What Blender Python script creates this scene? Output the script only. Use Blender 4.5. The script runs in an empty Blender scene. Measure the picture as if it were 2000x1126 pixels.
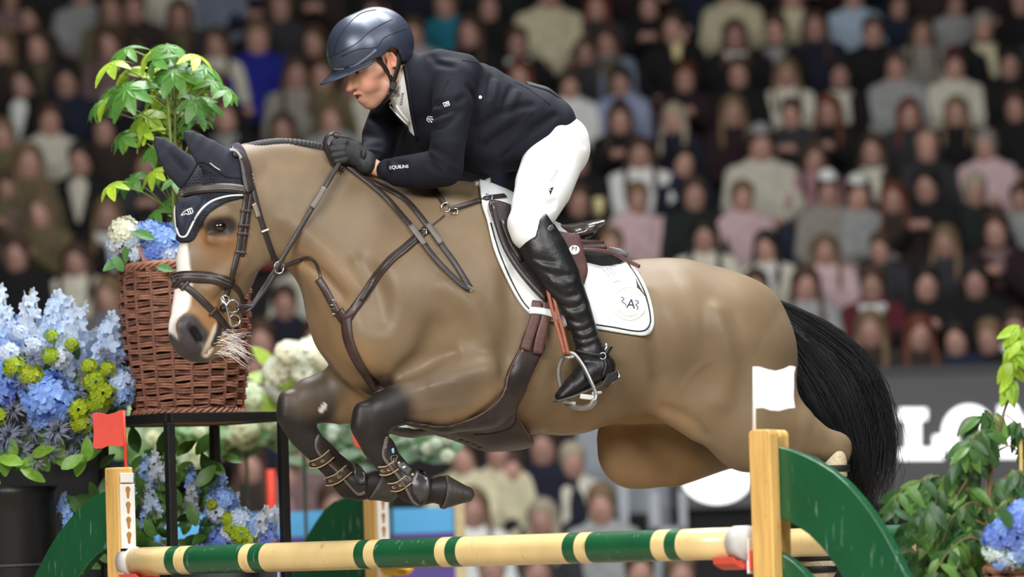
import bpy, bmesh, math, random
import numpy as np
from mathutils import Vector, Matrix
from mathutils.bvhtree import BVHTree

random.seed(7)
rng = np.random.default_rng(7)
SC = bpy.context.scene
COL = SC.collection

# ------------------------------------------------------------------ camera
CAM = Vector((0.0, -16.0, 1.5))
PITCH, ROLL = math.radians(3.2), math.radians(1.8)
FPX = 2000 * 160.0 / 36.0
FWD = Vector((0, math.cos(PITCH), math.sin(PITCH)))
_r0, _u0 = Vector((1, 0, 0)), Vector((0, -math.sin(PITCH), math.cos(PITCH)))
RIGHT = _r0 * math.cos(ROLL) - _u0 * math.sin(ROLL)
UP = _u0 * math.cos(ROLL) + _r0 * math.sin(ROLL)
cam_data = bpy.data.cameras.new('camera')
cam_data.lens, cam_data.sensor_width = 160.0, 36.0
cam_data.clip_start, cam_data.clip_end = 0.5, 300
cam_data.dof.use_dof = True
cam_data.dof.focus_distance = 15.8
cam_data.dof.aperture_fstop = 2.05
cam = bpy.data.objects.new('camera', cam_data)
COL.objects.link(cam)
cam.matrix_world = Matrix(((RIGHT.x, UP.x, -FWD.x, CAM.x), (RIGHT.y, UP.y, -FWD.y, CAM.y), (RIGHT.z, UP.z, -FWD.z, CAM.z), (0, 0, 0, 1)))
SC.camera = cam

# ------------------------------------------------------------------ world, lights, exposure
W = bpy.data.worlds.new('arena_air')
SC.world = W
W.use_nodes = True
W.node_tree.nodes['Background'].inputs[0].default_value = (0.75, 0.85, 1.0, 1)
W.node_tree.nodes['Background'].inputs[1].default_value = 0.03

def area(name, loc, target, size, power, color=(1, 0.97, 0.93), sy=None):
    d = bpy.data.lights.new(name, 'AREA')
    d.shape = 'RECTANGLE'; d.size = size; d.size_y = sy or size
    d.energy = power; d.color = color
    o = bpy.data.objects.new(name, d); COL.objects.link(o)
    o.location = loc
    o.rotation_euler = (Vector(target) - Vector(loc)).to_track_quat('-Z', 'Y').to_euler()
    return o

area('arena_light_front', (-5.0, -13.0, 8.0), (0, 0, 2.0), 6.0, 1350, (1, 0.985, 0.96), 3.0)
area('arena_light_front', (6.0, -12.0, 8.5), (0.3, 0, 2.0), 6.0, 900, (0.98, 0.99, 1.0), 3.0)
area('arena_light_top', (0.5, 0.6, 10.0), (0.2, 0, 2.0), 6.0, 1050, (0.96, 0.98, 1.0), 3.0)
area('arena_light_back', (0.0, 6.0, 10.0), (0, 0, 2.0), 6.0, 330, (0.95, 0.98, 1.0), 3.0)
area('stand_light', (0.0, 9.0, 10.5), (0, 18.5, 3.5), 9.0, 255, (1.0, 0.96, 0.92), 2.0)
SC.view_settings.view_transform = 'Standard'
SC.view_settings.look = 'None'
SC.view_settings.gamma = 1.0
SC.view_settings.use_curve_mapping = False
SC.view_settings.exposure = 0.36

# ------------------------------------------------------------------ pixel geometry
def ray(px, py):
    return FWD + RIGHT * ((px - 1000) / FPX) + UP * ((563 - py) / FPX)

def P(px, py, Y=0.0):
    r = ray(px, py)
    return CAM + r * ((Y - CAM.y) / r.y)

def onplane(px, py, p0, n, lat=0.0):
    r = ray(px, py)
    return CAM + r * (((p0 - CAM).dot(n) + lat) / r.dot(n))

def topx(p):
    q = Vector(p) - CAM
    f = q.dot(FWD)
    return 1000 + FPX * q.dot(RIGHT) / f, 563 - FPX * q.dot(UP) / f

def topx_np(V):
    q = V - np.array(CAM)
    f = q @ np.array(FWD)
    return 1000 + FPX * (q @ np.array(RIGHT)) / f, 563 - FPX * (q @ np.array(UP)) / f

S = 555.0            # pixels per metre at the horse

# ------------------------------------------------------------------ colours and materials
def lin(c):
    def f(u):
        u = u / 255.0
        return u / 12.92 if u <= 0.04045 else ((u + 0.055) / 1.055) ** 2.4
    return tuple(f(x) for x in c[:3]) + (1.0,)

MATS = {}
def mat(name, col, rough=0.6, metal=0.0, var=0.12, vscale=30, bump=0.15, bscale=120, coat=0.0, sheen=0.0,
        sub=0.0, spec=0.5, stretch=None, emit=0.0, objcol=False, attr=None, bdist=0.004, coat_rough=0.15):
    if name in MATS:
        return MATS[name]
    m = bpy.data.materials.new(name); m.use_nodes = True
    nt = m.node_tree; N = nt.nodes; L = nt.links
    b = N['Principled BSDF']
    b.inputs['Roughness'].default_value = rough
    b.inputs['Metallic'].default_value = metal
    b.inputs['Specular IOR Level'].default_value = spec
    b.inputs['Coat Weight'].default_value = coat
    b.inputs['Coat Roughness'].default_value = coat_rough
    b.inputs['Sheen Weight'].default_value = sheen
    b.inputs['Subsurface Weight'].default_value = sub
    b.inputs['Subsurface Scale'].default_value = 0.01
    tc = N.new('ShaderNodeTexCoord'); src = tc.outputs['Object']
    if stretch:
        mp = N.new('ShaderNodeMapping'); mp.inputs['Scale'].default_value = stretch
        L.new(src, mp.inputs['Vector']); src = mp.outputs['Vector']
    if objcol:
        oi = N.new('ShaderNodeObjectInfo'); csrc = oi.outputs['Color']
    elif attr:
        at = N.new('ShaderNodeAttribute'); at.attribute_name = attr; csrc = at.outputs['Color']
    else:
        rgb = N.new('ShaderNodeRGB'); rgb.outputs[0].default_value = lin(col); csrc = rgb.outputs[0]
    if var:
        nz = N.new('ShaderNodeTexNoise'); nz.inputs['Scale'].default_value = vscale; nz.inputs['Detail'].default_value = 4
        L.new(src, nz.inputs['Vector'])
        mr = N.new('ShaderNodeMapRange'); mr.inputs['From Min'].default_value = 0.25; mr.inputs['From Max'].default_value = 0.75
        mr.inputs['To Min'].default_value = 1 - var; mr.inputs['To Max'].default_value = 1 + var
        L.new(nz.outputs['Fac'], mr.inputs['Value'])
        mx = N.new('ShaderNodeMix'); mx.data_type = 'RGBA'; mx.blend_type = 'MULTIPLY'
        mx.inputs['Factor'].default_value = 1.0
        L.new(csrc, mx.inputs['A']); L.new(mr.outputs['Result'], mx.inputs['B'])
        csrc = mx.outputs['Result']
    L.new(csrc, b.inputs['Base Color'])
    if emit:
        L.new(csrc, b.inputs['Emission Color']); b.inputs['Emission Strength'].default_value = emit
    if bump:
        n2 = N.new('ShaderNodeTexNoise'); n2.inputs['Scale'].default_value = bscale; n2.inputs['Detail'].default_value = 3
        L.new(src, n2.inputs['Vector'])
        bp = N.new('ShaderNodeBump'); bp.inputs['Strength'].default_value = bump; bp.inputs['Distance'].default_value = bdist
        L.new(n2.outputs['Fac'], bp.inputs['Height']); L.new(bp.outputs['Normal'], b.inputs['Normal'])
    MATS[name] = m
    return m

# ------------------------------------------------------------------ objects
def link(name, me, m=None, parent=None, smooth=True):
    o = bpy.data.objects.new(name, me); COL.objects.link(o)
    if m is not None and len(me.materials) == 0:
        for x in (m if isinstance(m, (list, tuple)) else [m]):
            me.materials.append(x)
    if smooth and len(me.polygons):
        me.polygons.foreach_set('use_smooth', np.ones(len(me.polygons), bool))
    if parent is not None:
        o.parent = parent
        o.matrix_parent_inverse = parent.matrix_basis.inverted()
    return o

def empty(name, loc=(0, 0, 0), rz=0.0):
    o = bpy.data.objects.new(name, None); COL.objects.link(o)
    o.location = loc; o.rotation_euler = (0, 0, rz); o.empty_display_size = 0.1
    return o

def tag(o, label=None, cat=None, group=None, kind=None):
    if label: o['label'] = label
    if cat: o['category'] = cat
    if group: o['group'] = group
    if kind: o['kind'] = kind
    return o

def mesh_np(name, V, F):
    me = bpy.data.meshes.new(name)
    V = np.asarray(V, np.float32); F = np.asarray(F, np.int32)
    n, k = F.shape
    me.vertices.add(len(V)); me.vertices.foreach_set('co', V.ravel())
    me.loops.add(n * k); me.loops.foreach_set('vertex_index', F.ravel())
    me.polygons.add(n)
    me.polygons.foreach_set('loop_start', np.arange(0, n * k, k, dtype=np.int32))
    me.update(calc_edges=True); me.validate()
    return me

class MB:
    """Collects simple shapes and links them as one mesh object."""
    def __init__(s):
        s.v, s.f = [], []
    def add(s, V, F):
        o = len(s.v)
        s.v += [tuple(x) for x in V]; s.f += [tuple(i + o for i in f) for f in F]
        return s
    def box(s, c, size, M=None):
        x, y, z = [d / 2 for d in size]
        V = [Vector((a * x, b * y, d * z)) for d in (-1, 1) for b in (-1, 1) for a in (-1, 1)]
        V = [(M @ v if M else v) + Vector(c) for v in V]
        return s.add(V, [(0, 2, 3, 1), (4, 5, 7, 6), (0, 1, 5, 4), (2, 6, 7, 3), (0, 4, 6, 2), (1, 3, 7, 5)])
    def tube(s, pts, r, n=8, cap=True, ry=None, up=None):
        pts = [Vector(p) for p in pts]
        m = len(pts); rs = r if isinstance(r, (list, tuple)) else [r] * m
        V = []; F = []
        prev = None
        for i, p in enumerate(pts):
            t = (pts[min(i + 1, m - 1)] - pts[max(i - 1, 0)]).normalized()
            if prev is None:
                a = Vector(up) if up is not None else (Vector((0, 0, 1)) if abs(t.z) < 0.9 else Vector((1, 0, 0)))
                a = (a - t * a.dot(t)).normalized()
            else:
                a = (prev - t * prev.dot(t)).normalized()
            prev = a
            b = t.cross(a)
            k = ry if ry is not None else 1.0
            for j in range(n):
                an = 2 * math.pi * j / n
                V.append(p + a * (math.cos(an) * rs[i]) + b * (math.sin(an) * rs[i] * k))
        for i in range(m - 1):
            for j in range(n):
                j2 = (j + 1) % n
                F.append((i * n + j, i * n + j2, (i + 1) * n + j2, (i + 1) * n + j))
        if cap:
            F.append(tuple(range(n - 1, -1, -1))); F.append(tuple((m - 1) * n + j for j in range(n)))
        return s.add(V, F)
    def prism(s, poly, depth, to3d, bevel=0.0):
        """poly: 2-D outline; to3d(u, v, w) maps it to space; a thick plate from w=0 to w=depth."""
        n = len(poly)
        V = [to3d(u, v, 0) for u, v in poly] + [to3d(u, v, depth) for u, v in poly]
        F = [tuple(range(n - 1, -1, -1)), tuple(range(n, 2 * n))]
        F += [(i, (i + 1) % n, n + (i + 1) % n, n + i) for i in range(n)]
        return s.add(V, F)
    def ball(s, c, r, seg=12, rings=8, sc=(1, 1, 1), M=None):
        V = []; F = []
        for i in range(rings + 1):
            th = math.pi * i / rings
            for j in range(seg):
                ph = 2 * math.pi * j / seg
                v = Vector((r * sc[0] * math.sin(th) * math.cos(ph), r * sc[1] * math.sin(th) * math.sin(ph), r * sc[2] * math.cos(th)))
                V.append((M @ v if M else v) + Vector(c))
        for i in range(rings):
            for j in range(seg):
                j2 = (j + 1) % seg
                F.append((i * seg + j, (i + 1) * seg + j, (i + 1) * seg + j2, i * seg + j2))
        return s.add(V, F)
    def lathe(s, prof, c=(0, 0, 0), n=24, M=None):
        V = []; F = []
        for r, z in prof:
            for j in range(n):
                a = 2 * math.pi * j / n
                v = Vector((r * math.cos(a), r * math.sin(a), z))
                V.append((M @ v if M else v) + Vector(c))
        for i in range(len(prof) - 1):
            for j in range(n):
                j2 = (j + 1) % n
                F.append((i * n + j, i * n + j2, (i + 1) * n + j2, (i + 1) * n + j))
        return s.add(V, F)
    def mesh(s, name):
        me = bpy.data.meshes.new(name); me.from_pydata([tuple(v) for v in s.v], [], s.f)
        me.update()
        bm = bmesh.new(); bm.from_mesh(me)
        bmesh.ops.remove_doubles(bm, verts=bm.verts, dist=1e-6)
        bmesh.ops.recalc_face_normals(bm, faces=bm.faces)
        bm.to_mesh(me); bm.free()
        return me
    def build(s, name, m, parent=None, smooth=False, bevel=0.0, autosmooth=None):
        me = s.mesh(name)
        o = link(name, me, m, parent, smooth)
        if bevel:
            bv = o.modifiers.new('bevel', 'BEVEL'); bv.width = bevel; bv.segments = 2; bv.limit_method = 'ANGLE'
        return o

def catmull(pts, per=8, closed=False):
    pts = [np.array(p, float) for p in pts]
    n = len(pts); out = []
    rngi = range(n) if closed else range(n - 1)
    for i in rngi:
        if closed:
            p0, p1, p2, p3 = pts[i - 1], pts[i], pts[(i + 1) % n], pts[(i + 2) % n]
        else:
            p0, p1, p2, p3 = pts[max(i - 1, 0)], pts[i], pts[i + 1], pts[min(i + 2, n - 1)]
        for j in range(per):
            t = j / per
            out.append(0.5 * ((2 * p1) + (-p0 + p2) * t + (2 * p0 - 5 * p1 + 4 * p2 - p3) * t * t + (-p0 + 3 * p1 - 3 * p2 + p3) * t ** 3))
    if not closed:
        out.append(pts[-1])
    return out

# ------------------------------------------------------------------ signed distance modelling (smooth unions, then one continuous skin)
class SDF:
    def __init__(s, lo, hi, h):
        s.lo = np.array(lo, float); s.h = h
        s.n = np.ceil((np.array(hi, float) - s.lo) / h).astype(int) + 1
        s.v = np.full(tuple(s.n), 1.0, np.float32)
    def slab(s, a, b):
        i0 = np.clip(np.floor((a - s.lo) / s.h).astype(int), 0, s.n)
        i1 = np.clip(np.ceil((b - s.lo) / s.h).astype(int) + 1, 0, s.n)
        if np.any(i1 <= i0):
            return None
        ax = [(s.lo[k] + s.h * np.arange(i0[k], i1[k])).astype(np.float32) for k in range(3)]
        g = (ax[0][:, None, None], ax[1][None, :, None], ax[2][None, None, :])
        return tuple(slice(i0[k], i1[k]) for k in range(3)), g
    @staticmethod
    def seg(g, a, b, r0, r1, d0, d1, n):
        ab = b - a; L2 = float(ab @ ab) + 1e-12
        px, py, pz = g[0] - np.float32(a[0]), g[1] - np.float32(a[1]), g[2] - np.float32(a[2])
        t = np.clip((px * np.float32(ab[0]) + py * np.float32(ab[1]) + pz * np.float32(ab[2])) / np.float32(L2), 0, 1)
        qx, qy, qz = px - t * np.float32(ab[0]), py - t * np.float32(ab[1]), pz - t * np.float32(ab[2])
        r = r0 + (r1 - r0) * t
        q2 = qx * qx + qy * qy + qz * qz
        if n is None:
            return np.sqrt(q2) - r
        rd = d0 + (d1 - d0) * t
        qa = qx * np.float32(n[0]) + qy * np.float32(n[1]) + qz * np.float32(n[2])
        qa2 = qa * qa
        return (np.sqrt(np.maximum(q2 - qa2, 0) / (r * r) + qa2 / (rd * rd)) - 1) * np.minimum(r, rd)
    def chain(s, nodes, k=0.02, axis=None, op='u', inflate=0.0):
        """nodes: (point, radius[, lateral radius]); joined to the field by a smooth union (or cut out of it)."""
        N = [(np.array(q[0], float), q[1] + inflate, (q[2] if len(q) > 2 else q[1]) + inflate) for q in nodes]
        n = None if axis is None else np.array(axis, float)
        rm = max(max(q[1], q[2]) for q in N) + k + 3 * s.h
        a = np.min([q[0] for q in N], 0) - rm; b = np.max([q[0] for q in N], 0) + rm
        sl = s.slab(a, b)
        if sl is None:
            return
        sl, g = sl
        d = None
        if len(N) == 1:
            N = N * 2
        for (p0, r0, d0), (p1, r1, d1) in zip(N[:-1], N[1:]):
            e = s.seg(g, p0, p1, r0, r1, d0, d1, n)
            d = e if d is None else np.minimum(d, e)
        s.put(sl, d, k, op)
    def put(s, sl, d, k, op='u'):
        cur = s.v[sl]
        if op == 'u':
            h = np.maximum(k - np.abs(cur - d), 0) / max(k, 1e-9)
            s.v[sl] = np.minimum(cur, d) - h * h * k * 0.25
        elif op == 's':
            d = -d
            h = np.maximum(k - np.abs(cur - d), 0) / max(k, 1e-9)
            s.v[sl] = np.maximum(cur, d) + h * h * k * 0.25
    def copy(s):
        o = object.__new__(SDF); o.lo, o.h, o.n, o.v = s.lo.copy(), s.h, s.n.copy(), s.v.copy()
        return o
    def crop(s, a, b, up=1):
        """A sub-block of the field, resampled finer by up (1 or 2)."""
        i0 = np.clip(np.floor((np.array(a) - s.lo) / s.h).astype(int), 0, s.n - 2)
        i1 = np.clip(np.ceil((np.array(b) - s.lo) / s.h).astype(int) + 1, i0 + 2, s.n)
        o = object.__new__(SDF); o.lo = s.lo + i0 * s.h; o.h = s.h / up
        v = s.v[tuple(slice(i0[k], i1[k]) for k in range(3))]
        if up == 2:
            for ax in range(3):
                v = np.moveaxis(v, ax, 0)
                w = np.empty((2 * v.shape[0] - 1,) + v.shape[1:], np.float32)
                w[0::2] = v; w[1::2] = 0.5 * (v[1:] + v[:-1])
                v = np.moveaxis(w, 0, ax)
        o.v = np.ascontiguousarray(v); o.n = np.array(o.v.shape)
        return o
    def grid(s):
        ax = [(s.lo[k] + s.h * np.arange(s.n[k])).astype(np.float32) for k in range(3)]
        return ax[0][:, None, None], ax[1][None, :, None], ax[2][None, None, :]
    def skin(s, iso=0.0, relax=1):
        """Naive surface nets."""
        v = s.v - np.float32(iso)
        ins = v < 0
        nx, ny, nz = v.shape
        cnt = np.zeros((nx - 1, ny - 1, nz - 1), np.int8)
        for i in (0, 1):
            for j in (0, 1):
                for k in (0, 1):
                    cnt += ins[i:nx - 1 + i, j:ny - 1 + j, k:nz - 1 + k]
        act = (cnt > 0) & (cnt < 8)
        ci, cj, ck = np.nonzero(act)
        idx = np.full(act.shape, -1, np.int32); idx[ci, cj, ck] = np.arange(len(ci))
        base = np.stack([ci, cj, ck], 1)
        corners = np.array([(i, j, k) for i in (0, 1) for j in (0, 1) for k in (0, 1)])
        cv = np.stack([v[ci + c[0], cj + c[1], ck + c[2]] for c in corners], 1)
        acc = np.zeros((len(ci), 3)); num = np.zeros(len(ci))
        for a in range(8):
            for b in range(a + 1, 8):
                if np.abs(corners[a] - corners[b]).sum() != 1:
                    continue
                va, vb = cv[:, a], cv[:, b]
                m = (va < 0) != (vb < 0)
                t = np.where(m, va / np.where(m, va - vb, 1), 0)
                acc += np.where(m[:, None], corners[a] + t[:, None] * (corners[b] - corners[a]), 0)
                num += m
        V = s.lo + s.h * (base + acc / num[:, None])
        Q = []
        for ax in range(3):
            o1, o2 = (ax + 1) % 3, (ax + 2) % 3
            A = np.moveaxis(ins, (ax, o1, o2), (0, 1, 2))
            I = np.moveaxis(idx, (ax, o1, o2), (0, 1, 2))
            a, b = A[:-1, 1:-1, 1:-1], A[1:, 1:-1, 1:-1]
            for m, flip in ((a & ~b, False), (~a & b, True)):
                x, y, z = np.nonzero(m)
                y = y + 1; z = z + 1
                q = np.stack([I[x, y - 1, z - 1], I[x, y, z - 1], I[x, y, z], I[x, y - 1, z]], 1)
                Q.append(q[:, ::-1] if flip else q)
        F = np.concatenate(Q)
        F = F[(F >= 0).all(1)]
        for _ in range(relax):
            V = relax_np(V, F, 0.5)
        return V, F

def relax_np(V, F, w=0.5, mask=None):
    E = np.concatenate([F[:, [0, 1]], F[:, [1, 2]], F[:, [2, 3]], F[:, [3, 0]]])
    a = np.zeros_like(V); c = np.bincount(E[:, 0], minlength=len(V)).astype(float)
    for k in range(3):
        a[:, k] = np.bincount(E[:, 0], weights=V[E[:, 1], k], minlength=len(V))
    ok = c > 0
    out = V.copy()
    ww = w if mask is None else (w * mask)[ok][:, None]
    out[ok] = V[ok] * (1 - ww) + ww * (a[ok] / c[ok][:, None])
    return out

def poly_sdf(px, py, poly):
    """Signed distance to a closed 2-D polygon (negative inside), px/py arrays."""
    poly = np.array(poly, float); n = len(poly)
    d = np.full(px.shape, 1e9); ins = np.zeros(px.shape, bool)
    for i in range(n):
        x0, y0 = poly[i]; x1, y1 = poly[(i + 1) % n]
        ex, ey = x1 - x0, y1 - y0
        wx, wy = px - x0, py - y0
        t = np.clip((wx * ex + wy * ey) / (ex * ex + ey * ey + 1e-12), 0, 1)
        d = np.minimum(d, (wx - ex * t) ** 2 + (wy - ey * t) ** 2)
        c = ((y0 <= py) != (y1 <= py)) & (px < ex * (py - y0) / (ey if abs(ey) > 1e-12 else 1e-12) + x0)
        ins ^= c
    d = np.sqrt(d)
    return np.where(ins, -d, d)

def bvh_of(V, F):
    return BVHTree.FromPolygons([tuple(v) for v in V], [tuple(f) for f in F.tolist()])

def hit(bvh, px, py):
    r = ray(px, py).normalized()
    loc, nor, i, d = bvh.ray_cast(CAM, r)
    if loc is None:
        return None, None
    if nor.dot(r) > 0:
        nor = -nor
    return loc, nor

def set_colors(me, C, name='coat'):
    at = me.color_attributes.new(name, 'FLOAT_COLOR', 'POINT')
    C4 = np.ones((len(C), 4), np.float32); C4[:, :3] = C
    at.data.foreach_set('color', C4.ravel())

def ribbon(pts, nrm, w, t, closed=False, taper=None):
    """A strap: a flat band of width w and thickness t along pts, its face turned to the normals."""
    mb = MB(); n = len(pts); V = []; F = []
    prof = [(-.5, 0.15), (-.46, 1), (-.15, 1.12), (.15, 1.12), (.46, 1), (.5, .15), (.46, -.3), (-.46, -.3)]
    k = len(prof)
    for i in range(n):
        if closed:
            T = Vector(pts[(i + 1) % n]) - Vector(pts[i - 1])
        else:
            T = Vector(pts[min(i + 1, n - 1)]) - Vector(pts[max(i - 1, 0)])
        T.normalize(); N = Vector(nrm[i]); B = T.cross(N)
        if B.length < 1e-6: B = T.orthogonal()
        B.normalize(); N = B.cross(T).normalized()
        ww = w if taper is None else w * taper[i]
        for a, b in prof:
            V.append(Vector(pts[i]) + B * (a * ww) + N * (b * t))
    for i in range(n if closed else n - 1):
        i2 = (i + 1) % n
        for j in range(k):
            j2 = (j + 1) % k
            F.append((i * k + j, i * k + j2, i2 * k + j2, i2 * k + j))
    if not closed:
        F.append(tuple(range(k))); F.append(tuple((n - 1) * k + j for j in range(k - 1, -1, -1)))
    return mb.add(V, F)

def smooth_seq(A, it=2):
    A = np.array(A, float)
    for _ in range(it):
        B = A.copy(); B[1:-1] = (A[:-2] + 2 * A[1:-1] + A[2:]) / 4; A = B
    return A

def project(bvh, pxs, per=6, off=0.0, it=2, fallback=None):
    """Pixels of the photograph laid onto a surface; misses take the depth of their neighbours."""
    pp = catmull(pxs, per)
    Pn, Nn, ok = [], [], []
    for q in pp:
        l, n = hit(bvh, q[0], q[1])
        ok.append(l is not None); Pn.append(l); Nn.append(n)
    good = [i for i, o in enumerate(ok) if o]
    for i in range(len(pp)):
        if not ok[i]:
            if good:
                j = min(good, key=lambda g: abs(g - i)); Y = Pn[j].y; nn = Nn[j]
            else:
                Y = fallback or 0.0; nn = Vector((0, -1, 0))
            Pn[i] = P(pp[i][0], pp[i][1], Y); Nn[i] = nn
    A = smooth_seq([tuple(p) for p in Pn], it); B = smooth_seq([tuple(n) for n in Nn], it + 4)
    return [Vector(a) + Vector(b).normalized() * off for a, b in zip(A, B)], [Vector(b).normalized() for b in B]

def strap(name, m, parent, bvh, pxs, w, t=0.003, off=0.001, per=6, it=2):
    p, n = project(bvh, pxs, per, off, it)
    return ribbon(p, n, w, t).build(name, m, parent, smooth=True)

# folds: raised and sunk strokes on the sleeves and back
def folds(fld, strokes, r, k=.012, op='u', dep=.0):
    V, F = fld.skin(relax=1); bv = bvh_of(V, F)
    for pl in strokes:
        p, n = project(bv, pl, 4, dep, 1)
        m = len(p)
        fld.chain([(a, (r * (.35 + .65 * math.sin(math.pi * (i + .5) / m)))) for i, a in enumerate(p)], k, None, op)
# ================================================================== SETTING
def slab(name, x0, x1, y0, y1, z0, z1, m, label=None, cat=None, kind='structure', parent=None):
    mb = MB(); mb.box(((x0 + x1) / 2, (y0 + y1) / 2, (z0 + z1) / 2), (x1 - x0, y1 - y0, z1 - z0))
    o = mb.build(name, m, parent); 
    if kind: o['kind'] = kind
    return o
M_SAND = mat('arena_sand', (150, 138, 120), rough=.95, var=.2, vscale=3, bump=.8, bscale=18, bdist=.02)
M_CONC = mat('dark_concrete', (34, 32, 34), rough=.9, var=.2, vscale=4)
M_BLK = mat('black_panel', (20, 20, 24), rough=.8, var=.1, vscale=4)
M_GREYW = mat('grey_panel', (150, 156, 164), rough=.7, var=.08, vscale=3)
M_FRAME = mat('grey_frame', (176, 182, 190), rough=.5, var=.05)
slab('floor', -30, 30, -22, 40, -.3, 0, M_SAND)
ROW_Y0, ROW_D, ROW_R = 15.0, .85, .39
def row_floor(k): return 1.64 + ROW_R * k
def row_y(k): return ROW_Y0 + ROW_D * k
XCUT = P(1290, 800, 13.8).x
for k in range(-4, 10):
    x1 = 12.0 if k >= 0 else XCUT - .1
    slab('trim_%d' % (k + 5), -12.0, x1, row_y(k) - .60, row_y(k) + (.25 if k < 9 else 1.2), 0, row_floor(k), M_CONC)            # one tier of the stand
    slab('trim_%d' % (k + 30), -12.0, x1, row_y(k) - .12, row_y(k) + .25, row_floor(k), row_floor(k) + .42, M_CONC)             # its bench ledge
slab('wall_back', -16, 16, row_y(9) + 1.2, row_y(9) + 1.5, 0, 13, M_BLK)
slab('wall_left', -16.3, -16, -20, 28, 0, 13, M_BLK)
slab('wall_right', 16, 16.3, -20, 28, 0, 13, M_BLK)
slab('ceiling', -17, 17, -22, 28, 13, 13.3, M_BLK)
# LED board over the arena wall
LY = 13.7
lt, lb = P(1700, 733, LY), P(1700, 981, LY)
lx0, lx1 = P(1318, 900, LY).x, P(2100, 900, LY).x + 3
led = empty('video_board', ((lx0 + lx1) / 2, LY, lb.z)); tag(led, 'dark grey video board with glowing white letters above the arena wall', 'video board')
slab('board_panel', lx0, lx1, LY, LY + .12, lb.z, lt.z, mat('led_dark', (62, 61, 62), rough=.6, var=.04, vscale=2, bump=0, emit=.42), kind=None, parent=led)
slab('board_top_rail', lx0, lx1, LY - .02, LY + .16, lt.z, lt.z + .05, mat('rail_dark', (52, 52, 56), rough=.6), kind=None, parent=led)
M_GLOW = mat('led_white', (250, 250, 255), rough=.6, var=0, bump=0, emit=1.3)
def glyph(name, polys, holes=()):
    """Outline in photograph pixels, as a raised lit letter on the board."""
    bm = bmesh.new()
    for pl in polys:
        vs = [bm.verts.new(P(x, y, LY - .012)) for x, y in pl]; bm.faces.new(vs)
    bmesh.ops.triangulate(bm, faces=bm.faces[:])
    me = bpy.data.meshes.new(name); bm.to_mesh(me); bm.free()
    o = link(name, me, M_GLOW, led, False)
    sd = o.modifiers.new('thickness', 'SOLIDIFY'); sd.thickness = .01
    return o
glyph('letter', [[(1770, 798), (1797, 798), (1797, 896), (1770, 896)], [(1757, 798), (1770, 798), (1770, 819), (1757, 819)], [(1797, 798), (1810, 798), (1810, 819), (1797, 819)], [(1757, 877), (1770, 877), (1770, 896), (1757, 896)], [(1797, 875), (1842, 875), (1842, 896), (1797, 896)], [(1823, 850), (1842, 850), (1842, 875), (1823, 875)]])
def ring(cx, cy, ax, ay, bx, by, dx=0, n=28):
    out = []
    for i in range(n):
        a, b = 2 * math.pi * i / n, 2 * math.pi * (i + 1) / n
        out.append([(cx + ax * math.cos(a), cy + ay * math.sin(a)), (cx + ax * math.cos(b), cy + ay * math.sin(b)), (cx + bx * math.cos(b), cy + by * math.sin(b)), (cx + bx * math.cos(a), cy + by * math.sin(a))])
    return out
glyph('letter', ring(1892, 844, 51, 53, 24, 34))
glyph('letter', [[(1961, 792), (1983, 792), (1983, 893), (1961, 893)], [(1950, 792), (1961, 792), (1961, 811), (1950, 811)], [(1950, 874), (1961, 874), (1961, 893), (1950, 893)], [(1983, 874), (1996, 874), (1996, 893), (1983, 893)], [(2022, 790), (2046, 790), (2046, 892), (2022, 892)], [(2009, 790), (2022, 790), (2022, 809), (2009, 809)], [(2046, 790), (2058, 790), (2058, 809), (2046, 809)], [(1962, 792), (1983, 792), (2045, 892), (2023, 892)]])
glyph('board_emblem', [[(1400 + 68 * math.cos(a) , 930 + 52 * math.sin(a) * (1.0 if math.sin(a) > 0 else .6)) for a in np.linspace(0, 2 * math.pi, 33)[:-1]]])
slab('wall_front', lx0, lx1, LY + .1, LY + .3, 0, lb.z - .01, M_BLK)
# grey wall and frame beside the board
q0, q1 = P(1128, 900, LY + .5).x, lx0 - .02
slab('wall_side', q0, q1, LY + .45, LY + .6, 0, P(1230, 800, LY).z, M_GREYW)
for i, (xa, ya, yb, w) in enumerate([(1205, 840, 1140, 16), (1268, 960, 1140, 18), (1325, 958, 1030, 14)]):
    p = P(xa, ya, LY); z0 = P(xa, yb, LY).z
    slab('trim_%d' % (60 + i), p.x, p.x + w * 29.7 / 8889, LY - .05, LY + .05, 0.0, p.z, M_FRAME)
p = P(1268, 1030, LY); slab('trim_70', p.x, P(1337, 1030, LY).x, LY - .05, LY + .05, p.z - .06, p.z, M_FRAME)
# sky-blue and purple fence boards on the far side of the arena
BY = 7.0
b0, b1 = P(300, 1000, BY).x, P(888, 1000, BY).x
zt, zm = P(760, 993, BY).z, P(760, 1042, BY).z
fb_ = empty('arena_barrier', ((b0 + b1) / 2, BY, 0)); tag(fb_, 'low sky-blue and purple barrier board beyond the front rail', 'barrier')
nb = 3
for i in range(nb):
    xa, xb = b0 + (b1 - b0) * i / nb, b0 + (b1 - b0) * (i + 1) / nb
    slab('upper_panel', xa + .004, xb - .004, BY, BY + .05, zm, zt, mat('sky_panel', (92, 176, 228), rough=.5, var=.03, vscale=3), kind=None, parent=fb_)
    slab('lower_panel', xa + .004, xb - .004, BY - .002, BY + .052, .1, zm, mat('purple_panel', (92, 70, 140), rough=.5, var=.05, vscale=3), kind=None, parent=fb_)
    slab('foot', (xa + xb) / 2 - .15, (xa + xb) / 2 + .15, BY - .1, BY + .15, 0, .1, M_BLK, kind=None, parent=fb_)
slab('end_post', b1 + .0, b1 + .05, BY - .03, BY + .08, 0, zt + .12, mat('pale_wood', (206, 186, 140), rough=.6), kind=None, parent=fb_)
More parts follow.
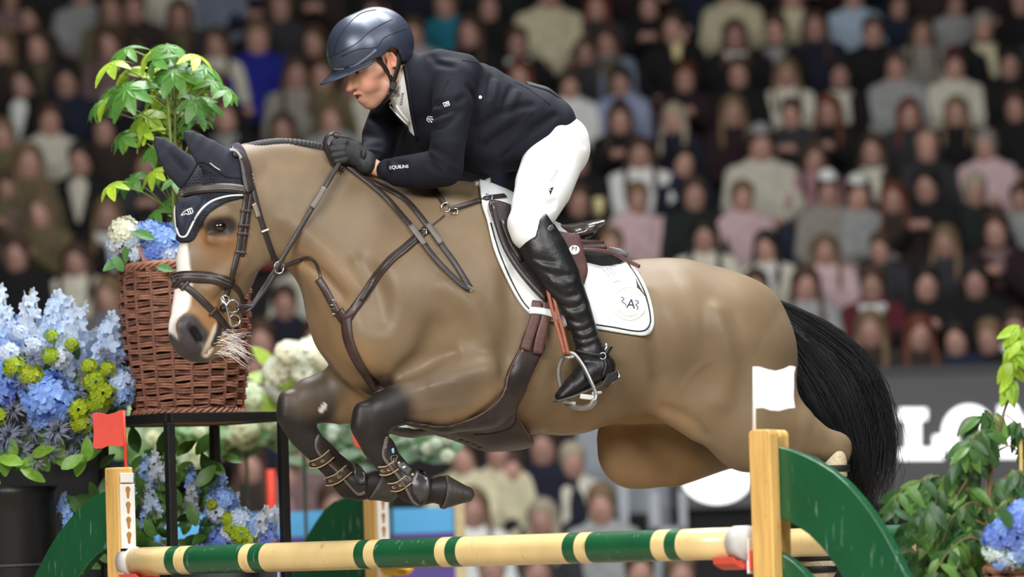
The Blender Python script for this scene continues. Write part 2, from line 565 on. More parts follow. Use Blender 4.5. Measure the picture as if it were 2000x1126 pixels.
# ================================================================== SPECTATORS
CC = {'black': (12, 11, 13), 'cream': (200, 197, 182), 'white': (222, 224, 222), 'grey': (150, 152, 152), 'dark grey': (44, 45, 49), 'beige': (196, 190, 160), 'mauve': (120, 98, 98), 'navy': (16, 20, 40),
      'royal blue': (16, 26, 126), 'teal': (22, 110, 128), 'light blue': (146, 156, 186), 'blue grey': (112, 122, 140), 'olive': (96, 88, 62), 'brown': (46, 36, 30), 'pink': (204, 176, 180), 'maroon': (84, 24, 34),
      'plum': (34, 14, 24), 'dark green': (20, 30, 27), 'dark blue': (16, 28, 50), 'pale blue': (170, 190, 210), 'patterned grey': (140, 136, 128), 'rose': (158, 120, 126)}
HC_ = {'brown': (70, 50, 38), 'dark': (30, 24, 22), 'blond': (112, 92, 68), 'platinum': (160, 150, 130), 'grey': (140, 136, 130), 'red-brown': (96, 50, 34), 'white': (206, 204, 198)}
M_CLO = mat('knitwear', (128, 128, 128), rough=.9, var=.18, vscale=14, bump=.3, bscale=60, objcol=True)
M_CSK = mat('spectator_skin', (190, 140, 120), rough=.6, var=.06, objcol=True, bump=0)
M_CHR = mat('spectator_hair', (60, 50, 40), rough=.7, var=.25, vscale=60, objcol=True, bump=.3)
def crowd_mesh(name, chains, h=.02, cuts=(), it=1):
    f = SDF((-.5, -.75, -.05), (.5, .35, 1.55), h)
    for c, k, ax in chains:
        f.chain([((q[0], q[1], q[2]), q[3], q[4] if len(q) > 4 else q[3]) for q in c], k, ax)
    for c, k in cuts:
        f.chain([((q[0], q[1], q[2]), q[3]) for q in c], k, None, 's')
    V, F = f.skin(relax=it)
    return mesh_np(name, V, F)
YA = (0, 1, 0)
def limbs(pose):
    out = []
    for s in (-1, 1):
        if pose == 'lap': hnd, el = (s * .07, -.30, .62), (s * .22, -.05, .72)
        elif pose == 'clap': hnd, el = (s * .035, -.30, .90), (s * .22, -.12, .74)
        elif pose == 'raise': hnd, el = ((s * .10, -.24, 1.10) if s > 0 else (-.07, -.30, .62)), (s * .22, -.14, .76)
        out.append(((s * .17, .03, 1.0), el, hnd))
    return out
def trunk(d=0):
    return ([(0, .05, .52, .165 + d, .12 + d), (0, .04, .78, .17 + d, .12 + d), (0, .03, .98, .15 + d, .10 + d)], .05, YA)
TPL = {}
HEAD = [([(0, -.01, 1.16, .075, .088), (0, .005, 1.235, .084, .10)], .02, YA), ([(0, -.03, 1.12, .05)], .03, None), ([(0, -.115, 1.185, .012), (0, -.112, 1.165, .016)], .015, None), ([(0, .03, 1.0, .055), (0, .01, 1.12, .052)], .03, None)]
for pose in ('lap', 'clap', 'raise'):
    L = limbs(pose)
    bod = list(HEAD) + [trunk(-.03)]
    clo = [trunk(.01), ([(-.15, .03, .985, .072), (.15, .03, .985, .072)], .04, None)]
    for sh, el, hd_ in L:
        bod.append(([(*sh, .04), (*el, .035), (*hd_, .03)], .02, None))
        w = tuple(np.array(hd_) - (np.array(hd_) - np.array(el)) / np.linalg.norm(np.array(hd_) - np.array(el)) * .05)
        bod.append(([(*hd_, .040)], .02, None))
        clo.append(([(*sh, .066), (*el, .058), (*w, .042)], .03, None))
    for s in (-1, 1):
        bod.append(([(s * .09, .02, .50, .06), (s * .12, -.44, .52, .05), (s * .12, -.42, .08, .035)], .03, None))
    TPL[pose] = (crowd_mesh('spectator_body', bod, .02, [([(s * .035, -.105, 1.205, .014)], .01) for s in (-1, 1)]), crowd_mesh('spectator_top', clo, .024))
tr = []
for s in (-1, 1):
    tr.append(([(s * .09, .03, .50, .105), (s * .12, -.42, .52, .078), (s * .12, -.41, .10, .058)], .04, None)); tr.append(([(s * .12, -.42, .06, .05), (s * .12, -.54, .045, .042)], .03, None))
TPL['trousers'] = crowd_mesh('spectator_trousers', tr, .028)
cap = ([(0, .022, 1.20, .092, .100), (0, .004, 1.25, .092, .102)], .02, YA)
face = [([(0, -.15, 1.08, .088), (0, -.145, 1.185, .082)], .015)]
TPL['short'] = crowd_mesh('short_hair', [cap], .016, face)
TPL['long'] = crowd_mesh('long_hair', [cap] + [([(s * .070, .01, 1.24, .036), (s * .088, .0, 1.10, .034), (s * .098, -.05, .98, .028), (s * .10, -.09, .90, .014)], .03, None) for s in (-1, 1)], .016, face)
TPL['bun'] = crowd_mesh('tied_hair', [cap, ([(0, .12, 1.30, .045)], .02, None)], .016, face)
TPL['hat'] = crowd_mesh('knit_hat', [([(0, .01, 1.27, .09, .102), (0, .02, 1.31, .07, .08)], .03, YA)], .016)
TPL['scarf'] = crowd_mesh('scarf', [([(-.07, -.02, 1.03, .045), (0, -.08, 1.00, .05), (.07, -.02, 1.03, .045)], .03, None), ([(.03, -.10, 1.0, .045), (.05, -.13, .80, .04)], .03, None)], .018)
TPL['front'] = crowd_mesh('shirt_front', [([(0, -.085, 1.0, .075, .03), (0, -.105, .88, .05, .03), (0, -.11, .76, .02, .02)], .03, YA)], .016)
TPL['bald'] = None
# x, y of the head in the photograph, clothing, hair style, hair colour, pose, extra
PEOPLE = [
 (20, 5, 'mauve', 'short', 'brown', 'clap'), (75, 82, 'dark grey', 'long', 'brown', 'lap', 'scarf:olive'), (4, 92, 'brown', 'long', 'blond', 'lap'), (160, -12, 'grey', 'short', 'grey', 'lap'), (215, 78, 'mauve', 'long', 'brown', 'lap'),
 (218, 8, 'olive', 'long', 'brown', 'lap'), (262, 10, 'brown', 'short', 'brown', 'lap'), (320, -45, 'cream', 'short', 'brown', 'lap'), (45, 160, 'black', 'short', 'dark', 'lap', 'front:white'), (130, 150, 'dark blue', 'short', 'dark', 'lap'),
 (97, 235, 'cream', 'short', 'brown', 'lap'), (216, 212, 'black', 'short', 'grey', 'lap'), (56, 305, 'olive', 'long', 'blond', 'lap'), (157, 302, 'black', 'bun', 'dark', 'lap', 'front:cream'), (285, 322, 'dark grey', 'short', 'brown', 'clap'),
 (4, 262, 'olive', 'long', 'blond', 'lap'), (80, 412, 'olive', 'long', 'blond', 'clap'), (16, 372, 'mauve', 'short', 'brown', 'clap'), (210, 418, 'black', 'long', 'blond', 'lap', 'scarf:white'), (32, 495, 'black', 'short', 'brown', 'lap'), (150, 508, 'cream', 'long', 'brown', 'lap'), (212, 577, 'blue grey', 'long', 'blond', 'lap'),
 (350, 28, 'dark grey', 'long', 'brown', 'lap', 'scarf:olive'), (425, -48, 'blue grey', 'short', 'grey', 'lap'), (548, 12, 'dark grey', 'short', 'blond', 'lap'), (503, 75, 'royal blue', 'short', 'blond', 'lap'), (423, 85, 'cream', 'long', 'brown', 'lap'), (614, 80, 'black', 'short', 'brown', 'lap'),
 (578, 138, 'patterned grey', 'long', 'brown', 'lap'), (630, 145, 'olive', 'long', 'brown', 'lap'), (442, 225, 'black', 'short', 'brown', 'lap', 'scarf:grey'), (552, 250, 'brown', 'long', 'brown', 'lap', 'scarf:grey'), (648, 232, 'grey', 'short', 'blond', 'lap'), (690, 165, 'cream', 'short', 'brown', 'lap'),
 (870, 8, 'teal', 'short', 'blond', 'lap'), (918, 58, 'black', 'long', 'brown', 'lap'), (955, 12, 'black', 'short', 'brown', 'lap'), (808, 65, 'grey', 'short', 'brown', 'lap'), (1072, -12, 'beige', 'short', 'brown', 'lap'), (1010, 82, 'black', 'short', 'brown', 'clap', 'scarf:white'), (1166, 12, 'dark grey', 'long', 'red-brown', 'lap'),
 (1143, 102, 'dark grey', 'long', 'brown', 'lap'), (1186, 82, 'blue grey', 'long', 'brown', 'lap', 'scarf:olive'), (1113, 168, 'white', 'short', 'brown', 'lap'), (1213, 160, 'light blue', 'short', 'dark', 'lap', 'front:navy'), (1211, 232, 'black', 'long', 'brown', 'clap'), (1315, 55, 'black', 'short', 'brown', 'raise'),
 (1316, 232, 'navy', 'long', 'platinum', 'lap', 'scarf:dark blue'), (1435, 68, 'black', 'long', 'brown', 'lap', 'scarf:cream'), (1442, 142, 'black', 'short', 'brown', 'lap'), (1432, 218, 'plum', 'long', 'blond', 'lap'), (1428, -35, 'beige', 'short', 'brown', 'lap'),
 (1515, 58, 'black', 'bun', 'brown', 'lap', 'scarf:grey'), (1592, 50, 'navy', 'long', 'brown', 'lap'), (1536, 145, 'cream', 'long', 'blond', 'lap'), (1640, 145, 'black', 'bun', 'dark', 'lap', 'scarf:cream'), (1618, 215, 'black', 'long', 'red-brown', 'clap'), (1548, -8, 'beige', 'long', 'brown', 'lap'), (1667, -8, 'pale blue', 'short', 'brown', 'lap'),
 (1545, 222, 'dark grey', 'short', 'brown', 'clap'), (1705, 62, 'black', 'short', 'brown', 'lap'), (1800, 62, 'patterned grey', 'long', 'brown', 'lap'), (1866, 15, 'grey', 'short', 'brown', 'lap'), (1920, 52, 'black', 'short', 'grey', 'lap', 'scarf:beige'), (1972, 125, 'black', 'short', 'dark', 'lap'), (1750, 130, 'grey', 'short', 'brown', 'lap'),
 (1864, 130, 'cream', 'hat', 'brown', 'lap', 'hat:maroon'), (1776, 222, 'dark grey', 'long', 'red-brown', 'lap'), (1868, 218, 'black', 'long', 'blond', 'lap'), (1984, 208, 'black', 'short', 'brown', 'lap'), (1995, 5, 'black', 'short', 'grey', 'lap'), (1755, 15, 'dark blue', 'short', 'brown', 'lap'),
 (1130, 392, 'black', 'short', 'brown', 'raise'), (1250, 300, 'white', 'long', 'brown', 'lap'), (1245, 388, 'pink', 'short', 'blond', 'lap'), (1356, 378, 'dark green', 'short', 'brown', 'lap'), (1376, 462, 'cream', 'long', 'dark', 'lap'), (1335, 315, 'navy', 'short', 'dark', 'clap'),
 (1486, 285, 'cream', 'hat', 'grey', 'lap', 'hat:grey'), (1450, 385, 'pink', 'short', 'blond', 'lap'), (1590, 308, 'rose', 'long', 'brown', 'lap'), (1617, 375, 'patterned grey', 'hat', 'brown', 'lap', 'hat:white'), (1676, 382, 'grey', 'hat', 'brown', 'lap', 'hat:white'),
 (1704, 292, 'black', 'long', 'brown', 'lap', 'scarf:cream'), (1810, 285, 'dark grey', 'bald', 'grey', 'lap'), (1925, 285, 'pink', 'short', 'grey', 'lap'), (1810, 362, 'black', 'bun', 'dark', 'clap'), (1905, 372, 'dark green', 'short', 'platinum', 'raise'), (1946, 448, 'plum', 'short', 'brown', 'clap', 'scarf:mauve'), (1994, 400, 'grey', 'short', 'brown', 'lap'), (1745, 385, 'brown', 'long', 'red-brown', 'lap'),
 (1846, 472, 'dark grey', 'long', 'blond', 'lap'), (1497, 482, 'cream', 'long', 'dark', 'lap', 'scarf:white'), (1612, 490, 'pink', 'long', 'blond', 'lap'), (1574, 555, 'grey', 'long', 'brown', 'lap'), (1720, 490, 'dark grey', 'short', 'brown', 'lap'), (1704, 555, 'maroon', 'short', 'brown', 'lap', 'scarf:white'),
 (1810, 553, 'black', 'short', 'dark', 'clap'), (1906, 548, 'black', 'bun', 'dark', 'lap'), (1700, 642, 'brown', 'long', 'blond', 'lap'), (1796, 650, 'brown', 'long', 'red-brown', 'lap'), (1932, 657, 'black', 'short', 'blond', 'lap'), (1868, 660, 'dark blue', 'short', 'dark', 'lap'), (1985, 640, 'white', 'short', 'brown', 'clap'),
 (556, 590, 'navy', 'short', 'brown', 'lap'), (510, 662, 'mauve', 'short', 'brown', 'lap'), (500, 742, 'mauve', 'short', 'brown', 'clap'), (590, 505, 'cream', 'short', 'grey', 'lap'), (620, 660, 'mauve', 'long', 'brown', 'lap'),
 (1060, 868, 'navy', 'short', 'brown', 'lap'), (1175, 985, 'grey', 'short', 'blond', 'lap'), (1060, 1012, 'dark grey', 'long', 'platinum', 'lap'), (922, 992, 'white', 'long', 'blond', 'lap'), (975, 880, 'beige', 'short', 'brown', 'lap'), (905, 890, 'beige', 'short', 'brown', 'clap'), (1118, 900, 'cream', 'short', 'platinum', 'lap'),
 (1250, 1112, 'black', 'short', 'brown', 'lap'), (1330, 1118, 'black', 'short', 'blond', 'lap'), (960, 1100, 'white', 'short', 'white', 'lap'), (1050, 1112, 'beige', 'short', 'blond', 'lap'), (1000, 930, 'white', 'short', 'brown', 'lap'),
 (600, 880, 'mauve', 'short', 'brown', 'lap'), (490, 905, 'brown', 'long', 'brown', 'lap'), (650, 960, 'cream', 'short', 'brown', 'lap'), (565, 960, 'rose', 'short', 'brown', 'lap'),
]
RY1000 = {k: 1060 - 8889.0 * (row_floor(k) + 1.2 - 1.5) / (row_y(k) + 16) for k in range(-4, 10)}
def row_of(x, y):
    yy = y + (x - 1000) * .0314
    return min(RY1000, key=lambda k: abs(RY1000[k] - yy))
rows = {k: [] for k in RY1000}
for p in PEOPLE:
    rows[row_of(p[0], p[1])].append(list(p))
HIDE = [[(200, 590), (230, 500), (350, 500), (340, 420), (370, 330), (480, 270), (640, 270), (700, 340), (690, 170), (630, 160), (640, 60), (720, 10), (800, 60), (830, 90), (960, 110), (1130, 230), (1150, 300), (1120, 430), (1240, 500), (1400, 510), (1500, 570), (1720, 700), (1750, 940), (1480, 900), (1250, 950), (1000, 880), (760, 1000), (540, 840), (480, 700), (330, 700), (240, 810)],
        [(-50, 640), (120, 560), (250, 640), (260, 800), (1126, 1126), (-50, 1200)], [(300, 180), (380, 90), (430, 170), (420, 260), (340, 300)]]
def hidden(x, y):
    pts = [(x, y), (x - 30, y + 40), (x + 30, y + 40), (x - 40, y + 80), (x + 40, y + 80), (x, y - 25)]
    for a, b in pts:
        if 0 < a < 2000 and -10 < b < 1126 and not any(float(poly_sdf(np.array([float(a)]), np.array([float(b)]), h)[0]) < 0 for h in HIDE):
            return False
    return True
rr = random.Random(11)
DK = ['black', 'black', 'black', 'dark grey', 'navy', 'black', 'brown', 'dark blue', 'plum', 'dark green']
for k in rows:
    px = 8889 * .5 / (row_y(k) + 16)
    x = -60 + rr.uniform(0, 60)
    while x < 2060:
        y = RY1000[k] - (x - 1000) * .0314 + rr.uniform(-8, 8)
        if k < 0 and x > (1120 if k > -4 else 880): break
        if all(abs(x - q[0]) > px * .62 for q in rows[k]) and not hidden(x, y):
            rows[k].append([x, y, rr.choice(DK), rr.choice(['short', 'short', 'long', 'bun']), rr.choice(['brown', 'dark', 'brown', 'blond', 'red-brown']), rr.choice(['lap', 'lap', 'clap']), 'fill'])
        x += px * rr.uniform(.8, 1.1)
ORD = 'first second third fourth fifth sixth seventh eighth ninth tenth eleventh twelfth thirteenth fourteenth fifteenth sixteenth seventeenth eighteenth nineteenth twentieth'.split()
def child(name, me, par, m, col):
    o = bpy.data.objects.new(name, me); COL.objects.link(o); o.parent = par
    if not me.materials:
        me.materials.append(m); me.polygons.foreach_set('use_smooth', np.ones(len(me.polygons), bool))
    o.color = col
    return o
def jit(c, a=.12):
    f = 1 + rr.uniform(-a, a)
    l_ = lin(c); return (l_[0] * f, l_[1] * f, l_[2] * f, 1)
BIG = {(503, 75): 1.1, (870, 8): 1.1, (1250, 300): 1.08, (150, 508): 1.1, (1612, 490): 1.05, (160, -12): 1.12, (1072, -12): 1.15, (1486, 285): 1.15, (425, -48): 1.1, (1676, 382): 1.1}
for ri, k in enumerate(sorted(rows)):
    for pi, q in enumerate(sorted(rows[k], key=lambda t: t[0])):
        x, y, clo, hs_, hc, pose = q[:6]; ex = q[6] if len(q) > 6 else ''
        Y = row_y(k) + .05
        hp = P(x, y, Y)
        sc = min(max((hp.z - row_floor(k)) / 1.2, .93), 1.09)
        w = BIG.get((x, y), 1.0)
        o = empty('person', (hp.x, Y, row_floor(k)), rr.uniform(-.35, .2)); o.scale = (sc * w, sc * w, sc)
        hd_ = {'short': 'short %s hair' % hc, 'long': 'long %s hair' % hc, 'bun': 'tied %s hair' % hc, 'hat': 'a %s hat' % (ex.split(':')[1] if ':' in ex else 'grey'), 'bald': 'a bald head'}[hs_]
        tag(o, 'spectator with %s in %s top, %s from left in %s row up' % (hd_, clo, ORD[min(pi, 19)], ORD[ri]), 'person', 'spectators seated in the stand')
        sk = jit((180, 140, 126), .16)
        bm_, cm_ = TPL[pose]
        child('body', bm_, o, M_CSK, sk); child('sweater', cm_, o, M_CLO, jit(CC[clo], .08))
        child('trousers', TPL['trousers'], o, M_CLO, jit(rr.choice([(24, 24, 28), (34, 40, 58), (30, 30, 32)])))
        if TPL[hs_] is not None and hs_ != 'hat': child('hair', TPL[hs_], o, M_CHR, jit(HC_[hc]))
        if hs_ == 'hat':
            child('hair', TPL['short'], o, M_CHR, jit(HC_['brown'])); child('hat', TPL['hat'], o, M_CLO, jit(CC[ex.split(':')[1]]))
        if ex.startswith('scarf') or ex.startswith('front'):
            child('scarf' if ex[0] == 's' else 'shirt_front', TPL[ex.split(':')[0]], o, M_CLO, jit(CC[ex.split(':')[1]]))
# empty red seats showing between people
M_SEAT = mat('red_seat', (128, 22, 30), rough=.6, var=.1)
seatback = MB().box((0, .20, .72), (.44, .04, .46)).mesh('seat_back'); seatpan = MB().box((0, -.02, .45), (.44, .42, .05)).mesh('seat_pan')
def red_seat(x, y, k, lab, col=None):
    Y = row_y(k); p = P(x, y, Y)
    o = empty('stadium_seat', (p.x, Y, row_floor(k))); tag(o, lab, 'seat', 'empty red seats in the stand')
    for nm, me in (('seat_back', seatback), ('seat_pan', seatpan)):
        if not me.materials: me.materials.append(M_SEAT)
        c = bpy.data.objects.new(nm, me); COL.objects.link(c); c.parent = o
for x, y, k, lab in [(492, 40, 7, 'empty red seat left of the spectator above the royal blue sweater'), (606, 40, 7, 'empty red seat above the rider helmet, top left'), (480, 255, 5, 'empty red seat beside the plant and below the royal blue sweater'),
                     (510, 262, 4, 'empty red seat under the royal blue sweater above the horse neck'), (1285, 105, 6, 'empty maroon seat left of the cup holding spectator'), (1375, 105, 6, 'empty maroon seat right of the cup holding spectator'), (1398, 405, 3, 'empty red seat left of the pink sweater spectator')]:
    red_seat(x, y, k, lab)
# drink cups held up by two spectators
for x, y, k, lab in ((1322, 100, 6, 'pale yellow drink cup held up by a spectator in the upper right'), (1170, 402, 3, 'pale yellow drink cup held beside the rider\'s knee')):
    Y = row_y(k) - .28; p = P(x, y, Y)
    mb = MB(); mb.lathe([(.0, -.07), (.032, -.07), (.042, .06), (.0, .06)], p, 14); c = mb.build('drink_cup', mat('pale_cup', (226, 214, 160), rough=.5, var=.05), None, True)
    tag(c, lab, 'cup')
# ================================================================== HORSE
TH = math.radians(18)
HN = Vector((math.sin(TH), -math.cos(TH), 0))         # to the horse's left, towards the camera
HP0 = P(1100, 640, 0.0)
def H(px, py, lat=0.0):
    return onplane(px, py, HP0, HN, lat)
THH = math.radians(30)
HHN = Vector((math.sin(THH), -math.cos(THH), 0))
HHP = H(490, 350)
def HD(px, py, lat=0.0):
    return onplane(px, py, HHP, HHN, lat)

def nodes(f, lst, lat=0.0, kd=1.0):
    """(px, py, radius px[, lateral radius m[, lateral offset m]])"""
    out = []
    for q in lst:
        r = q[2] / S
        out.append((f(q[0], q[1], q[4] if len(q) > 4 else lat), r, q[3] if len(q) > 3 and q[3] else r * kd))
    return out

hs = SDF((-1.45, -1.0, 1.15), (1.35, 0.82, 2.98), 0.0085)
# trunk
hs.chain(nodes(H, [(760, 590, 165, .21), (820, 585, 205, .235), (900, 600, 232, .265), (1000, 637, 214, .295), (1100, 674, 176, .305), (1200, 668, 157, .295),
                   (1300, 650, 143, .27), (1385, 662, 141, .255), (1430, 690, 118, .235)]), .05, HN)
hs.chain(nodes(H, [(905, 425, 56, .06), (955, 440, 52, .07), (1020, 495, 52, .09)]), .06, HN)                      # withers
hs.chain(nodes(H, [(1265, 570, 58, .10), (1330, 570, 60, .12), (1420, 600, 58, .12)]), .05, HN)                     # croup
# neck
hs.chain(nodes(H, [(500, 350, 56, .07), (545, 388, 103, .082), (630, 420, 122, .10), (712, 470, 143, .135), (800, 545, 172, .19)]), .05, HN)
hs.chain(nodes(H, [(492, 306, 20, .035), (560, 303, 22, .035), (640, 322, 22, .04), (720, 366, 24, .05), (800, 398, 28, .055), (900, 400, 32, .055)]), .04, HN)   # crest
hs.chain(nodes(H, [(590, 500, 26, .04), (640, 552, 34, .05), (690, 610, 50, .07)]), .04, HN)                        # windpipe
hs.chain(nodes(H, [(560, 420, 60, .05, .05), (650, 500, 60, .05, .08), (720, 590, 70, .07, .12)]), .05, HN)         # neck muscle
# breast and shoulders
hs.chain(nodes(H, [(690, 640, 78, .12, -.10), (760, 640, 90, .14, -.10)]), .04, HN)
hs.chain(nodes(H, [(722, 655, 72, .10, .10), (800, 640, 110, .10, .14)]), .035, HN)
hs.chain(nodes(H, [(720, 690, 66, .13), (800, 725, 72, .15), (930, 735, 105, .17)]), .05, HN)                       # brisket
hs.chain(nodes(H, [(860, 470, 80, .07, .13), (820, 580, 95, .08, .18), (760, 660, 70, .07, .17)]), .05, HN)         # shoulder blade
hs.chain(nodes(H, [(935, 600, 80, .06, .20), (945, 700, 82, .075, .19)]), .05, HN)                                  # triceps
# near foreleg
hs.chain(nodes(H, [(930, 745, 84, .11), (865, 768, 66, .085), (800, 780, 47, .06), (755, 800, 37, .05)], .20), .03, HN)
hs.chain(nodes(H, [(742, 806, 36, .05), (726, 822, 37, .05), (724, 838, 35, .047), (733, 868, 29, .036), (752, 900, 23, .03), (778, 930, 22, .028), (800, 953, 27, .034),
                   (818, 962, 25, .032), (846, 957, 24, .032), (862, 957, 29, .038)], .185), .015, HN)
hs.chain(nodes(H, [(706, 800, 15, .03), (700, 832, 14, .03)], .20), .02, HN)
# far foreleg
hs.chain(nodes(H, [(740, 755, 75, .10), (665, 770, 58, .08), (612, 780, 45, .06)], -.16), .04, HN)
hs.chain(nodes(H, [(602, 785, 41, .05), (580, 797, 38, .05), (578, 815, 35, .047), (592, 846, 30, .036), (622, 882, 24, .03), (655, 918, 23, .028), (681, 945, 28, .034),
                   (700, 952, 26, .032), (722, 946, 27, .034), (732, 945, 30, .038)], -.16), .015, HN)
hs.chain(nodes(H, [(560, 778, 15, .03), (556, 812, 14, .03)], -.15), .02, HN)
# near hind leg
hs.chain(nodes(H, [(1425, 690, 122, .13, .12), (1440, 770, 108, .12, .13), (1462, 832, 86, .10, .15)]), .05, HN)
hs.chain(nodes(H, [(1470, 830, 80, .095), (1545, 840, 56, .065), (1605, 862, 31, .04), (1632, 876, 29, .036)], .15), .04, HN)
hs.chain(nodes(H, [(1636, 872, 27, .034), (1628, 920, 24, .03), (1614, 1000, 21, .026), (1606, 1070, 22, .028), (1600, 1098, 27, .032), (1586, 1125, 23, .03), (1574, 1146, 28, .036)], .15), .02, HN)
hs.chain(nodes(H, [(1470, 620, 62, .07, .08), (1495, 700, 52, .06, .10), (1500, 780, 52, .06, .12)]), .05, HN)       # buttock
# far hind leg
hs.chain(nodes(H, [(1380, 740, 110, .11), (1310, 820, 105, .10), (1242, 876, 72, .085)], -.15), .05, HN)
hs.chain(nodes(H, [(1215, 850, 46, .06), (1236, 884, 62, .07), (1310, 893, 58, .07), (1420, 868, 48, .06), (1510, 888, 32, .04), (1545, 900, 28, .036)], -.15), .04, HN)
hs.chain(nodes(H, [(1545, 898, 27, .034), (1546, 960, 23, .03), (1540, 1040, 21, .026), (1536, 1110, 26, .032), (1524, 1135, 23, .03), (1512, 1152, 28, .036)], -.15), .02, HN)
hs.chain(nodes(H, [(1235, 800, 26, .05), (1300, 800, 28, .05)]), .04, HN)                                            # sheath
hs.chain(nodes(H, [(1320, 770, 60, .06, .16), (1370, 800, 60, .06, .16)]), .05, HN)                                  # flank fold
# head
hs.chain(nodes(HD, [(474, 335, 50, .07), (446, 395, 84, .098), (444, 450, 96, .098), (424, 512, 84, .08), (411, 562, 73, .066), (399, 612, 68, .058), (386, 645, 61, .058), (382, 664, 40, .05)]), .03, HHN)
hs.chain(nodes(HD, [(480, 468, 60, .030, .075), (500, 430, 46, .025, .070)]), .03, HHN)      # cheek
hs.chain(nodes(HD, [(480, 468, 60, .030, -.075)]), .03, HHN)
hs.chain(nodes(HD, [(400, 686, 17, .035), (428, 668, 20, .032)]), .02, HHN)                   # lower lip
hs.chain(nodes(HD, [(412, 424, 20, .022, .088), (440, 420, 17, .02, .092), (462, 434, 12, .016, .088)]), .02, HHN)   # brow
hs.chain(nodes(HD, [(412, 466, 8, .012, .092), (440, 470, 8, .012, .093)]), .02, HHN)         # lower lid
hs.chain(nodes(HD, [(470, 505, 8, .012, .085), (410, 566, 8, .012, .068)]), .03, HHN)         # facial crest
hs.chain(nodes(HD, [(365, 640, 24, .022, .045), (378, 664, 24, .022, .045)]), .02, HHN)       # nostril wing
hs.chain(nodes(HD, [(365, 640, 24, .022, -.045), (378, 664, 24, .022, -.045)]), .02, HHN)
hs.chain(nodes(HD, [(431, 443, 12, .014, .103)]), .008, HHN, 's')                             # eye socket
hs.chain(nodes(HD, [(374, 640, 7, .018, .070), (386, 654, 11, .020, .068), (390, 667, 7, .018, .062)]), .004, HHN, 's')     # nostril
hs.chain(nodes(HD, [(392, 690, 2.5, .06), (425, 655, 2.5, .06), (442, 628, 2.5, .06)]), .006, HHN, 's')    # mouth line
# muscle and vein lines
for pts, r, lat, op in [([(560, 470), (640, 500), (720, 560)], 5, .09, 's'), ([(905, 830), (880, 780), (800, 770)], 4, .27, 's')]:
    pass
folds(hs, [[(742, 762), (790, 728), (840, 702), (885, 688)], [(905, 832), (950, 806), (985, 772)], [(585, 505), (630, 530), (668, 575)], [(1300, 796), (1350, 818), (1376, 850)]], .011, .03, 's', .003)
folds(hs, [[(1000, 540), (1005, 640), (985, 720)], [(1262, 585), (1285, 660), (1290, 730)], [(700, 520), (735, 570), (745, 620)], [(850, 640), (830, 690), (800, 715)]], .022, .07, 's', .010)
folds(hs, [[(560, 430), (640, 500), (700, 560)], [(870, 560), (920, 600), (945, 660)], [(1400, 610), (1420, 700), (1410, 780)], [(960, 720), (900, 735), (850, 755)]], .022, .06, 'u', -.012)
folds(hs, [[(905, 745), (850, 752), (800, 766)], [(900, 790), (850, 795), (805, 798)], [(880, 720), (905, 700), (900, 670)], [(420, 560), (440, 540), (470, 530)], [(400, 590), (425, 570), (430, 545)], [(1330, 760), (1360, 720), (1400, 700)]], .0034, .008, 'u', 0)
hV, hF = hs.skin(relax=2)
BV = bvh_of(hV, hF)

# coat colours: the hair's own markings, plus belly bounce light and nostril shade painted in
def seg_dist2(px, py, pts):
    d = np.full(px.shape, 1e9)
    for (x0, y0), (x1, y1) in zip(pts[:-1], pts[1:]):
        ex, ey = x1 - x0, y1 - y0
        t = np.clip(((px - x0) * ex + (py - y0) * ey) / (ex * ex + ey * ey + 1e-9), 0, 1)
        d = np.minimum(d, np.hypot(px - x0 - ex * t, py - y0 - ey * t))
    return d
vx, vy = topx_np(hV)
hlat = (hV - np.array(HP0)) @ np.array(HN)
HC = np.tile(np.array(lin((121, 102, 77))[:3]), (len(hV), 1))
def paint(pts, r, soft, col, m=None, amt=1.0):
    d = seg_dist2(vx, vy, pts if len(pts) > 1 else pts * 2)
    w = np.clip((r + soft - d) / max(soft, 1e-6), 0, 1); w = w * w * (3 - 2 * w) * amt
    if m is not None: w = w * m
    HC[:] = HC * (1 - w[:, None]) + np.array(lin(col)[:3]) * w[:, None]
TAN, DARK, PALE = (146, 115, 80), (37, 32, 30), (176, 146, 104)
paint([(950, 840), (1100, 860), (1240, 840), (1300, 830)], 10, 80, TAN, None, .8)  # mealy underside, with warm bounce light painted into the tan
paint([(690, 720), (700, 800), (850, 850)], 20, 70, TAN, None, .8)
paint([(600, 520), (650, 560), (640, 620), (640, 700)], 15, 60, TAN, None, .6)
paint([(1190, 880), (1240, 930), (1330, 930)], 30, 50, TAN, None, .9)
paint([(900, 850), (960, 815)], 10, 60, TAN, None, .6)
paint([(345, 600), (400, 620), (440, 640)], 26, 30, (152, 112, 70))
paint([(405, 470), (455, 480)], 16, 28, (146, 102, 64), None, .7)
paint([(390, 560), (430, 520)], 30, 30, (132, 102, 70), None, .6)
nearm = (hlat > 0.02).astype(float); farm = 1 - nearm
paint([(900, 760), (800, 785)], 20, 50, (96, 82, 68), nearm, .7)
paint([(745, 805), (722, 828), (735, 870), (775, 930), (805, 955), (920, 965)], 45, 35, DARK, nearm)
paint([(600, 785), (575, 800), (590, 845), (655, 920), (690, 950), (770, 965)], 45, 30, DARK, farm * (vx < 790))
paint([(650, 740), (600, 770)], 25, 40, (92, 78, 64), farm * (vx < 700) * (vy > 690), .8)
paint([(1627, 945), (1622, 980), (1600, 1100), (1560, 1160)], 45, 25, DARK)
paint([(1543, 970), (1540, 1000), (1510, 1160)], 45, 25, DARK, farm)
ml = (hV - np.array(HHP)) @ np.array(HHN)
headm = ((vx < 560) & (vy > 300) & (vy < 720)).astype(float)
blz = np.interp(vy, [470, 500, 560, 600, 650, 680], [.024, .036, .040, .028, .024, .02])
front = np.interp(vy, [470, 540, 600, 660, 700], [400, 388, 384, 372, 350])
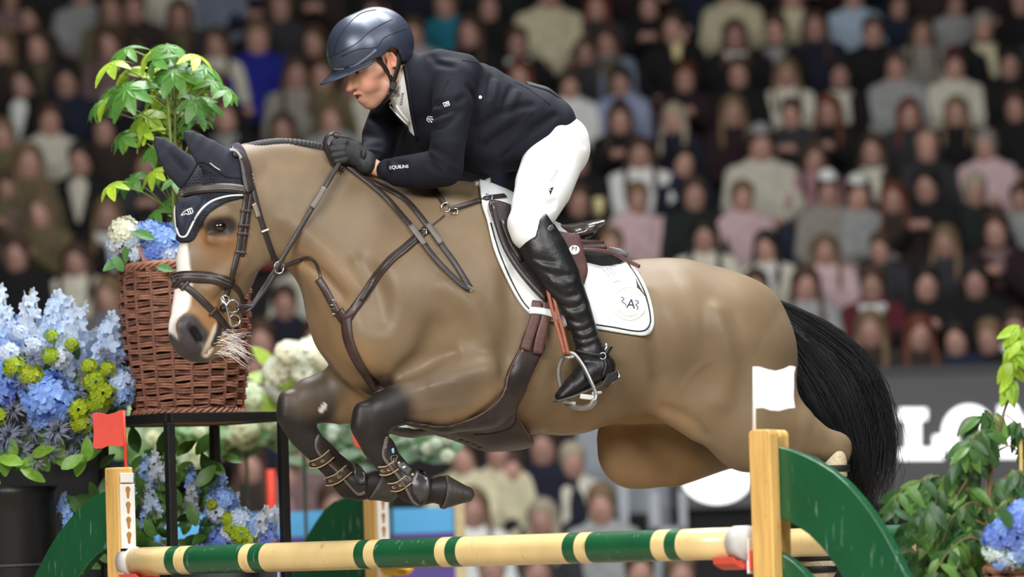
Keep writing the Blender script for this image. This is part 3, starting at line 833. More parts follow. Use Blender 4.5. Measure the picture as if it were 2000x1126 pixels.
wb = np.clip((blz - np.abs(ml - np.interp(vy, [560, 610, 650], [.006, .018, .020]))) / .006 + .5, 0, 1) * np.clip((front - vx) / 10, 0, 1) * np.clip((vy - 470) / 12, 0, 1) * np.clip((672 - vy) / 10, 0, 1) * headm
HC = HC * (1 - wb[:, None]) + np.array(lin((246, 240, 232))[:3]) * wb[:, None]
paint([(627, 802), (634, 791)], 3, 3, (222, 220, 210), farm)
MUZ = (66, 61, 62)
paint([(368, 636), (384, 656), (372, 668)], 18, 12, MUZ, headm * (ml > .012))
paint([(378, 644), (388, 660)], 6, 6, (12, 10, 10), headm * (ml > .012))  # dark of the nostril hollow, its shade painted into the colour
paint([(330, 662), (350, 682), (375, 694), (398, 694)], 8, 9, MUZ, headm)
paint([(402, 690), (416, 660), (424, 640)], 5, 6, (232, 214, 190), headm * (ml > .0), .8)
paint([(418, 672), (428, 648), (430, 632)], 4, 5, (48, 44, 44), headm * (ml > 0))
paint([(418, 444), (444, 441)], 12, 14, (50, 38, 32), headm * (ml > .05))
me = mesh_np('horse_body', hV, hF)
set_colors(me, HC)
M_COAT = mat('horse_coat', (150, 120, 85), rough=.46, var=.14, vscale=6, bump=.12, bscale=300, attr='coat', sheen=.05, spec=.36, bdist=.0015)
horse = empty('horse', HP0 - Vector((0, 0, .6)))
tag(horse, 'bay horse with white blaze and plaited mane jumping over the green and yellow rail', 'horse')
body = link('body', me, M_COAT, horse)

# eye, mane plaits, whiskers, hooves, tail
M_EYE = mat('horse_eye', (22, 14, 10), rough=.05, var=0, bump=0, coat=1)
mb = MB(); mb.ball(HD(431, 442, .0895), .0245, 20, 14, (1, .62, .8), Matrix.Rotation(THH, 3, 'Z')); mb.build('eye', M_EYE, horse, True)
mb = MB()
for i in range(90):
    a = HD(random.uniform(410, 446), random.uniform(650, 692), random.uniform(.0, .045))
    ang = random.uniform(-.35, .6); L = random.uniform(.05, .125)
    d = Vector((math.cos(ang), random.uniform(-.3, .1), -math.sin(ang))).normalized()
    c = a + d * L * .5 + Vector((0, 0, .008)); e = a + d * L - Vector((0, 0, .006))
    mb.tube([a, c, e], [.0008, .0007, .0003], 4, False)
o = mb.build('chin_hair', mat('pale_whisker', (246, 240, 234), rough=.6, var=0, bump=0), horse, True); o['kind'] = 'stuff'
M_MANE = mat('mane_hair', (34, 30, 30), rough=.55, var=.35, vscale=90, bump=.6, bscale=260)
crest = catmull([(476, 291), (510, 283), (550, 279), (600, 284), (640, 296), (690, 330), (740, 356), (800, 372), (880, 368)], 6)
for i in range(0, len(crest) - 2, 1):
    x, y = crest[i]
    p = H(x, y + 1, .012)
    mb = MB(); mb.ball(p, .021, 9, 7, (1.0, 1.1, .95))
    for q in range(4):
        a = p + Vector((random.uniform(-.012, .012), random.uniform(-.01, .01), .008))
        mb.tube([a, a + Vector((random.uniform(-.008, .008), random.uniform(-.006, .006), random.uniform(.005, .011)))], [.0012, .0006], 4, False)
    mb.build('mane_plait', M_MANE, horse, True)
M_HOOF = mat('hoof_horn', (62, 58, 54), rough=.5, var=.3, vscale=25, bump=.5, bscale=60)
M_SOLE = mat('hoof_sole', (178, 168, 150), rough=.8, var=.3, vscale=40)
def hoof(top, toe, r0, r1, lat, name='hoof'):
    a, b = H(top[0], top[1], lat), H(toe[0], toe[1], lat)
    f = SDF(np.minimum(a, b) - .1, np.maximum(a, b) + .1, .005)
    d = np.array((b - a).normalized())
    f.chain([(np.array(a), r0 / S, .055), (np.array(b), r1 / S, .05)], .004, HN)
    g = f.grid()
    # coronet cut and the flat ground surface
    c0 = np.array(a) + d * .0
    dd = -((g[0] - c0[0]) * d[0] + (g[1] - c0[1]) * d[1] + (g[2] - c0[2]) * d[2]) - .004
    f.v = np.maximum(f.v, dd.astype(np.float32))
    V, F = f.skin()
    link(name, mesh_np(name, V, F), M_HOOF, horse)
    mb = MB(); mb.tube([Vector(a) - Vector(d) * .004, Vector(a) + Vector(d) * .008], (r0 - .5) / S, 20, True, .9, up=HN.cross(Vector(d)))
    mb.build('coronet_band', mat('coronet_hair', (92, 84, 74), rough=.8, var=.3, bump=.5), horse, True)
hoof((868, 960), (909, 965), 33, 16, .185)
hoof((734, 946), (757, 958), 33, 22, -.16)
hoof((1574, 1146), (1545, 1172), 32, 26, .15)
hoof((1512, 1152), (1484, 1178), 32, 26, -.15)

# tail: thousands of strands, in one mass
M_TAIL = mat('tail_hair', (15, 14, 18), rough=.42, var=.5, vscale=16, bump=.3, bscale=200, spec=.6)
dock = [(1462, 566), (1500, 600), (1545, 650)]
paths = [
    [(1468, 566), (1560, 602), (1640, 645), (1700, 700), (1735, 770), (1748, 850), (1742, 930), (1715, 990)],
    [(1472, 574), (1560, 630), (1640, 690), (1690, 750), (1715, 830), (1715, 910), (1690, 985)],
    [(1480, 586), (1560, 660), (1625, 730), (1660, 800), (1680, 880), (1680, 960), (1705, 1010)],
    [(1492, 602), (1548, 690), (1590, 760), (1622, 820), (1655, 880), (1668, 950), (1690, 990)],
    [(1500, 622), (1528, 690), (1546, 750), (1570, 805), (1615, 850), (1650, 905)],
]
cp = [catmull(p, 8) for p in paths]
core = SDF(np.array(P(1440, 1040, -.2)), np.array(P(1790, 540, .75)), .012)
def TP(px, py, lat): return H(px, py, lat)
core.chain(nodes(H, [(1474, 582, 14, .03), (1545, 640, 30, .045), (1610, 700, 48, .06), (1655, 770, 58, .065), (1675, 850, 50, .06), (1680, 920, 34, .05), (1690, 965, 14, .03)], 0.0), .02, HN)
V, F = core.skin(relax=2)
tail = link('tail', mesh_np('tail', V, F), M_TAIL, horse)
strV = []; strF = []
def strands(n, r0, tail_len, seed, w_=14):
    rr = random.Random(seed); mb = MB()
    for _ in range(n):
        t = rr.random() * (len(cp) - 1.001); i = int(t); f = t - i
        m = min(len(cp[i]), len(cp[i + 1]))
        A = [cp[i][int(k * (len(cp[i]) - 1) / 15)] * (1 - f) + cp[i + 1][int(k * (len(cp[i + 1]) - 1) / 15)] * f for k in range(16)]
        u = rr.uniform(-1, 1); L = rr.uniform(*tail_len); a0 = rr.uniform(0, .25)
        pts = []
        wob = rr.uniform(-w_, w_); ph = rr.uniform(0, 6)
        for k in range(10):
            s = a0 + (L - a0) * k / 9
            j = min(int(s * 15), 14); s = min(s, 1.12); ff = s * 15 - j
            q = A[j] * (1 - ff) + A[j + 1] * ff
            lat = u * (.02 + .062 * math.sin(min(s, 1) * 2.6))
            pts.append(H(q[0] + wob * s * math.sin(ph + 7 * s) * (1 + .6 * math.sin(3 * ph)), q[1] + wob * s * math.cos(ph + 5 * s), lat))
        mb.tube(pts, [r0 * (1.1 - .8 * k / 9) for k in range(10)], 3, False)
    return mb
sm = strands(1500, .0022, (.55, 1.0), 3); s2 = strands(420, .0012, (.7, 1.16), 8, 34); sm.add(s2.v, s2.f)
o = sm.build('tail_hair', M_TAIL, horse, True); o.parent = tail; o.matrix_parent_inverse = Matrix(); o['kind'] = 'stuff'
# ================================================================== RIDER
rider = empty('person', H(1075, 330))
tag(rider, 'rider in navy jacket, white breeches, navy helmet and black boots crouched over the bay horse', 'person')

def decal_text(name, txt, px, py, ang, h, bvh, m, parent, off=.0015, sx=1.0, curve=None, squeeze=1.0):
    """Lettering laid on a surface: centred at (px, py), turned by ang, letters h pixels high; curve = radius of a ring."""
    c = bpy.data.curves.new('lettering', 'FONT'); c.body = txt; c.size = 1; c.align_x = 'CENTER'; c.align_y = 'CENTER'
    c.resolution_u = 3; c.offset = .0
    o = bpy.data.objects.new('lettering', c); COL.objects.link(o)
    dg = bpy.context.evaluated_depsgraph_get()
    me = bpy.data.meshes.new_from_object(o.evaluated_get(dg))
    bpy.data.objects.remove(o)
    bm = bmesh.new(); bm.from_mesh(me)
    bmesh.ops.triangulate(bm, faces=bm.faces[:])
    bmesh.ops.subdivide_edges(bm, edges=[e for e in bm.edges if e.calc_length() > .35], cuts=1)
    ca, sa = math.cos(ang), math.sin(ang)
    for v in bm.verts:
        u, w = v.co.x * h * sx / .73, -v.co.y * h / .73
        if curve:
            R, a0, sgn = curve
            a = a0 + sgn * u / R
            rr = R - w * sgn
            u, w = rr * math.sin(a), -rr * math.cos(a)
        X, Y = px + (u * ca - w * sa) * squeeze, py + (u * sa + w * ca)
        l, n = hit(bvh, X, Y)
        if l is None:
            l, n = P(X, Y, 0), Vector((0, -1, 0))
            l2, n2 = hit(bvh, px, py)
            if l2 is not None: l = P(X, Y, l2.y)
        v.co = l + n * off
    bm.to_mesh(me); bm.free()
    return link(name, me, m, parent, False)

def decal_lines(name, polys, w, bvh, m, parent, t=.0015, closed=False):
    mb = MB()
    for pl in polys:
        p, n = project(bvh, pl, 3, .0008, 0)
        r = ribbon(p, n, w / S, t)
        mb.add(r.v, r.f)
    return mb.build(name, m, parent, True)

def decal_patch(name, poly, bvh, m, parent, off=.002, n=14):
    """A flat patch with thickness laid on a surface, outline in pixels."""
    cx, cy = np.mean(poly, 0)
    V = []; ring = [1.0, .75, .5, .25]
    poly = [(x, y) for x, y in poly]
    k = len(poly)
    def pt(x, y, o):
        l, nn = hit(bvh, x, y)
        if l is None:
            l, nn = hit(bvh, cx, cy)
            l = P(x, y, l.y)
        return l + nn * o
    for s in ring:
        for x, y in poly: V.append(pt(cx + (x - cx) * s, cy + (y - cy) * s, off))
    V.append(pt(cx, cy, off))
    for x, y in poly: V.append(pt(x, y, -.004))
    F = []
    for q in range(3):
        for i in range(k):
            j = (i + 1) % k; F.append((q * k + i, q * k + j, (q + 1) * k + j, (q + 1) * k + i))
    for i in range(k):
        j = (i + 1) % k
        F.append((3 * k + i, 3 * k + j, 4 * k)); F.append((4 * k + 1 + i, 4 * k + 1 + j, j, i))
    return MB().add(V, F).build(name, m, parent, True)

M_JACKET = mat('navy_cloth', (14, 16, 28), rough=.8, var=.15, vscale=25, bump=.35, bscale=700, spec=.3, bdist=.0012)
M_BREECH = mat('white_cloth', (240, 242, 240), rough=.7, var=.03, vscale=14, bump=.2, bscale=500, bdist=.001)
M_SHIRT = mat('shirt_cloth', (232, 233, 228), rough=.75, var=.05, vscale=30, bump=.25, bscale=300)
M_BOOT = mat('black_leather', (17, 17, 19), rough=.44, var=.25, vscale=18, bump=.35, bscale=90, spec=.6, bdist=.003)
M_GLOVE = mat('black_glove', (34, 37, 37), rough=.55, var=.2, vscale=40, bump=.4, bscale=200)
M_SKIN = mat('skin', (205, 150, 122), rough=.5, var=.06, vscale=25, bump=.12, bscale=300, sub=.15, attr='skin')
M_HELM = mat('helmet_shell', (62, 70, 88), rough=.36, metal=.35, var=.06, vscale=20, bump=.10, bscale=900, spec=.6, coat=.35, coat_rough=.3)
M_WHITE = mat('white_print', (240, 240, 240), rough=.6, var=0, bump=0)
M_BLACKP = mat('black_print', (25, 27, 30), rough=.6, var=0, bump=0)
M_BLACK = mat('black_webbing', (16, 15, 16), rough=.6, var=.1, bump=.3)

# ---- shared limb chains: (px, py, radius px, lateral radius m, lateral offset m)
TORSO = [(838, 182, 78, .165), (920, 221, 100, .19), (1012, 247, 80, .175), (1074, 256, 46, .16)]
ARM_N = [(886, 158, 42, .075, .155), (884, 205, 40, .066, .20), (874, 285, 34, .058, .235), (868, 327, 37, .055, .235), (820, 334, 35, .05, .19), (778, 335, 29, .045, .15), (757, 332, 22, .036, .125)]
ARM_F = [(815, 160, 40, .07, -.165), (765, 215, 40, .062, -.21), (742, 265, 36, .055, -.22), (738, 295, 33, .05, -.19), (715, 312, 22, .036, -.07)]
HIPS = [(1075, 275, 50, .15), (1090, 291, 55, .165)]
LEG_N = [(1086, 296, 60, .085, .10), (1062, 362, 57, .08, .20), (1045, 405, 47, .07, .265), (1032, 434, 38, .062, .30)]
LEG_F = [(a, b, c, d, -e) for a, b, c, d, e in LEG_N]
SHIN_N = [(1043, 446, 37, .062, .305), (1064, 490, 43, .066, .325), (1095, 542, 37, .056, .345), (1124, 598, 27, .044, .352), (1141, 645, 23, .038, .352), (1152, 685, 24, .036, .352)]
SHIN_F = [(a, b, c, d, -e) for a, b, c, d, e in SHIN_N]
FOOT_N = [(1156, 692, 25, .036, .352), (1178, 715, 24, .036, .356), (1150, 728, 25, .04, .36), (1118, 754, 18, .042, .365), (1094, 773, 9, .03, .37)]
FOOT_F = [(a, b, c, d, -e) for a, b, c, d, e in FOOT_N]

def hand(lat, dx=0, dy=0, s=1.0):
    """A closed fist round the rein, thumb on top: palm chain, four curled fingers, thumb."""
    L = []
    L.append([(738 + dx, 330 + dy, 17, .028, lat + .01), (718 + dx, 318 + dy, 18, .030, lat)])
    L.append([(712 + dx, 312 + dy, 19, .032, lat), (690 + dx, 300 + dy, 22, .030, lat), (672 + dx, 294 + dy, 22, .026, lat + .004)])
    for (kx, ky, mx, my, ex, ey, r) in [(672, 279, 653, 280, 662, 288, 7.2), (670, 290, 649, 292, 660, 300, 7.5), (671, 301, 652, 304, 662, 311, 7.2), (675, 311, 657, 315, 666, 320, 6.3)]:
        L.append([(kx + dx, ky + dy, r, None, lat + .018 * s), (mx + dx, my + dy, r, None, lat + .006 * s), (mx - 2 + dx, my + 4 + dy, r * .95, None, lat - .016 * s), (ex + dx, ey + dy, r * .9, None, lat - .030 * s)])
    L.append([(698 + dx, 286 + dy, 10, None, lat - .012 * s), (680 + dx, 275 + dy, 8.5, None, lat - .022 * s), (664 + dx, 272 + dy, 7.5, None, lat - .020 * s)])
    return L
HAND_N, HAND_F = hand(.085), hand(-.045, -7, 4, -1.0)

# ---- head frame
HY, HPI = math.radians(30), math.radians(25)
hF_ = Vector((-math.cos(HY) * math.cos(HPI), -math.sin(HY) * math.cos(HPI), -math.sin(HPI)))
hL_ = Vector((math.sin(HY), -math.cos(HY), 0))
hU_ = hF_.cross(hL_) * -1
if hU_.z < 0: hU_ = -hU_
HS = 1.06
ear = H(758, 124, .085)
HO = ear - hL_ * (.078 * HS)
FS = 1.0
def hd(f, l, u):
    return HO + (hF_ * (f * FS if f > .03 else f) + hL_ * l + hU_ * u) * HS
def hn(lst):
    return [(hd(q[0], q[1], q[2]), q[3] * HS, (q[4] if len(q) > 4 else q[3]) * HS) for q in lst]

lo = np.min([hd(*c) for c in [(a, b, d) for a in (-.2, .2) for b in (-.15, .15) for d in (-.22, .2)]], 0)
hi = np.max([hd(*c) for c in [(a, b, d) for a in (-.2, .2) for b in (-.15, .15) for d in (-.22, .2)]], 0)
f = SDF(lo - .02, hi + .02, .0034)
hl = tuple(hL_)
FS = 1.12
f.chain(hn([(-.03, 0, .045, .086, .074), (.02, 0, .05, .085, .072)]), .02, hl)
f.chain(hn([(.038, 0, .015, .052, .062), (.045, 0, -.04, .046, .054), (.056, 0, -.075, .034, .040)]), .025, hl)
f.chain(hn([(.072, 0, -.094, .019, .022)]), .02, hl)
for s in (-1, 1):
    f.chain(hn([(-.005, s * .058, -.035, .016), (.005, s * .054, -.062, .014), (.04, s * .034, -.088, .013), (.066, s * .012, -.098, .012)]), .03, None)
    f.chain(hn([(.058, s * .048, -.008, .017), (.03, s * .060, -.006, .014)]), .025, None)
    f.chain(hn([(.07, s * .032, -.045, .02)]), .03, None)
    f.chain(hn([(.084, s * .016, .032, .011), (.078, s * .044, .031, .010)]), .014, None)
    f.chain(hn([(.093, s * .030, .012, .012, .016)]), .010, hl, 's')
    f.chain(hn([(.072, s * .031, .012, .0138)]), .003, None)
    f.chain(hn([(.084, s * .017, .0165, .0026), (.0868, s * .030, .0225, .0030), (.077, s * .047, .0165, .0028)]), .004, None)
    f.chain(hn([(.084, s * .017, .0075, .0024), (.0848, s * .030, .0015, .0026), (.077, s * .046, .0075, .0024)]), .004, None)
    f.chain(hn([(.098, s * .011, -.026, .0085), (.090, s * .016, -.026, .007)]), .008, None)
    f.chain(hn([(.102, s * .007, -.0345, .0028)]), .003, None, 's')
for s in (-1, 1):
    f.chain(hn([(.088, s * .030, -.040, .002), (.086, s * .032, -.048, .002), (.080, s * .034, -.060, .002)]), .005, None, 's')
for s in (-1, 1):
    f.chain(hn([(.084, s * .010, .012, .010), (.088, s * .013, -.006, .013), (.092, s * .013, -.020, .012)]), .012, None)
    f.chain(hn([(.074, s * .030, -.014, .018), (.070, s * .030, -.032, .020)]), .02, None)
f.chain(hn([(.086, 0, .028, .009), (.098, 0, .008, .0085), (.110, 0, -.013, .0105), (.114, 0, -.024, .0130)]), .012, None)
f.chain(hn([(.083, 0, -.047, .013, .026), (.088, 0, -.078, .013, .022)]), .015, hl)
f.chain(hn([(.090, -.025, -.0560, .0045), (.1035, 0, -.049, .0070), (.090, .025, -.0560, .0045)]), .007, None)
f.chain(hn([(.087, -.024, -.0640, .0045), (.0985, 0, -.0715, .0080), (.087, .024, -.0640, .0045)]), .007, None)
f.chain(hn([(.099, -.018, -.0600, .0022), (.106, 0, -.0600, .0050), (.099, .018, -.0600, .0022)]), .004, None, 's')
for s in (-1, 1):   # ears
    f.chain(hn([(-.012, s * .074, .028, .012, .008), (-.016, s * .078, .010, .014, .009), (-.004, s * .075, -.010, .011, .008), (.004, s * .070, -.034, .008, .007)]), .006, hl)
    f.chain(hn([(-.022, s * .085, .026, .006), (-.029, s * .085, .006, .006), (-.018, s * .082, -.016, .006)]), .006, None)
    f.chain(hn([(-.012, s * .088, .018, .0075, .008), (-.012, s * .086, -.002, .007, .008)]), .006, hl, 's')
FS = 1.0
nk = [(-.045, 0, -.05, .058, .058), (-.085, 0, -.13, .062, .064), (-.12, 0, -.20, .07, .085)]
f.chain(hn([(-.03, 0, -.03, .056, .056)] + nk), .03, hl)
sV, sF = f.skin(relax=1)
# the rest of the body, under the clothes and gloves (its wrist shows)
fb = SDF(np.array(P(600, 800, -.75)), np.array(P(1230, 60, .65)), .009)
for L, k in ((TORSO, .05), ([(a, b, c - 10, d - .02) for a, b, c, d in HIPS], .02), (ARM_N, .04), (ARM_F, .04), (LEG_N, .05), (LEG_F, .05), (SHIN_N, .03), (SHIN_F, .03), (FOOT_N, .02), (FOOT_F, .02)):
    fb.chain(nodes(H, L), k, HN, inflate=-.016)
for L in HAND_N + HAND_F:
    fb.chain(nodes(H, L), .006, HN, inflate=-.003)
fb.chain(hn(nk), .04, hl, inflate=-.004)
bV, bF = fb.skin()
allV = np.concatenate([sV, bV]); allF = np.concatenate([sF, bF + len(sV)])
SKC = np.tile(np.array(lin((208, 156, 130))[:3]), (len(allV), 1))
rel = (allV - np.array(HO)) / HS
hf_, hl_, hu_ = rel @ np.array(hF_), rel @ np.array(hL_), rel @ np.array(hU_)
hf_ = np.where(hf_ > .03, hf_ / 1.12, hf_)
def spaint(fc, lc, uc, r, soft, col, amt=1.0):
    d = np.sqrt((hf_ - fc) ** 2 + (np.abs(hl_) - lc) ** 2 + (hu_ - uc) ** 2)
    w = np.clip((r + soft - d) / soft, 0, 1); w = w * w * (3 - 2 * w) * amt
    SKC[:] = SKC * (1 - w[:, None]) + np.array(lin(col)[:3]) * w[:, None]
spaint(.065, .045, -.03, .012, .035, (206, 132, 108), .45)
spaint(.115, 0, -.02, .006, .018, (204, 130, 108), .6)
spaint(.099, 0, -.050, .004, .008, (178, 102, 92), .9)
spaint(.098, .010, -.052, .004, .007, (178, 102, 92), .8)
spaint(.096, .004, -.068, .005, .009, (180, 104, 94), .9)
spaint(.086, .03, .034, .004, .010, (84, 60, 48), .6)
spaint(.085, .031, .0215, .001, .006, (60, 40, 34), .7)
spaint(.075, .05, -.075, .015, .03, (160, 120, 104), .5)
spaint(.04, .05, -.085, .02, .03, (164, 124, 106), .5)
spaint(.06, .03, -.085, .02, .04, (176, 130, 108), .5)
spaint(.100, 0, -.060, .007, .006, (70, 34, 32), .95)
spaint(.096, .016, -.060, .003, .005, (84, 42, 38), .8)
spaint(-.012, .08, .005, .01, .03, (212, 136, 112), .6)
me = mesh_np('rider_body', allV, allF)
set_colors(me, SKC, 'skin')
link('body', me, M_SKIN, rider)
M_SCL = mat('eye_white', (225, 215, 205), rough=.15, var=0, bump=0)
M_IRIS = mat('iris', (46, 38, 32), rough=.1, var=0, bump=0, coat=.8)
M_HAIR = mat('dark_hair', (52, 42, 36), rough=.6, var=.4, vscale=200, bump=.6, bscale=400)
FS = 1.12
for s in (-1, 1):
    mb = MB(); mb.ball(hd(.0738, s * .031, .0125), .0135 * HS, 14, 10); e = mb.build('eye', M_SCL, rider, True)
    mb = MB(); mb.ball(hd(.0838, s * .0325, .0128) , .0064 * HS, 12, 8, (1, 1, 1)); mb.build('iris', M_IRIS, e, True)
    mb = MB(); mb.tube([hd(.0850, s * .0185, .0135), hd(.0880, s * .025, .0190), hd(.0880, s * .033, .0200), hd(.0815, s * .0445, .0145)], [.0012, .0022, .0022, .0012], 6); mb.build('upper_lash', mat('lash_brown', (70, 46, 38), rough=.7, var=0, bump=0), e, True)
    mb = MB(); mb.tube([hd(.0850, s * .0185, .0125), hd(.0868, s * .026, .0062), hd(.0862, s * .034, .0052), hd(.0810, s * .0445, .0120)], [.0010, .0022, .0022, .0010], 6); mb.build('lower_lid', mat('lid_skin', (176, 120, 98), rough=.6, var=0, bump=0), e, True)
    mb = MB(); mb.tube([hd(.089, s * .014, .031), hd(.0905, s * .026, .0365), hd(.083, s * .046, .034)], [.0028, .0034, .0022], 6); mb.build('eyebrow', M_HAIR, rider, True)
FS = 1.0
fh = SDF(lo - .02, hi + .02, .006)
for s in (-1, 1):
    fh.chain(hn([(.02, s * .066, .03, .014, .010), (.008, s * .070, .0, .012, .006), (.004, s * .070, -.02, .007, .004)]), .01, hl)
fh.chain(hn([(-.06, 0, .0, .05, .066), (-.075, 0, -.035, .04, .056)]), .02, hl)
fh.chain(hn([(-.012, .080, .006, .026, .02)]), .006, hl, 's')
V, F = fh.skin(); link('hair', mesh_np('hair', V, F), M_HAIR, rider)

# ---- helmet
fhm = SDF(lo - .06, hi + .06, .0045)
fhm.chain(hn([(-.033, 0, .064, .124, .116), (.023, 0, .066, .124, .113)]), .02, hl)
g = fhm.grid()
gx, gy, gz = g[0] - HO.x, g[1] - HO.y, g[2] - HO.z
gf = (gx * hF_.x + gy * hF_.y + gz * hF_.z) / HS
gu = (gx * hU_.x + gy * hU_.y + gz * hU_.z) / HS
cut = poly_sdf(gf, gu, [(.17, .046), (.122, .044), (.060, .036), (.024, .033), (.004, .040), (-.018, .046), (-.040, .030), (-.050, -.012), (-.075, -.03), (-.13, -.045), (-.25, -.045), (-.25, .3), (.25, .3), (.25, .046)])
fhm.v = np.maximum(fhm.v, (cut * HS).astype(np.float32))
inn = SDF(lo - .06, hi + .06, .0045); inn.chain(hn([(-.033, 0, .060, .110, .102), (.023, 0, .060, .110, .100)]), .02, hl)
fhm.v = np.maximum(fhm.v, -inn.v)
hmV, hmF = fhm.skin(relax=2)
helmet = link('helmet', mesh_np('helmet', hmV, hmF), M_HELM, rider)
BHM = bvh_of(hmV, hmF)
# peak
mb = MB(); V = []; F = []
nu, nv = 25, 7
for layer in (0, 1):
    for i in range(nu):
        a = -1.12 + 2.24 * i / (nu - 1)
        for j in range(nv):
            t = j / (nv - 1)
            r_in, r_out = (.150, .112), (.150 + .072 * math.cos(a) ** 1.3, .112 + .006)
            rx = r_in[0] + (r_out[0] - r_in[0]) * t; ry = r_in[1] + (r_out[1] - r_in[1]) * t
            ff, ll = math.cos(a) * rx - .006, math.sin(a) * ry
            uu = .048 - .020 * t * math.cos(a) - .012 * (1 - math.cos(a)) - .020 * (ll / .11) ** 2 * t * .3 - layer * (.006 - .003 * t)
            V.append(hd(ff, ll, uu))
q = nu * nv
for i in range(nu - 1):
    for j in range(nv - 1):
        a = i * nv + j
        F.append((a, a + 1, a + nv + 1, a + nv)); F.append((q + a, q + a + nv, q + a + nv + 1, q + a + 1))
    F.append((i * nv + nv - 1, q + i * nv + nv - 1, q + (i + 1) * nv + nv - 1, (i + 1) * nv + nv - 1))
    F.append((i * nv, (i + 1) * nv, q + (i + 1) * nv, q + i * nv))
mb.add(V, F).build('helmet_peak', M_HELM, helmet, True)
decal_lines('helmet_seam', [[(653, 104), (660, 76), (680, 48), (705, 26), (735, 19)], [(640, 113), (668, 100), (698, 84), (716, 66), (740, 50), (766, 38)], [(668, 110), (700, 96), (735, 92), (750, 74), (775, 62), (793, 56)]], 1.6, BHM, mat('seam_shadow', (14, 16, 24), rough=.7, var=0, bump=0), helmet, .0006)
decal_lines('rim_trim', [[(652, 135), (672, 134), (700, 124), (735, 98)]], 5.0, BHM, mat('trim_grey', (96, 104, 120), rough=.4, var=0, bump=0), helmet, .003)
# harness
fa = [hd(.03, .082, .045), hd(.022, .079, .01), hd(.010, .072, -.04), hd(.012, .066, -.068), hd(.02, .055, -.090)]
fb2 = [hd(-.055, .082, .02), hd(-.03, .086, -.018), hd(-.004, .077, -.050), hd(.008, .069, -.068)]
fc = [hd(.016, .062, -.080), hd(.034, .045, -.106), hd(.045, 0, -.118), hd(.034, -.045, -.106)]
mb = MB()
for L in (fa, fb2, fc):
    pts = [Vector(p) for p in catmull([tuple(p) for p in L], 5)]
    nr = [(p - hd(0, 0, p.dot(hU_) * 0 - .03)).normalized() for p in pts]
    nr = [(hL_ * 1.0 + (p - HO).normalized() * .3).normalized() for p in pts] if L is not fc else [(-(hU_) + hL_ * .3).normalized() for p in pts]
    r = ribbon(pts, nr, .016, .0028); mb.add(r.v, r.f)
mb.build('chin_strap', M_BLACK, helmet, True)
mb = MB(); mb.box(hd(.012, .071, -.074), (.022, .014, .030), Matrix.Rotation(.35, 3, 'Y')); mb.box(hd(.014, .071, -.093), (.016, .013, .012), Matrix.Rotation(.35, 3, 'Y'))
mb.build('buckle', mat('black_plastic', (18, 18, 20), rough=.35, var=0, bump=0), helmet, False, .003)

# ---- jacket
fj = SDF(np.array(P(670, 400, -.75)), np.array(P(1150, 80, .6)), .0062)
fj.chain(nodes(H, TORSO), .04, HN)
fj.chain(nodes(H, [(800, 142, 36, .075), (815, 150, 44, .10)]), .03, HN)                        # collar
fj.chain(nodes(H, [(860, 128, 32, .05, .10), (905, 140, 36, .06, .12)]), .04, HN)               # near shoulder
fj.chain(nodes(H, [(810, 150, 40, .06, -.12), (870, 140, 40, .06, -.13)]), .04, HN)
fj.chain(nodes(H, ARM_N), .022, HN)
fj.chain(nodes(H, ARM_F), .022, HN)
fj.chain(nodes(H, [(840, 262, 40, .14), (900, 285, 48, .165), (975, 290, 48, .17), (1040, 282, 42, .17)]), .03, HN)    # skirts
fj.chain(nodes(H, [(1000, 226, 58, .16), (1045, 226, 50, .15), (1074, 232, 42, .14)]), .03, HN)
fj.chain(nodes(H, [(908, 306, 22, .12), (945, 322, 20, .14)]), .03, HN)
folds(fj, [[(852, 205), (878, 208), (905, 190)], [(848, 228), (885, 215)], [(846, 250), (872, 240), (900, 215)], [(845, 292), (862, 300), (892, 318)], [(842, 305), (868, 318), (890, 340)], [(838, 318), (858, 336)],
           [(915, 170), (930, 200), (928, 240)], [(960, 150), (955, 190)], [(1000, 170), (985, 205)], [(930, 250), (990, 215), (1040, 205)], [(950, 285), (1010, 245)], [(985, 300), (1045, 250), (1085, 225)],
           [(770, 315), (790, 322)], [(752, 318), (758, 338)], [(842, 110), (862, 125), (885, 130)], [(722, 230), (745, 240), (775, 235)], [(712, 262), (740, 268)], [(715, 285), (745, 285)], [(715, 298), (740, 300)]], .007, .02, 's', .002)
folds(fj, [[(850, 217), (885, 205)], [(846, 240), (880, 226)], [(845, 300), (880, 325)], [(968, 160), (962, 195)], [(1010, 180), (996, 212)], [(940, 268), (1000, 230)], [(970, 300), (1030, 260)], [(855, 118), (885, 122)]], .006, .02, 'u', -.003)
# neck opening and front edge
fj0 = fj.copy()
g = fj.grid()
def px_grid(fld):
    g = fld.grid()
    X = np.broadcast_to(g[0], fld.v.shape) - CAM.x; Y = np.broadcast_to(g[1], fld.v.shape) - CAM.y; Z = np.broadcast_to(g[2], fld.v.shape) - CAM.z
    fz = X * FWD.x + Y * FWD.y + Z * FWD.z
    return (1000 + FPX * (X * RIGHT.x + Y * RIGHT.y + Z * RIGHT.z) / fz, 563 - FPX * (X * UP.x + Y * UP.y + Z * UP.z) / fz,
            (X + CAM.x - HP0.x) * HN.x + (Y + CAM.y - HP0.y) * HN.y)
X, Y, LT = px_grid(fj)
vee = poly_sdf(X, Y, [(786, 100), (790, 127), (797, 170), (803, 215), (814, 270), (806, 262), (788, 244), (757, 213), (750, 190), (755, 140)]) / S
band = np.abs(LT - .06) - .11
fj.v = np.maximum(fj.v, -np.maximum(vee, band - .0).astype(np.float32))
fj.chain(hn([(-.05, 0, -.06, .066, .066)] + nk[:2]), .004, hl, 's')
jV, jF = fj.skin(relax=1)
jacket = link('jacket', mesh_np('jacket', jV, jF), M_JACKET, rider)
BJ = bvh_of(jV, jF)
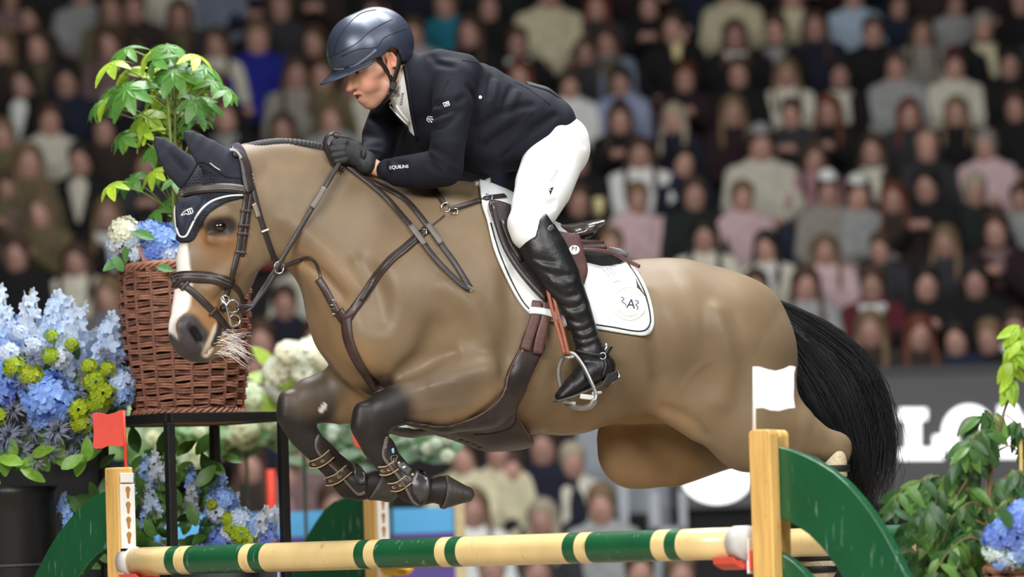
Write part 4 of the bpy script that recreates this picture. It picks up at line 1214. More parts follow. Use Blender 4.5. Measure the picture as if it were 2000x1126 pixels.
fs = SDF(fj0.lo, fj0.lo + fj0.h * (fj0.n - 1), fj0.h)
fs.v = fj0.v + .007
fs.chain(hn([(-.062, 0, -.075, .065, .064), (-.085, 0, -.13, .07, .072)]), .012, hl)
keep = poly_sdf(X, Y, [(782, 118), (800, 120), (808, 215), (822, 285), (790, 255), (745, 215), (740, 180), (765, 172), (774, 150)]) / S
fs.v = np.maximum(fs.v, np.maximum(keep, np.abs(LT - .03) - .15).astype(np.float32))
V, F = fs.skin(relax=1); shirt = link('shirt_collar', mesh_np('shirt', V, F), M_SHIRT, rider)
BS = bvh_of(V, F)
decal_lines('shirt_pleat', [[(762, 206), (778, 224), (797, 243)], [(775, 205), (786, 222), (800, 238)], [(772, 190), (762, 204)]], 2.0, BS, M_SHIRT, shirt, .004)
decal_lines('lapel', [[(791, 128), (799, 175), (806, 222), (816, 272)]], 9, BJ, M_JACKET, jacket, .005)
decal_lines('jacket_seam', [[(878, 152), (868, 168), (858, 196), (852, 214)], [(903, 118), (930, 122), (944, 140), (946, 170), (938, 195)], [(1005, 160), (1035, 175), (1075, 205)], [(1040, 215), (1020, 235), (1000, 255)]], 1.5, BJ, mat('navy_dark', (12, 13, 22), rough=.8, var=0, bump=0), jacket, .001)
if 0: decal_lines('collar_edge', [[(803, 105), (822, 102), (845, 100)], [(805, 108), (806, 116), (815, 112)]], 3, BJ, M_JACKET, jacket, .004)
# tail flap of the jacket lifting behind
mb = MB(); V = []; F = []
top = catmull([(1028, 158), (1050, 164), (1072, 171), (1092, 187), (1112, 206)], 4); bot = catmull([(1040, 178), (1058, 182), (1075, 188), (1092, 198), (1106, 208)], 4)
for lay in (0, 1):
    for (a, b) in zip(top, bot):
        for l in np.linspace(-.07, .07, 7):
            w = .5 + .5 * math.cos(l / .07 * 1.2)
            x, y = b[0] + (a[0] - b[0]) * w, b[1] + (a[1] - b[1]) * w
            V.append(H(x, y + lay * 3.0, l))
n = len(top); q = n * 7
for i in range(n - 1):
    for j in range(6):
        a = i * 7 + j
        F.append((a, a + 1, a + 8, a + 7)); F.append((q + a, q + a + 7, q + a + 8, q + a + 1))
    F.append((i * 7, i * 7 + 7, q + i * 7 + 7, q + i * 7)); F.append((i * 7 + 6, q + i * 7 + 6, q + i * 7 + 13, i * 7 + 13))
F += [((n - 1) * 7 + j, (n - 1) * 7 + j + 1, q + (n - 1) * 7 + j + 1, q + (n - 1) * 7 + j) for j in range(6)]
mb.add(V, F).build('tail_flap', mat('navy_lining', (14, 14, 20), rough=.6, var=.1, bump=.2), jacket, True)
# print and pins
decal_text('sleeve_lettering', 'EQUILINE', 780, 326.5, -.075, 6.6, BJ, M_WHITE, jacket, .0022, .98)
decal_patch('sleeve_badge', [(865, 201), (876, 197.5), (879, 205.5), (868, 209)], BJ, M_WHITE, jacket, .002)
decal_patch('badge_field', [(867, 202.2), (875, 199.7), (877, 204.5), (869, 207)], BJ, M_BLACKP, jacket, .003)
decal_lines('badge_emblem', [[(870, 205), (872, 203.5), (875, 203)]], 2, BJ, M_WHITE, jacket, .0042)
decal_lines('lapel_emblem', [[(836, 231), (842, 236), (844, 239)], [(836, 231), (834, 234), (840, 239)], [(837, 227), (834, 231)], [(838, 227), (845, 229)], [(839, 231), (846, 234)]], 1.5, BJ, M_WHITE, jacket, .002)
l, n = hit(BJ, 938, 190); mb = MB(); mb.ball(l, .0065, 10, 8, (1, .7, 1)); mb.build('button', M_WHITE, jacket, True)
decal_text('collar_lettering', 'EQUILINE', 785.5, 193, -math.pi / 2 + .16, 4.6, BS, M_BLACKP, shirt, .0015, .9)

# ---- breeches
fp = SDF(np.array(P(940, 520, -.75)), np.array(P(1190, 200, .5)), .0062)
fp.chain(nodes(H, [(1062, 268, 44, .15)] + HIPS + [(1094, 274, 49, .16)]), .04, HN)
fp.chain(nodes(H, LEG_N + [(1040, 455, 36, .06, .305)]), .04, HN)
fp.chain(nodes(H, LEG_F + [(1040, 455, 36, .06, -.305)]), .04, HN)
fp.chain(nodes(H, [(1020, 440, 24, .045, .305), (1026, 455, 26, .05, .31)]), .03, HN)
folds(fp, [[(1100, 262), (1125, 270), (1142, 285)], [(1095, 275), (1118, 292)], [(1068, 398), (1085, 392)], [(1064, 408), (1084, 403)], [(1020, 348), (1045, 330)]], .004, .016, 's', .001)
pV, pF = fp.skin(relax=1)
breeches = link('breeches', mesh_np('breeches', pV, pF), M_BREECH, rider)
BB = bvh_of(pV, pF)
decal_text('thigh_lettering', 'EQUILINE', 1082.5, 342, -1.02, 5.0, BB, mat('grey_print', (110, 116, 120), rough=.6, var=0, bump=0), breeches, .002, .85)
decal_patch('thigh_emblem', [(1071.5, 368.5), (1081, 365), (1074.5, 380)], BB, M_BLACKP, breeches, .002)
decal_lines('emblem_gap', [[(1072, 370), (1075, 372.5)]], 1.3, BB, M_WHITE, breeches, .004)

# ---- boots
def make_boot(SH, FT, sg):
    fq = SDF(np.array(P(990, 810, -.75 if sg > 0 else -.15)), np.array(P(1225, 405, .1 if sg > 0 else .6)), .0058)
    fq.chain(nodes(H, SH), .02, HN, inflate=.003)
    fq.chain(nodes(H, FT), .02, HN, inflate=.001)
    fq.chain(nodes(H, [(1064, 424, 8, .012, sg * .345), (1060, 450, 20, .025, sg * .345)]), .02, HN)
    if sg > 0:
        folds(fq, [[(1026, 498), (1050, 508), (1080, 512)], [(1060, 526), (1090, 538), (1118, 536)], [(1068, 556), (1088, 570), (1100, 578)], [(1096, 596), (1122, 602), (1138, 592)], [(1104, 616), (1122, 630), (1142, 632)], [(1116, 644), (1140, 644), (1156, 632)],
                   [(1118, 656), (1140, 664), (1165, 652)], [(1122, 670), (1140, 677), (1160, 668)], [(1115, 706), (1126, 716)], [(1108, 716), (1122, 726)], [(1102, 727), (1116, 738)], [(1086, 545), (1112, 560)], [(1108, 580), (1128, 575)]], .0036, .016, 's', .001)
        folds(fq, [[(1040, 506), (1066, 520), (1092, 524)], [(1080, 550), (1104, 556), (1122, 548)], [(1095, 606), (1120, 613), (1146, 604)], [(1110, 632), (1135, 638), (1156, 628)], [(1118, 648), (1142, 655), (1162, 645)], [(1120, 663), (1142, 670), (1166, 660)]], .0045, .018, 'u', -.003)
    X, Y, LT = px_grid(fq)
    cut = poly_sdf(X, Y, [(1000, 478), (1012, 476), (1046, 462), (1054, 428), (1066, 415), (1080, 436), (1300, 400), (1300, 900), (900, 900), (900, 478)]) / S
    if sg > 0:
        fq.v = np.maximum(fq.v, cut.astype(np.float32))
    V, F = fq.skin(relax=1)
    bt = link('boot', mesh_np('boot', V, F), M_BOOT, rider)
    bv = bvh_of(V, F)
    # sole and heel
    sole = MB()
    m = len(FT)
    so = [(1086, 783, sg * .37, .03), (1112, 776, sg * .366, .044), (1140, 764, sg * .362, .042), (1172, 752, sg * .358, .034)]
    hl2 = [(1176, 750), (1183, 758), (1208, 736), (1206, 722), (1186, 730)]
    pts = [H(a, b, c) for a, b, c, d in so]
    sole.tube(pts, [d for a, b, c, d in so], 14, True, .14, up=HN)
    sole.build('sole', mat('boot_sole', (92, 88, 82), rough=.7, var=.15), bt, True)
    mb = MB(); q = [H(a, b, sg * .356 + .03) for a, b in hl2] + [H(a, b, sg * .356 - .03) for a, b in hl2]
    k = len(hl2); mb.add(q, [tuple(range(k)), tuple(range(2 * k - 1, k - 1, -1))] + [(i, (i + 1) % k, k + (i + 1) % k, k + i) for i in range(k)])
    mb.build('boot_heel', M_BOOT, bt, False, .004)
    return bt, bv
bootN, BBT = make_boot(SHIN_N, FOOT_N, 1)
bootF, _b = make_boot(SHIN_F, FOOT_F, -1)
decal_patch('boot_badge', [(1069, 444), (1077, 438), (1082, 446), (1077, 451), (1071, 450)], BBT, mat('pewter', (120, 118, 124), rough=.35, metal=.7, var=0, bump=0), bootN, .003)
M_STEEL = mat('steel', (190, 190, 192), rough=.28, metal=.9, var=.05, bump=.05)
decal_lines('spur_strap', [[(1124, 684), (1150, 690), (1172, 694), (1184, 690), (1193, 676)], [(1180, 700), (1184, 716), (1176, 736)]], 7, BBT, M_BOOT, bootN, .004)
l, n = hit(BBT, 1176, 695)
mb = MB(); cc = l + n * .004
mb.tube([cc + HN.orthogonal().normalized() * 0 + Vector((math.cos(a) * .011, 0, math.sin(a) * .011)) for a in np.linspace(0, 2 * math.pi, 17)], .0022, 6, False)
mb.build('spur_ring', M_STEEL, bootN, True)
mb = MB(); mb.tube([H(1178, 690, .375), H(1185, 678, .375), H(1183, 671, .37)], [.004, .005, .005], 8); mb.tube([H(1206, 724, .33), H(1210, 736, .345), H(1186, 752, .375)], .004, 8)
mb.build('spur', M_STEEL, bootN, True)
if 0: decal_lines('boot_lace', [[(1112, 712), (1118, 709), (1126, 711)], [(1107, 720), (1114, 717), (1122, 719)], [(1102, 729), (1110, 725), (1118, 728)]], 3.4, BBT, M_BOOT, bootN, .003)

# ---- gloves
def glove(HL, sg):
    fg = SDF(np.array(P(615, 375, -.45)), np.array(P(765, 245, .25)), .0031)
    for i, L in enumerate(HL):
        if i == 0:
            L = [(716 + (L[1][0] - 718), 321 + (L[1][1] - 318), 18, .031, L[0][4])] + L[1:]
        fg.chain(nodes(H, L), .0045 if i > 1 else .012, HN, inflate=.0012)
    return fg.skin(relax=1)
V, F = glove(HAND_N, 1); gl = link('glove', mesh_np('glove', V, F), M_GLOVE, rider)
BG = bvh_of(V, F)
mb = MB(); mb.ball(H(710, 300, .125), .017, 12, 8, (.6, .5, 1.1)); mb.build('wrist_tab', M_GLOVE, gl, True)
mb = MB(); mb.tube([H(712, 299, .10), H(716, 318, .122), H(710, 337, .10)], [.007, .008, .007], 8); mb.build('glove_cuff', M_GLOVE, gl, True)
V, F = glove(HAND_F, -1); link('glove', mesh_np('glove', V, F), M_GLOVE, rider)
# ================================================================== TACK
M_BROWN = mat('brown_leather', (62, 44, 40), rough=.42, var=.22, vscale=25, bump=.3, bscale=160, spec=.55, bdist=.002)
M_DKBR = mat('dark_brown_leather', (50, 42, 40), rough=.4, var=.2, vscale=25, bump=.3, bscale=160, spec=.55, bdist=.002)
M_RED = mat('reddish_leather', (88, 60, 58), rough=.45, var=.15, vscale=25, bump=.25, bscale=160)
M_TANL = mat('tan_leather', (150, 80, 52), rough=.45, var=.15, vscale=40, bump=.2)
M_PAD = mat('white_pad', (238, 242, 242), rough=.8, var=.03, vscale=20, bump=.35, bscale=120)
M_NAVY = mat('navy_crochet', (27, 29, 40), rough=.85, var=.25, vscale=240, bump=1.0, bscale=330, bdist=.004)
M_NAVYS = mat('navy_panel', (36, 40, 56), rough=.65, var=.12, vscale=30, bump=.3, bscale=300)
M_PIPE = mat('white_piping', (236, 236, 238), rough=.6, var=0, bump=0)
M_CHROME = mat('chrome', (205, 205, 205), rough=.2, metal=.9, var=0, bump=0)

def overlay(fld, poly, out, inn=.004, lat=(-.03, 9), up=2, extra=None, blend=.006):
    """A layer lying on a modelled surface, its outline given where the photograph shows it."""
    cor = [P(x, y, d) for x, y in [(min(p[0] for p in poly), min(p[1] for p in poly)), (max(p[0] for p in poly), max(p[1] for p in poly))] for d in (-.62, .45)]
    a = np.min([tuple(c) for c in cor], 0) - .04; b = np.max([tuple(c) for c in cor], 0) + .04
    c = fld.crop(a, b, up)
    if extra: extra(c)
    X, Y, LT = px_grid(c)
    q = poly_sdf(X, Y, poly) / S
    o = np.maximum(c.v - out, -(c.v + inn))
    o = np.maximum(o, np.maximum(lat[0] - LT, LT - lat[1]))
    h = np.maximum(blend - np.abs(o - q), 0) / blend
    c.v = (np.maximum(o, q) + h * h * blend * .25).astype(np.float32)
    return c.skin(relax=1)

def mirror_far(V, F):
    """The same layer on the horse's far side, joined into one mesh."""
    d = (V - np.array(HP0)) @ np.array(HN)
    W2 = V - 2 * d[:, None] * np.array(HN)
    return np.concatenate([V, W2]), np.concatenate([F, F[:, ::-1] + len(V)])

def rpoly(pts, per=5):
    return [tuple(p) for p in catmull(pts, per, True)]

# ---- saddle pad
PAD = [(945, 330), (940, 390), (951, 430), (964, 485), (986, 538), (1012, 587), (1036, 614), (1060, 622), (1110, 636), (1166, 643), (1229, 653), (1262, 655), (1276, 641), (1277, 612), (1265, 566), (1243, 526), (1218, 505), (1225, 440), (1180, 400), (1050, 330)]
V, F = overlay(hs, rpoly(PAD, 4), .013, .004, (-.005, 9), 2)
pV, pF = V, F
pad = link('saddle_pad', mesh_np('saddle_pad', *mirror_far(V, F)), M_PAD, None)
tag(pad, 'white square saddle pad with dark piping and a round emblem under the saddle', 'saddle pad')
BP = bvh_of(V, F)
decal_lines('piping', [[(958, 435), (973, 487), (995, 540), (1020, 586), (1037, 606)], [(1160, 633), (1200, 639), (1232, 645), (1254, 646), (1266, 638), (1270, 620), (1262, 580), (1246, 544), (1226, 514)], [(1085, 622), (1110, 628), (1124, 630)]], 2.6, BP, M_BLACKP, pad, .002)
decal_text('pad_letter', 'A', 1232, 594, .12, 19, BP, M_BLACKP, pad, .002)
decal_text('pad_lettering', 'SHOWJUMPING', 1229, 593, .25, 6.0, BP, mat('faded_gold', (176, 172, 150), rough=.7, var=0, bump=0), pad, .002, .8, curve=(25, math.pi, -1))
decal_text('pad_lettering', 'ATLETICO', 1229, 593, .25, 6.0, BP, MATS['faded_gold'], pad, .002, .9, curve=(25, 0, 1))
decal_lines('pad_ring', [[(1229 + 32 * math.sin(a), 593 - 32 * math.cos(a)) for a in np.linspace(0, 6.28, 26)]], 1.0, BP, mat('pale_gold', (226, 214, 176), rough=.7, var=0, bump=0), pad, .0015)
decal_lines('pad_scroll', [[(1212, 580), (1219, 583), (1214, 588), (1222, 594), (1221, 597)], [(1240, 586), (1247, 590), (1241, 595), (1246, 600), (1243, 604)]], 1.6, BP, mat('ink_grey', (90, 100, 110), rough=.7, var=0, bump=0), pad, .002)
decal_patch('pad_tab', [(1241, 541), (1247, 555), (1260, 578), (1256, 573), (1244, 561)], BP, M_BLACKP, pad, .002)
decal_lines('tab_mark', [[(1247, 554), (1252, 564)]], 1.6, BP, M_WHITE, pad, .004)
for a in [[(1178, 526), (1190, 540)], [(1184, 524), (1200, 540)], [(1192, 524), (1204, 537)], [(1198, 551), (1210, 548), (1213, 552)]]:
    decal_lines('loose_hair', [a], .9, BP, mat('grey_hair', (140, 146, 146), rough=.7, var=0, bump=0), pad, .001)

# ---- saddle
saddle = empty('saddle', H(1080, 470)); tag(saddle, 'dark brown leather jumping saddle with raised cantle on the white pad', 'saddle')
fsd = SDF(np.array(P(920, 620, -.65)), np.array(P(1270, 350, .5)), .006)
fsd.chain(nodes(H, [(965, 402, 18, .05), (1000, 430, 16, .06), (1050, 450, 17, .10), (1095, 456, 17, .14), (1135, 448, 14, .15), (1156, 441, 9, .13)]), .02, HN)
fsd.chain(nodes(H, [(1100, 464, 10, .12), (1140, 456, 8, .12)]), .012, HN)
fsd.chain(nodes(H, [(1120, 446, 8, .12), (1162, 435, 6, .12)]), .012, HN)
fsd.chain(nodes(H, [(1090, 470, 14, .12), (1132, 462, 8, .10)]), .02, HN)
V, F = fsd.skin(relax=1); link('seat', mesh_np('seat', V, F), mat('seat_leather', (66, 56, 54), rough=.22, var=.15, bump=.15, bscale=120, spec=.8, coat=.4), saddle)
for s in (1, -1):
    fq = SDF(np.array(P(960, 560, -.65)), np.array(P(1250, 440, .5)), .005)
    fq.chain(nodes(H, [(1060, 480, 13, .03, s * .15), (1120, 476, 10, .05, s * .14), (1170, 474, 7, .045, s * .11)]), .01, HN)
    fq.chain(nodes(H, [(1060, 494, 13, .035, s * .17), (1120, 488, 11, .055, s * .155), (1173, 486, 10, .05, s * .12)]), .004, HN)
    V, F = fq.skin(relax=1); link('panel', mesh_np('panel', V, F), M_BROWN, saddle)
    fq = SDF(np.array(P(1100, 560, -.65)), np.array(P(1260, 440, .5)), .006)
    fq.chain(nodes(H, [(1130, 506, 17, .05, s * .17), (1185, 508, 14, .05, s * .13), (1214, 504, 9, .04, s * .09)]), .02, HN)
    V, F = fq.skin(relax=1); link('panel_flocking', mesh_np('panel_flocking', V, F), mat('black_fleece', (24, 24, 24), rough=.9, var=.3, bump=.8, bscale=200), saddle)
pts = [H(1136, 488, .215), H(1165, 489, .20), H(1195, 495, .17), (H(1222, 508, .155)), H(1249, 521, .155)]
pts = [Vector(p) for p in catmull([tuple(p) for p in pts], 5)]
ribbon(pts, [Vector((0, 0, 1)) + HN * 1.6] * len(pts), .013, .006).build('rear_strap', M_RED, saddle, True)
mb = MB(); pts = [H(1190, 492, -.05), H(1210, 494, -.02), H(1226, 497, 0)]; mb.tube(pts, [.02, .016, .008], 10, ry=.5); mb.build('rear_point', mat('grey_leather', (96, 94, 92), rough=.45, var=.2), saddle, True)
FLAP = [(955, 392), (966, 440), (983, 487), (1008, 528), (1040, 567), (1066, 590), (1088, 588), (1118, 560), (1120, 500), (1090, 450), (1030, 430), (1000, 400)]
V, F = overlay(hs, rpoly(FLAP, 4), .034, .004, (.02, 9), 2)
link('flap', mesh_np('flap', V, F), mat('flap_leather', (50, 38, 38), rough=.4, var=.2, vscale=20, bump=.3, bscale=120), saddle)
BFL = bvh_of(V, F)
decal_lines('flap_roll', [[(962, 400), (972, 440), (988, 485), (1013, 526), (1046, 565), (1066, 585)], [(980, 430), (995, 470), (1018, 510)]], 9, BFL, M_DKBR, saddle, .006)
d = (V - np.array(HP0)) @ np.array(HN)
link('flap', mesh_np('flap', V - 2 * d[:, None] * np.array(HN), F[:, ::-1]), MATS['flap_leather'], saddle)
BLK = [(1060, 450), (1096, 452), (1128, 457), (1136, 470), (1143, 500), (1149, 526), (1145, 545), (1138, 560), (1110, 575), (1085, 560)]
V, F = overlay(hs, rpoly(BLK, 3), .056, -.03, (.05, 9), 1)
link('rear_block', mesh_np('rear_block', V, F), M_RED, saddle)
BBK = bvh_of(V, F)
decal_patch('round_badge', [(1121 + 10.5 * math.cos(a), 488.5 + 9 * math.sin(a)) for a in np.linspace(0, 6.28, 19)[:-1]], BBK, M_WHITE, saddle, .003)
decal_text('badge_letter', 'M', 1120, 487, .12, 8.5, BBK, M_BLACKP, saddle, .006, 1.2)
# girth with stud guard
def belly(c):
    c.chain(nodes(H, [(880, 800, 40, .10), (960, 832, 42, .13), (1015, 838, 30, .14)]), .05, HN)
GIRTH = [(1030, 640), (1064, 668), (1064, 682), (1047, 717), (1016, 784), (1010, 806), (1022, 830), (1042, 858), (1038, 872), (1008, 880), (962, 880), (905, 858), (800, 832), (800, 822), (870, 830), (938, 806), (978, 772), (990, 726), (1012, 682)]
V, F = overlay(hs, rpoly(GIRTH, 4), .016, .004, (-.005, 9), 1, belly)
link('girth', mesh_np('girth', *mirror_far(V, F)), M_DKBR, saddle)
BGI = bvh_of(V, F)
decal_lines('girth_edge', [[(1032, 646), (1012, 690), (994, 728), (982, 772), (942, 808), (900, 826)], [(1062, 684), (1046, 720), (1018, 782), (1008, 808), (1020, 832), (1038, 858)]], 2.5, BGI, mat('worn_edge', (104, 66, 56), rough=.5, var=.1, bump=0), saddle, .002)
decal_lines('girth_stitching', [[(1010, 806), (1000, 834), (960, 846), (925, 848)]], 1.5, BGI, mat('stitch_dark', (30, 26, 26), rough=.7, var=0, bump=0), saddle, .001)
decal_patch('girth_keeper', [(1018, 684), (1021, 676), (1024, 678), (1021, 688)], BGI, mat('worn_leather', (160, 132, 118), rough=.6, var=.1, bump=0), saddle, .002)
for q, nm in ((0, 'girth_strap'), (19, 'girth_strap')):
    p_, n_ = project(BV, [(1046 + q, 590), (1044 + q, 620), (1034 + q, 655), (1026 + q * 1.1, 682 + q * .3)], 5, .026, 3)
    ribbon(p_, n_, .036, .004).build(nm, mat('girth_brown', (96, 66, 60), rough=.5, var=.15, bump=.3), saddle, True)
p_, n_ = project(BP, [(1034, 606), (1060, 609), (1084, 617), (1106, 632)], 5, .018, 3)
ribbon(p_, n_, .024, .004).build('pad_loop', M_PAD, pad, True)
# stirrup leathers and iron
for q in (0, 1):
    pts = [Vector(p) for p in catmull([tuple(H(1068 + 8 * q, 556, .345)), tuple(H(1077 + 9 * q, 600, .358)), tuple(H(1090 + 9 * q, 645, .371)), tuple(H(1103 + 7 * q, 692, .384))], 6)]
    ribbon(pts, [HN + Vector((-.3, 0, 0))] * len(pts), .013, .004).build('stirrup_leather', M_TANL, saddle, True)
irn = empty('stirrup_iron', H(1110, 700, .38)); irn.parent = saddle; irn.matrix_parent_inverse = saddle.matrix_basis.inverted()
arch = [H(1103, 776, .325), H(1094, 750, .325), H(1091, 724, .335), H(1096, 704, .35), H(1108, 690, .375), H(1122, 692, .392), H(1138, 712, .41), H(1153, 742, .424), H(1164, 770, .43), H(1160, 784, .43)]
arch = [Vector(p) for p in catmull([tuple(p) for p in arch], 5)]
MB().tube(arch, .0085, 8, True, .75).build('stirrup_arch', mat('brushed_alloy', (168, 168, 166), rough=.4, metal=.75, var=.12, vscale=60, bump=.2), irn, True)
MB().tube([H(1098, 694, .365), H(1110, 698, .378), H(1122, 696, .392)], .007, 8).build('stirrup_eye', MATS['brushed_alloy'], irn, True)
tr = [H(1104, 778, .325), H(1112, 790, .34), H(1134, 796, .385), H(1154, 792, .42), H(1162, 780, .43)]
tr = [Vector(p) for p in catmull([tuple(p) for p in tr], 5)]
MB().tube(tr, .010, 8, True, 1.8).build('stirrup_tread', MATS['brushed_alloy'], irn, True)
mb = MB(); mb.box(H(1147, 775, .405), (.050, .03, .017), Matrix.Rotation(.15, 3, 'Y')); mb.build('tread_grip', mat('pale_rubber', (214, 212, 204), rough=.6, var=.1), irn, False, .003)
mb = MB(); mb.box(H(1112, 785, .355), (.045, .03, .012), Matrix.Rotation(.2, 3, 'Y')); mb.build('tread_grip', MATS['pale_rubber'], irn, False, .003)
mb = MB(); mb.tube([H(1158, 768, .42), H(1174, 766, .40)], [.006, .005], 8); mb.build('iron_peg', MATS['pale_rubber'], irn, True)
# pommel: pale pad front, dark leather
mb = MB(); mb.tube([H(918, 384, .02), H(936, 362, .03), H(952, 352, .03), H(950, 378, .05)], [.010, .018, .012, .012], 8, ry=1.4); mb.build('pommel_fleece', mat('fleece_cream', (214, 212, 196), rough=.9, var=.1, bump=.6), pad, True)

# ---- bonnet
def ears(c):
    c.chain([(np.array(HD(x, y, l)), r / S, rd) for x, y, r, rd, l in [(365, 261, 1.5, .002, .055), (373, 269, 6.5, .006, .055), (388, 284, 14, .012, .056), (408, 303, 22, .018, .058), (436, 326, 29, .026, .060), (462, 345, 34, .03, .055)]], .01, HHN)
    c.chain([(np.array(HD(x, y, l)), r / S, rd) for x, y, r, rd, l in [(307, 273, 1.5, .002, -.055), (314, 282, 6.5, .006, -.055), (327, 299, 14, .012, -.056), (345, 320, 21, .018, -.058), (370, 342, 26, .026, -.058), (395, 355, 30, .03, -.05)]], .01, HHN)
    c.chain([(np.array(HD(x, y, l)), r / S, rd) for x, y, r, rd, l in [(384, 276, 4, .006, .078), (410, 302, 11, .012, .090), (432, 326, 10, .014, .096)]], .008, HHN, 's')
    c.chain([(np.array(HD(x, y, l)), r / S, rd) for x, y, r, rd, l in [(322, 288, 5, .006, -.038), (342, 312, 11, .012, -.034), (360, 332, 9, .012, -.030)]], .008, HHN, 's')
BON = [(345, 372), (372, 345), (390, 318), (412, 326), (440, 345), (468, 348), (487, 344), (486, 380), (468, 389), (440, 396), (416, 410), (400, 428), (388, 450), (376, 470), (352, 473), (334, 462), (326, 440), (318, 400), (325, 375)]
V, F = overlay(hs, rpoly(BON, 3), .007, .004, (-9, 9), 2, ears)
M_KNIT = mat('navy_knit', (30, 33, 46), rough=.85, var=.1, vscale=60, bump=0)
def knit(m):
    nt = m.node_tree; N = nt.nodes; L = nt.links; b = N['Principled BSDF']
    tc = N.new('ShaderNodeTexCoord'); vo = N.new('ShaderNodeTexVoronoi'); vo.inputs['Scale'].default_value = 95; vo.inputs['Randomness'].default_value = .35
    L.new(tc.outputs['Object'], vo.inputs['Vector'])
    mr = N.new('ShaderNodeMapRange'); mr.inputs['From Min'].default_value = .12; mr.inputs['From Max'].default_value = .5
    L.new(vo.outputs['Distance'], mr.inputs['Value'])
    mx = N.new('ShaderNodeMix'); mx.data_type = 'RGBA'; src = b.inputs['Base Color'].links[0].from_socket
    L.new(mr.outputs['Result'], mx.inputs['Factor']); mx.inputs['A'].default_value = (.002, .002, .003, 1); L.new(src, mx.inputs['B']); L.new(mx.outputs['Result'], b.inputs['Base Color'])
    bp = N.new('ShaderNodeBump'); bp.inputs['Strength'].default_value = .9; bp.inputs['Distance'].default_value = .004
    L.new(vo.outputs['Distance'], bp.inputs['Height']); L.new(bp.outputs['Normal'], b.inputs['Normal'])
knit(M_KNIT)
bonnet = link('ear_bonnet', mesh_np('ear_bonnet', V, F), M_KNIT, None)
tag(bonnet, 'navy crochet ear bonnet with white piping on the bay horse\'s head', 'ear bonnet')
EARP = [(290, 250), (360, 240), (440, 262), (478, 290), (487, 330), (487, 345), (468, 349), (440, 346), (412, 327), (390, 319), (372, 346), (345, 373), (310, 350)]
V2, F2 = overlay(hs, rpoly(EARP, 3), .0074, .004, (-9, 9), 2, ears)
link('ear_cover', mesh_np('ear_cover', V2, F2), mat('navy_jersey', (34, 37, 50), rough=.8, var=.15, vscale=60, bump=.3, bscale=500, bdist=.001), bonnet)
V, F = np.concatenate([V, V2]), np.concatenate([F, F2 + len(V)])
BBN = bvh_of(V, F)
decal_patch('bonnet_panel', [(343, 398), (352, 388), (396, 379), (404, 390), (396, 402), (385, 420), (374, 440), (363, 460), (352, 461), (346, 448), (343, 420)], BBN, M_NAVYS, bonnet, .0025)
bp_ = bonnet.children[-1]
decal_lines('bonnet_piping', [[(345, 402), (343, 412), (344, 430), (348, 452), (354, 462), (364, 461), (372, 447), (382, 428), (394, 410), (410, 396), (430, 387), (452, 382), (474, 381)]], 3.4, BBN, M_PIPE, bonnet, .005)
decal_lines('bonnet_emblem', [[(354, 422), (362, 413), (369, 409), (376, 407)], [(354, 422), (361, 419.5), (364, 417), (367, 419), (372, 418), (377, 416)], [(367, 410), (370, 418)], [(371, 409), (374, 417.5)], [(375, 407.5), (378, 415)]], 1.7, BBN, M_PIPE, bonnet, .0045)
decal_lines('ear_seam', [[(410, 318), (420, 326), (430, 332)]], 1.5, BBN, M_PIPE, bonnet, .001)

# ---- bridle
bridle = empty('bridle', HD(470, 400)); tag(bridle, 'dark brown leather bridle with padded noseband and silver bit on the horse\'s head', 'bridle')
ALLV = np.concatenate([hV, V]); ALLF = np.concatenate([hF, F + len(hV)])
BHB = bvh_of(ALLV, ALLF)
strap('headpiece', M_DKBR, bridle, BHB, [(452, 297), (468, 304), (477, 322), (482, 350), (486, 374)], .044, .006, .004)
strap('headpiece_edge', mat('grey_trim', (150, 148, 146), rough=.5, var=.05), bridle, BHB, [(446, 296), (458, 299), (468, 312)], .012, .003, .010)
strap('browband', M_DKBR, bridle, BHB, [(352, 379), (380, 371), (410, 368), (445, 367), (482, 372)], .032, .006, .003)
for k in range(3):
    strap('browband_raise', mat('grey_brown_leather', (98, 90, 86), rough=.4, var=.15, bump=.2), bridle, BHB, [(352, 375 + 3.2 * k), (380, 367.5 + 3.2 * k), (410, 364.5 + 3.2 * k), (445, 363.5 + 3.2 * k), (478, 368 + 3.2 * k)], .0035, .003, .009)
strap('cheekpiece', M_DKBR, bridle, BHB, [(482, 372), (476, 410), (470, 450), (466, 485), (456, 525), (447, 556), (440, 580)], .020, .005, .003)
strap('noseband_headpiece', M_DKBR, bridle, BHB, [(490, 375), (484, 420), (478, 465), (472, 500)], .018, .004, .002)
for y in (412, 440, 456, 492):
    x = np.interp(y, [372, 410, 450, 485], [483, 478, 473, 468])
    strap('keeper', M_BROWN, bridle, BHB, [(x - 10, y), (x, y + 1), (x + 10, y + 2)], .010, .005, .006, 4)
strap('noseband', M_DKBR, bridle, BHB, [(337, 548), (352, 541), (380, 540), (415, 543), (452, 553)], .040, .007, .003)
for k in range(2):
    strap('noseband_raise', MATS['grey_brown_leather'], bridle, BHB, [(340, 543 + 6 * k), (354, 537 + 6 * k), (382, 536 + 6 * k), (415, 539 + 6 * k), (448, 547 + 6 * k)], .004, .003, .010)
strap('noseband', M_DKBR, bridle, BHB, [(452, 553), (464, 565), (472, 582), (473, 598)], .017, .004, .002)
strap('flash_strap', M_DKBR, bridle, BHB, [(343, 557), (356, 556), (372, 566), (392, 584), (412, 604), (430, 624), (447, 646)], .024, .005, .003)
for px_ in [(415, 608), (362, 558), (349, 553)]:
    strap('flash_keeper', M_BROWN, bridle, BHB, [(px_[0] - 7, px_[1] + 8), px_, (px_[0] + 7, px_[1] - 8)], .012, .005, .007, 4)
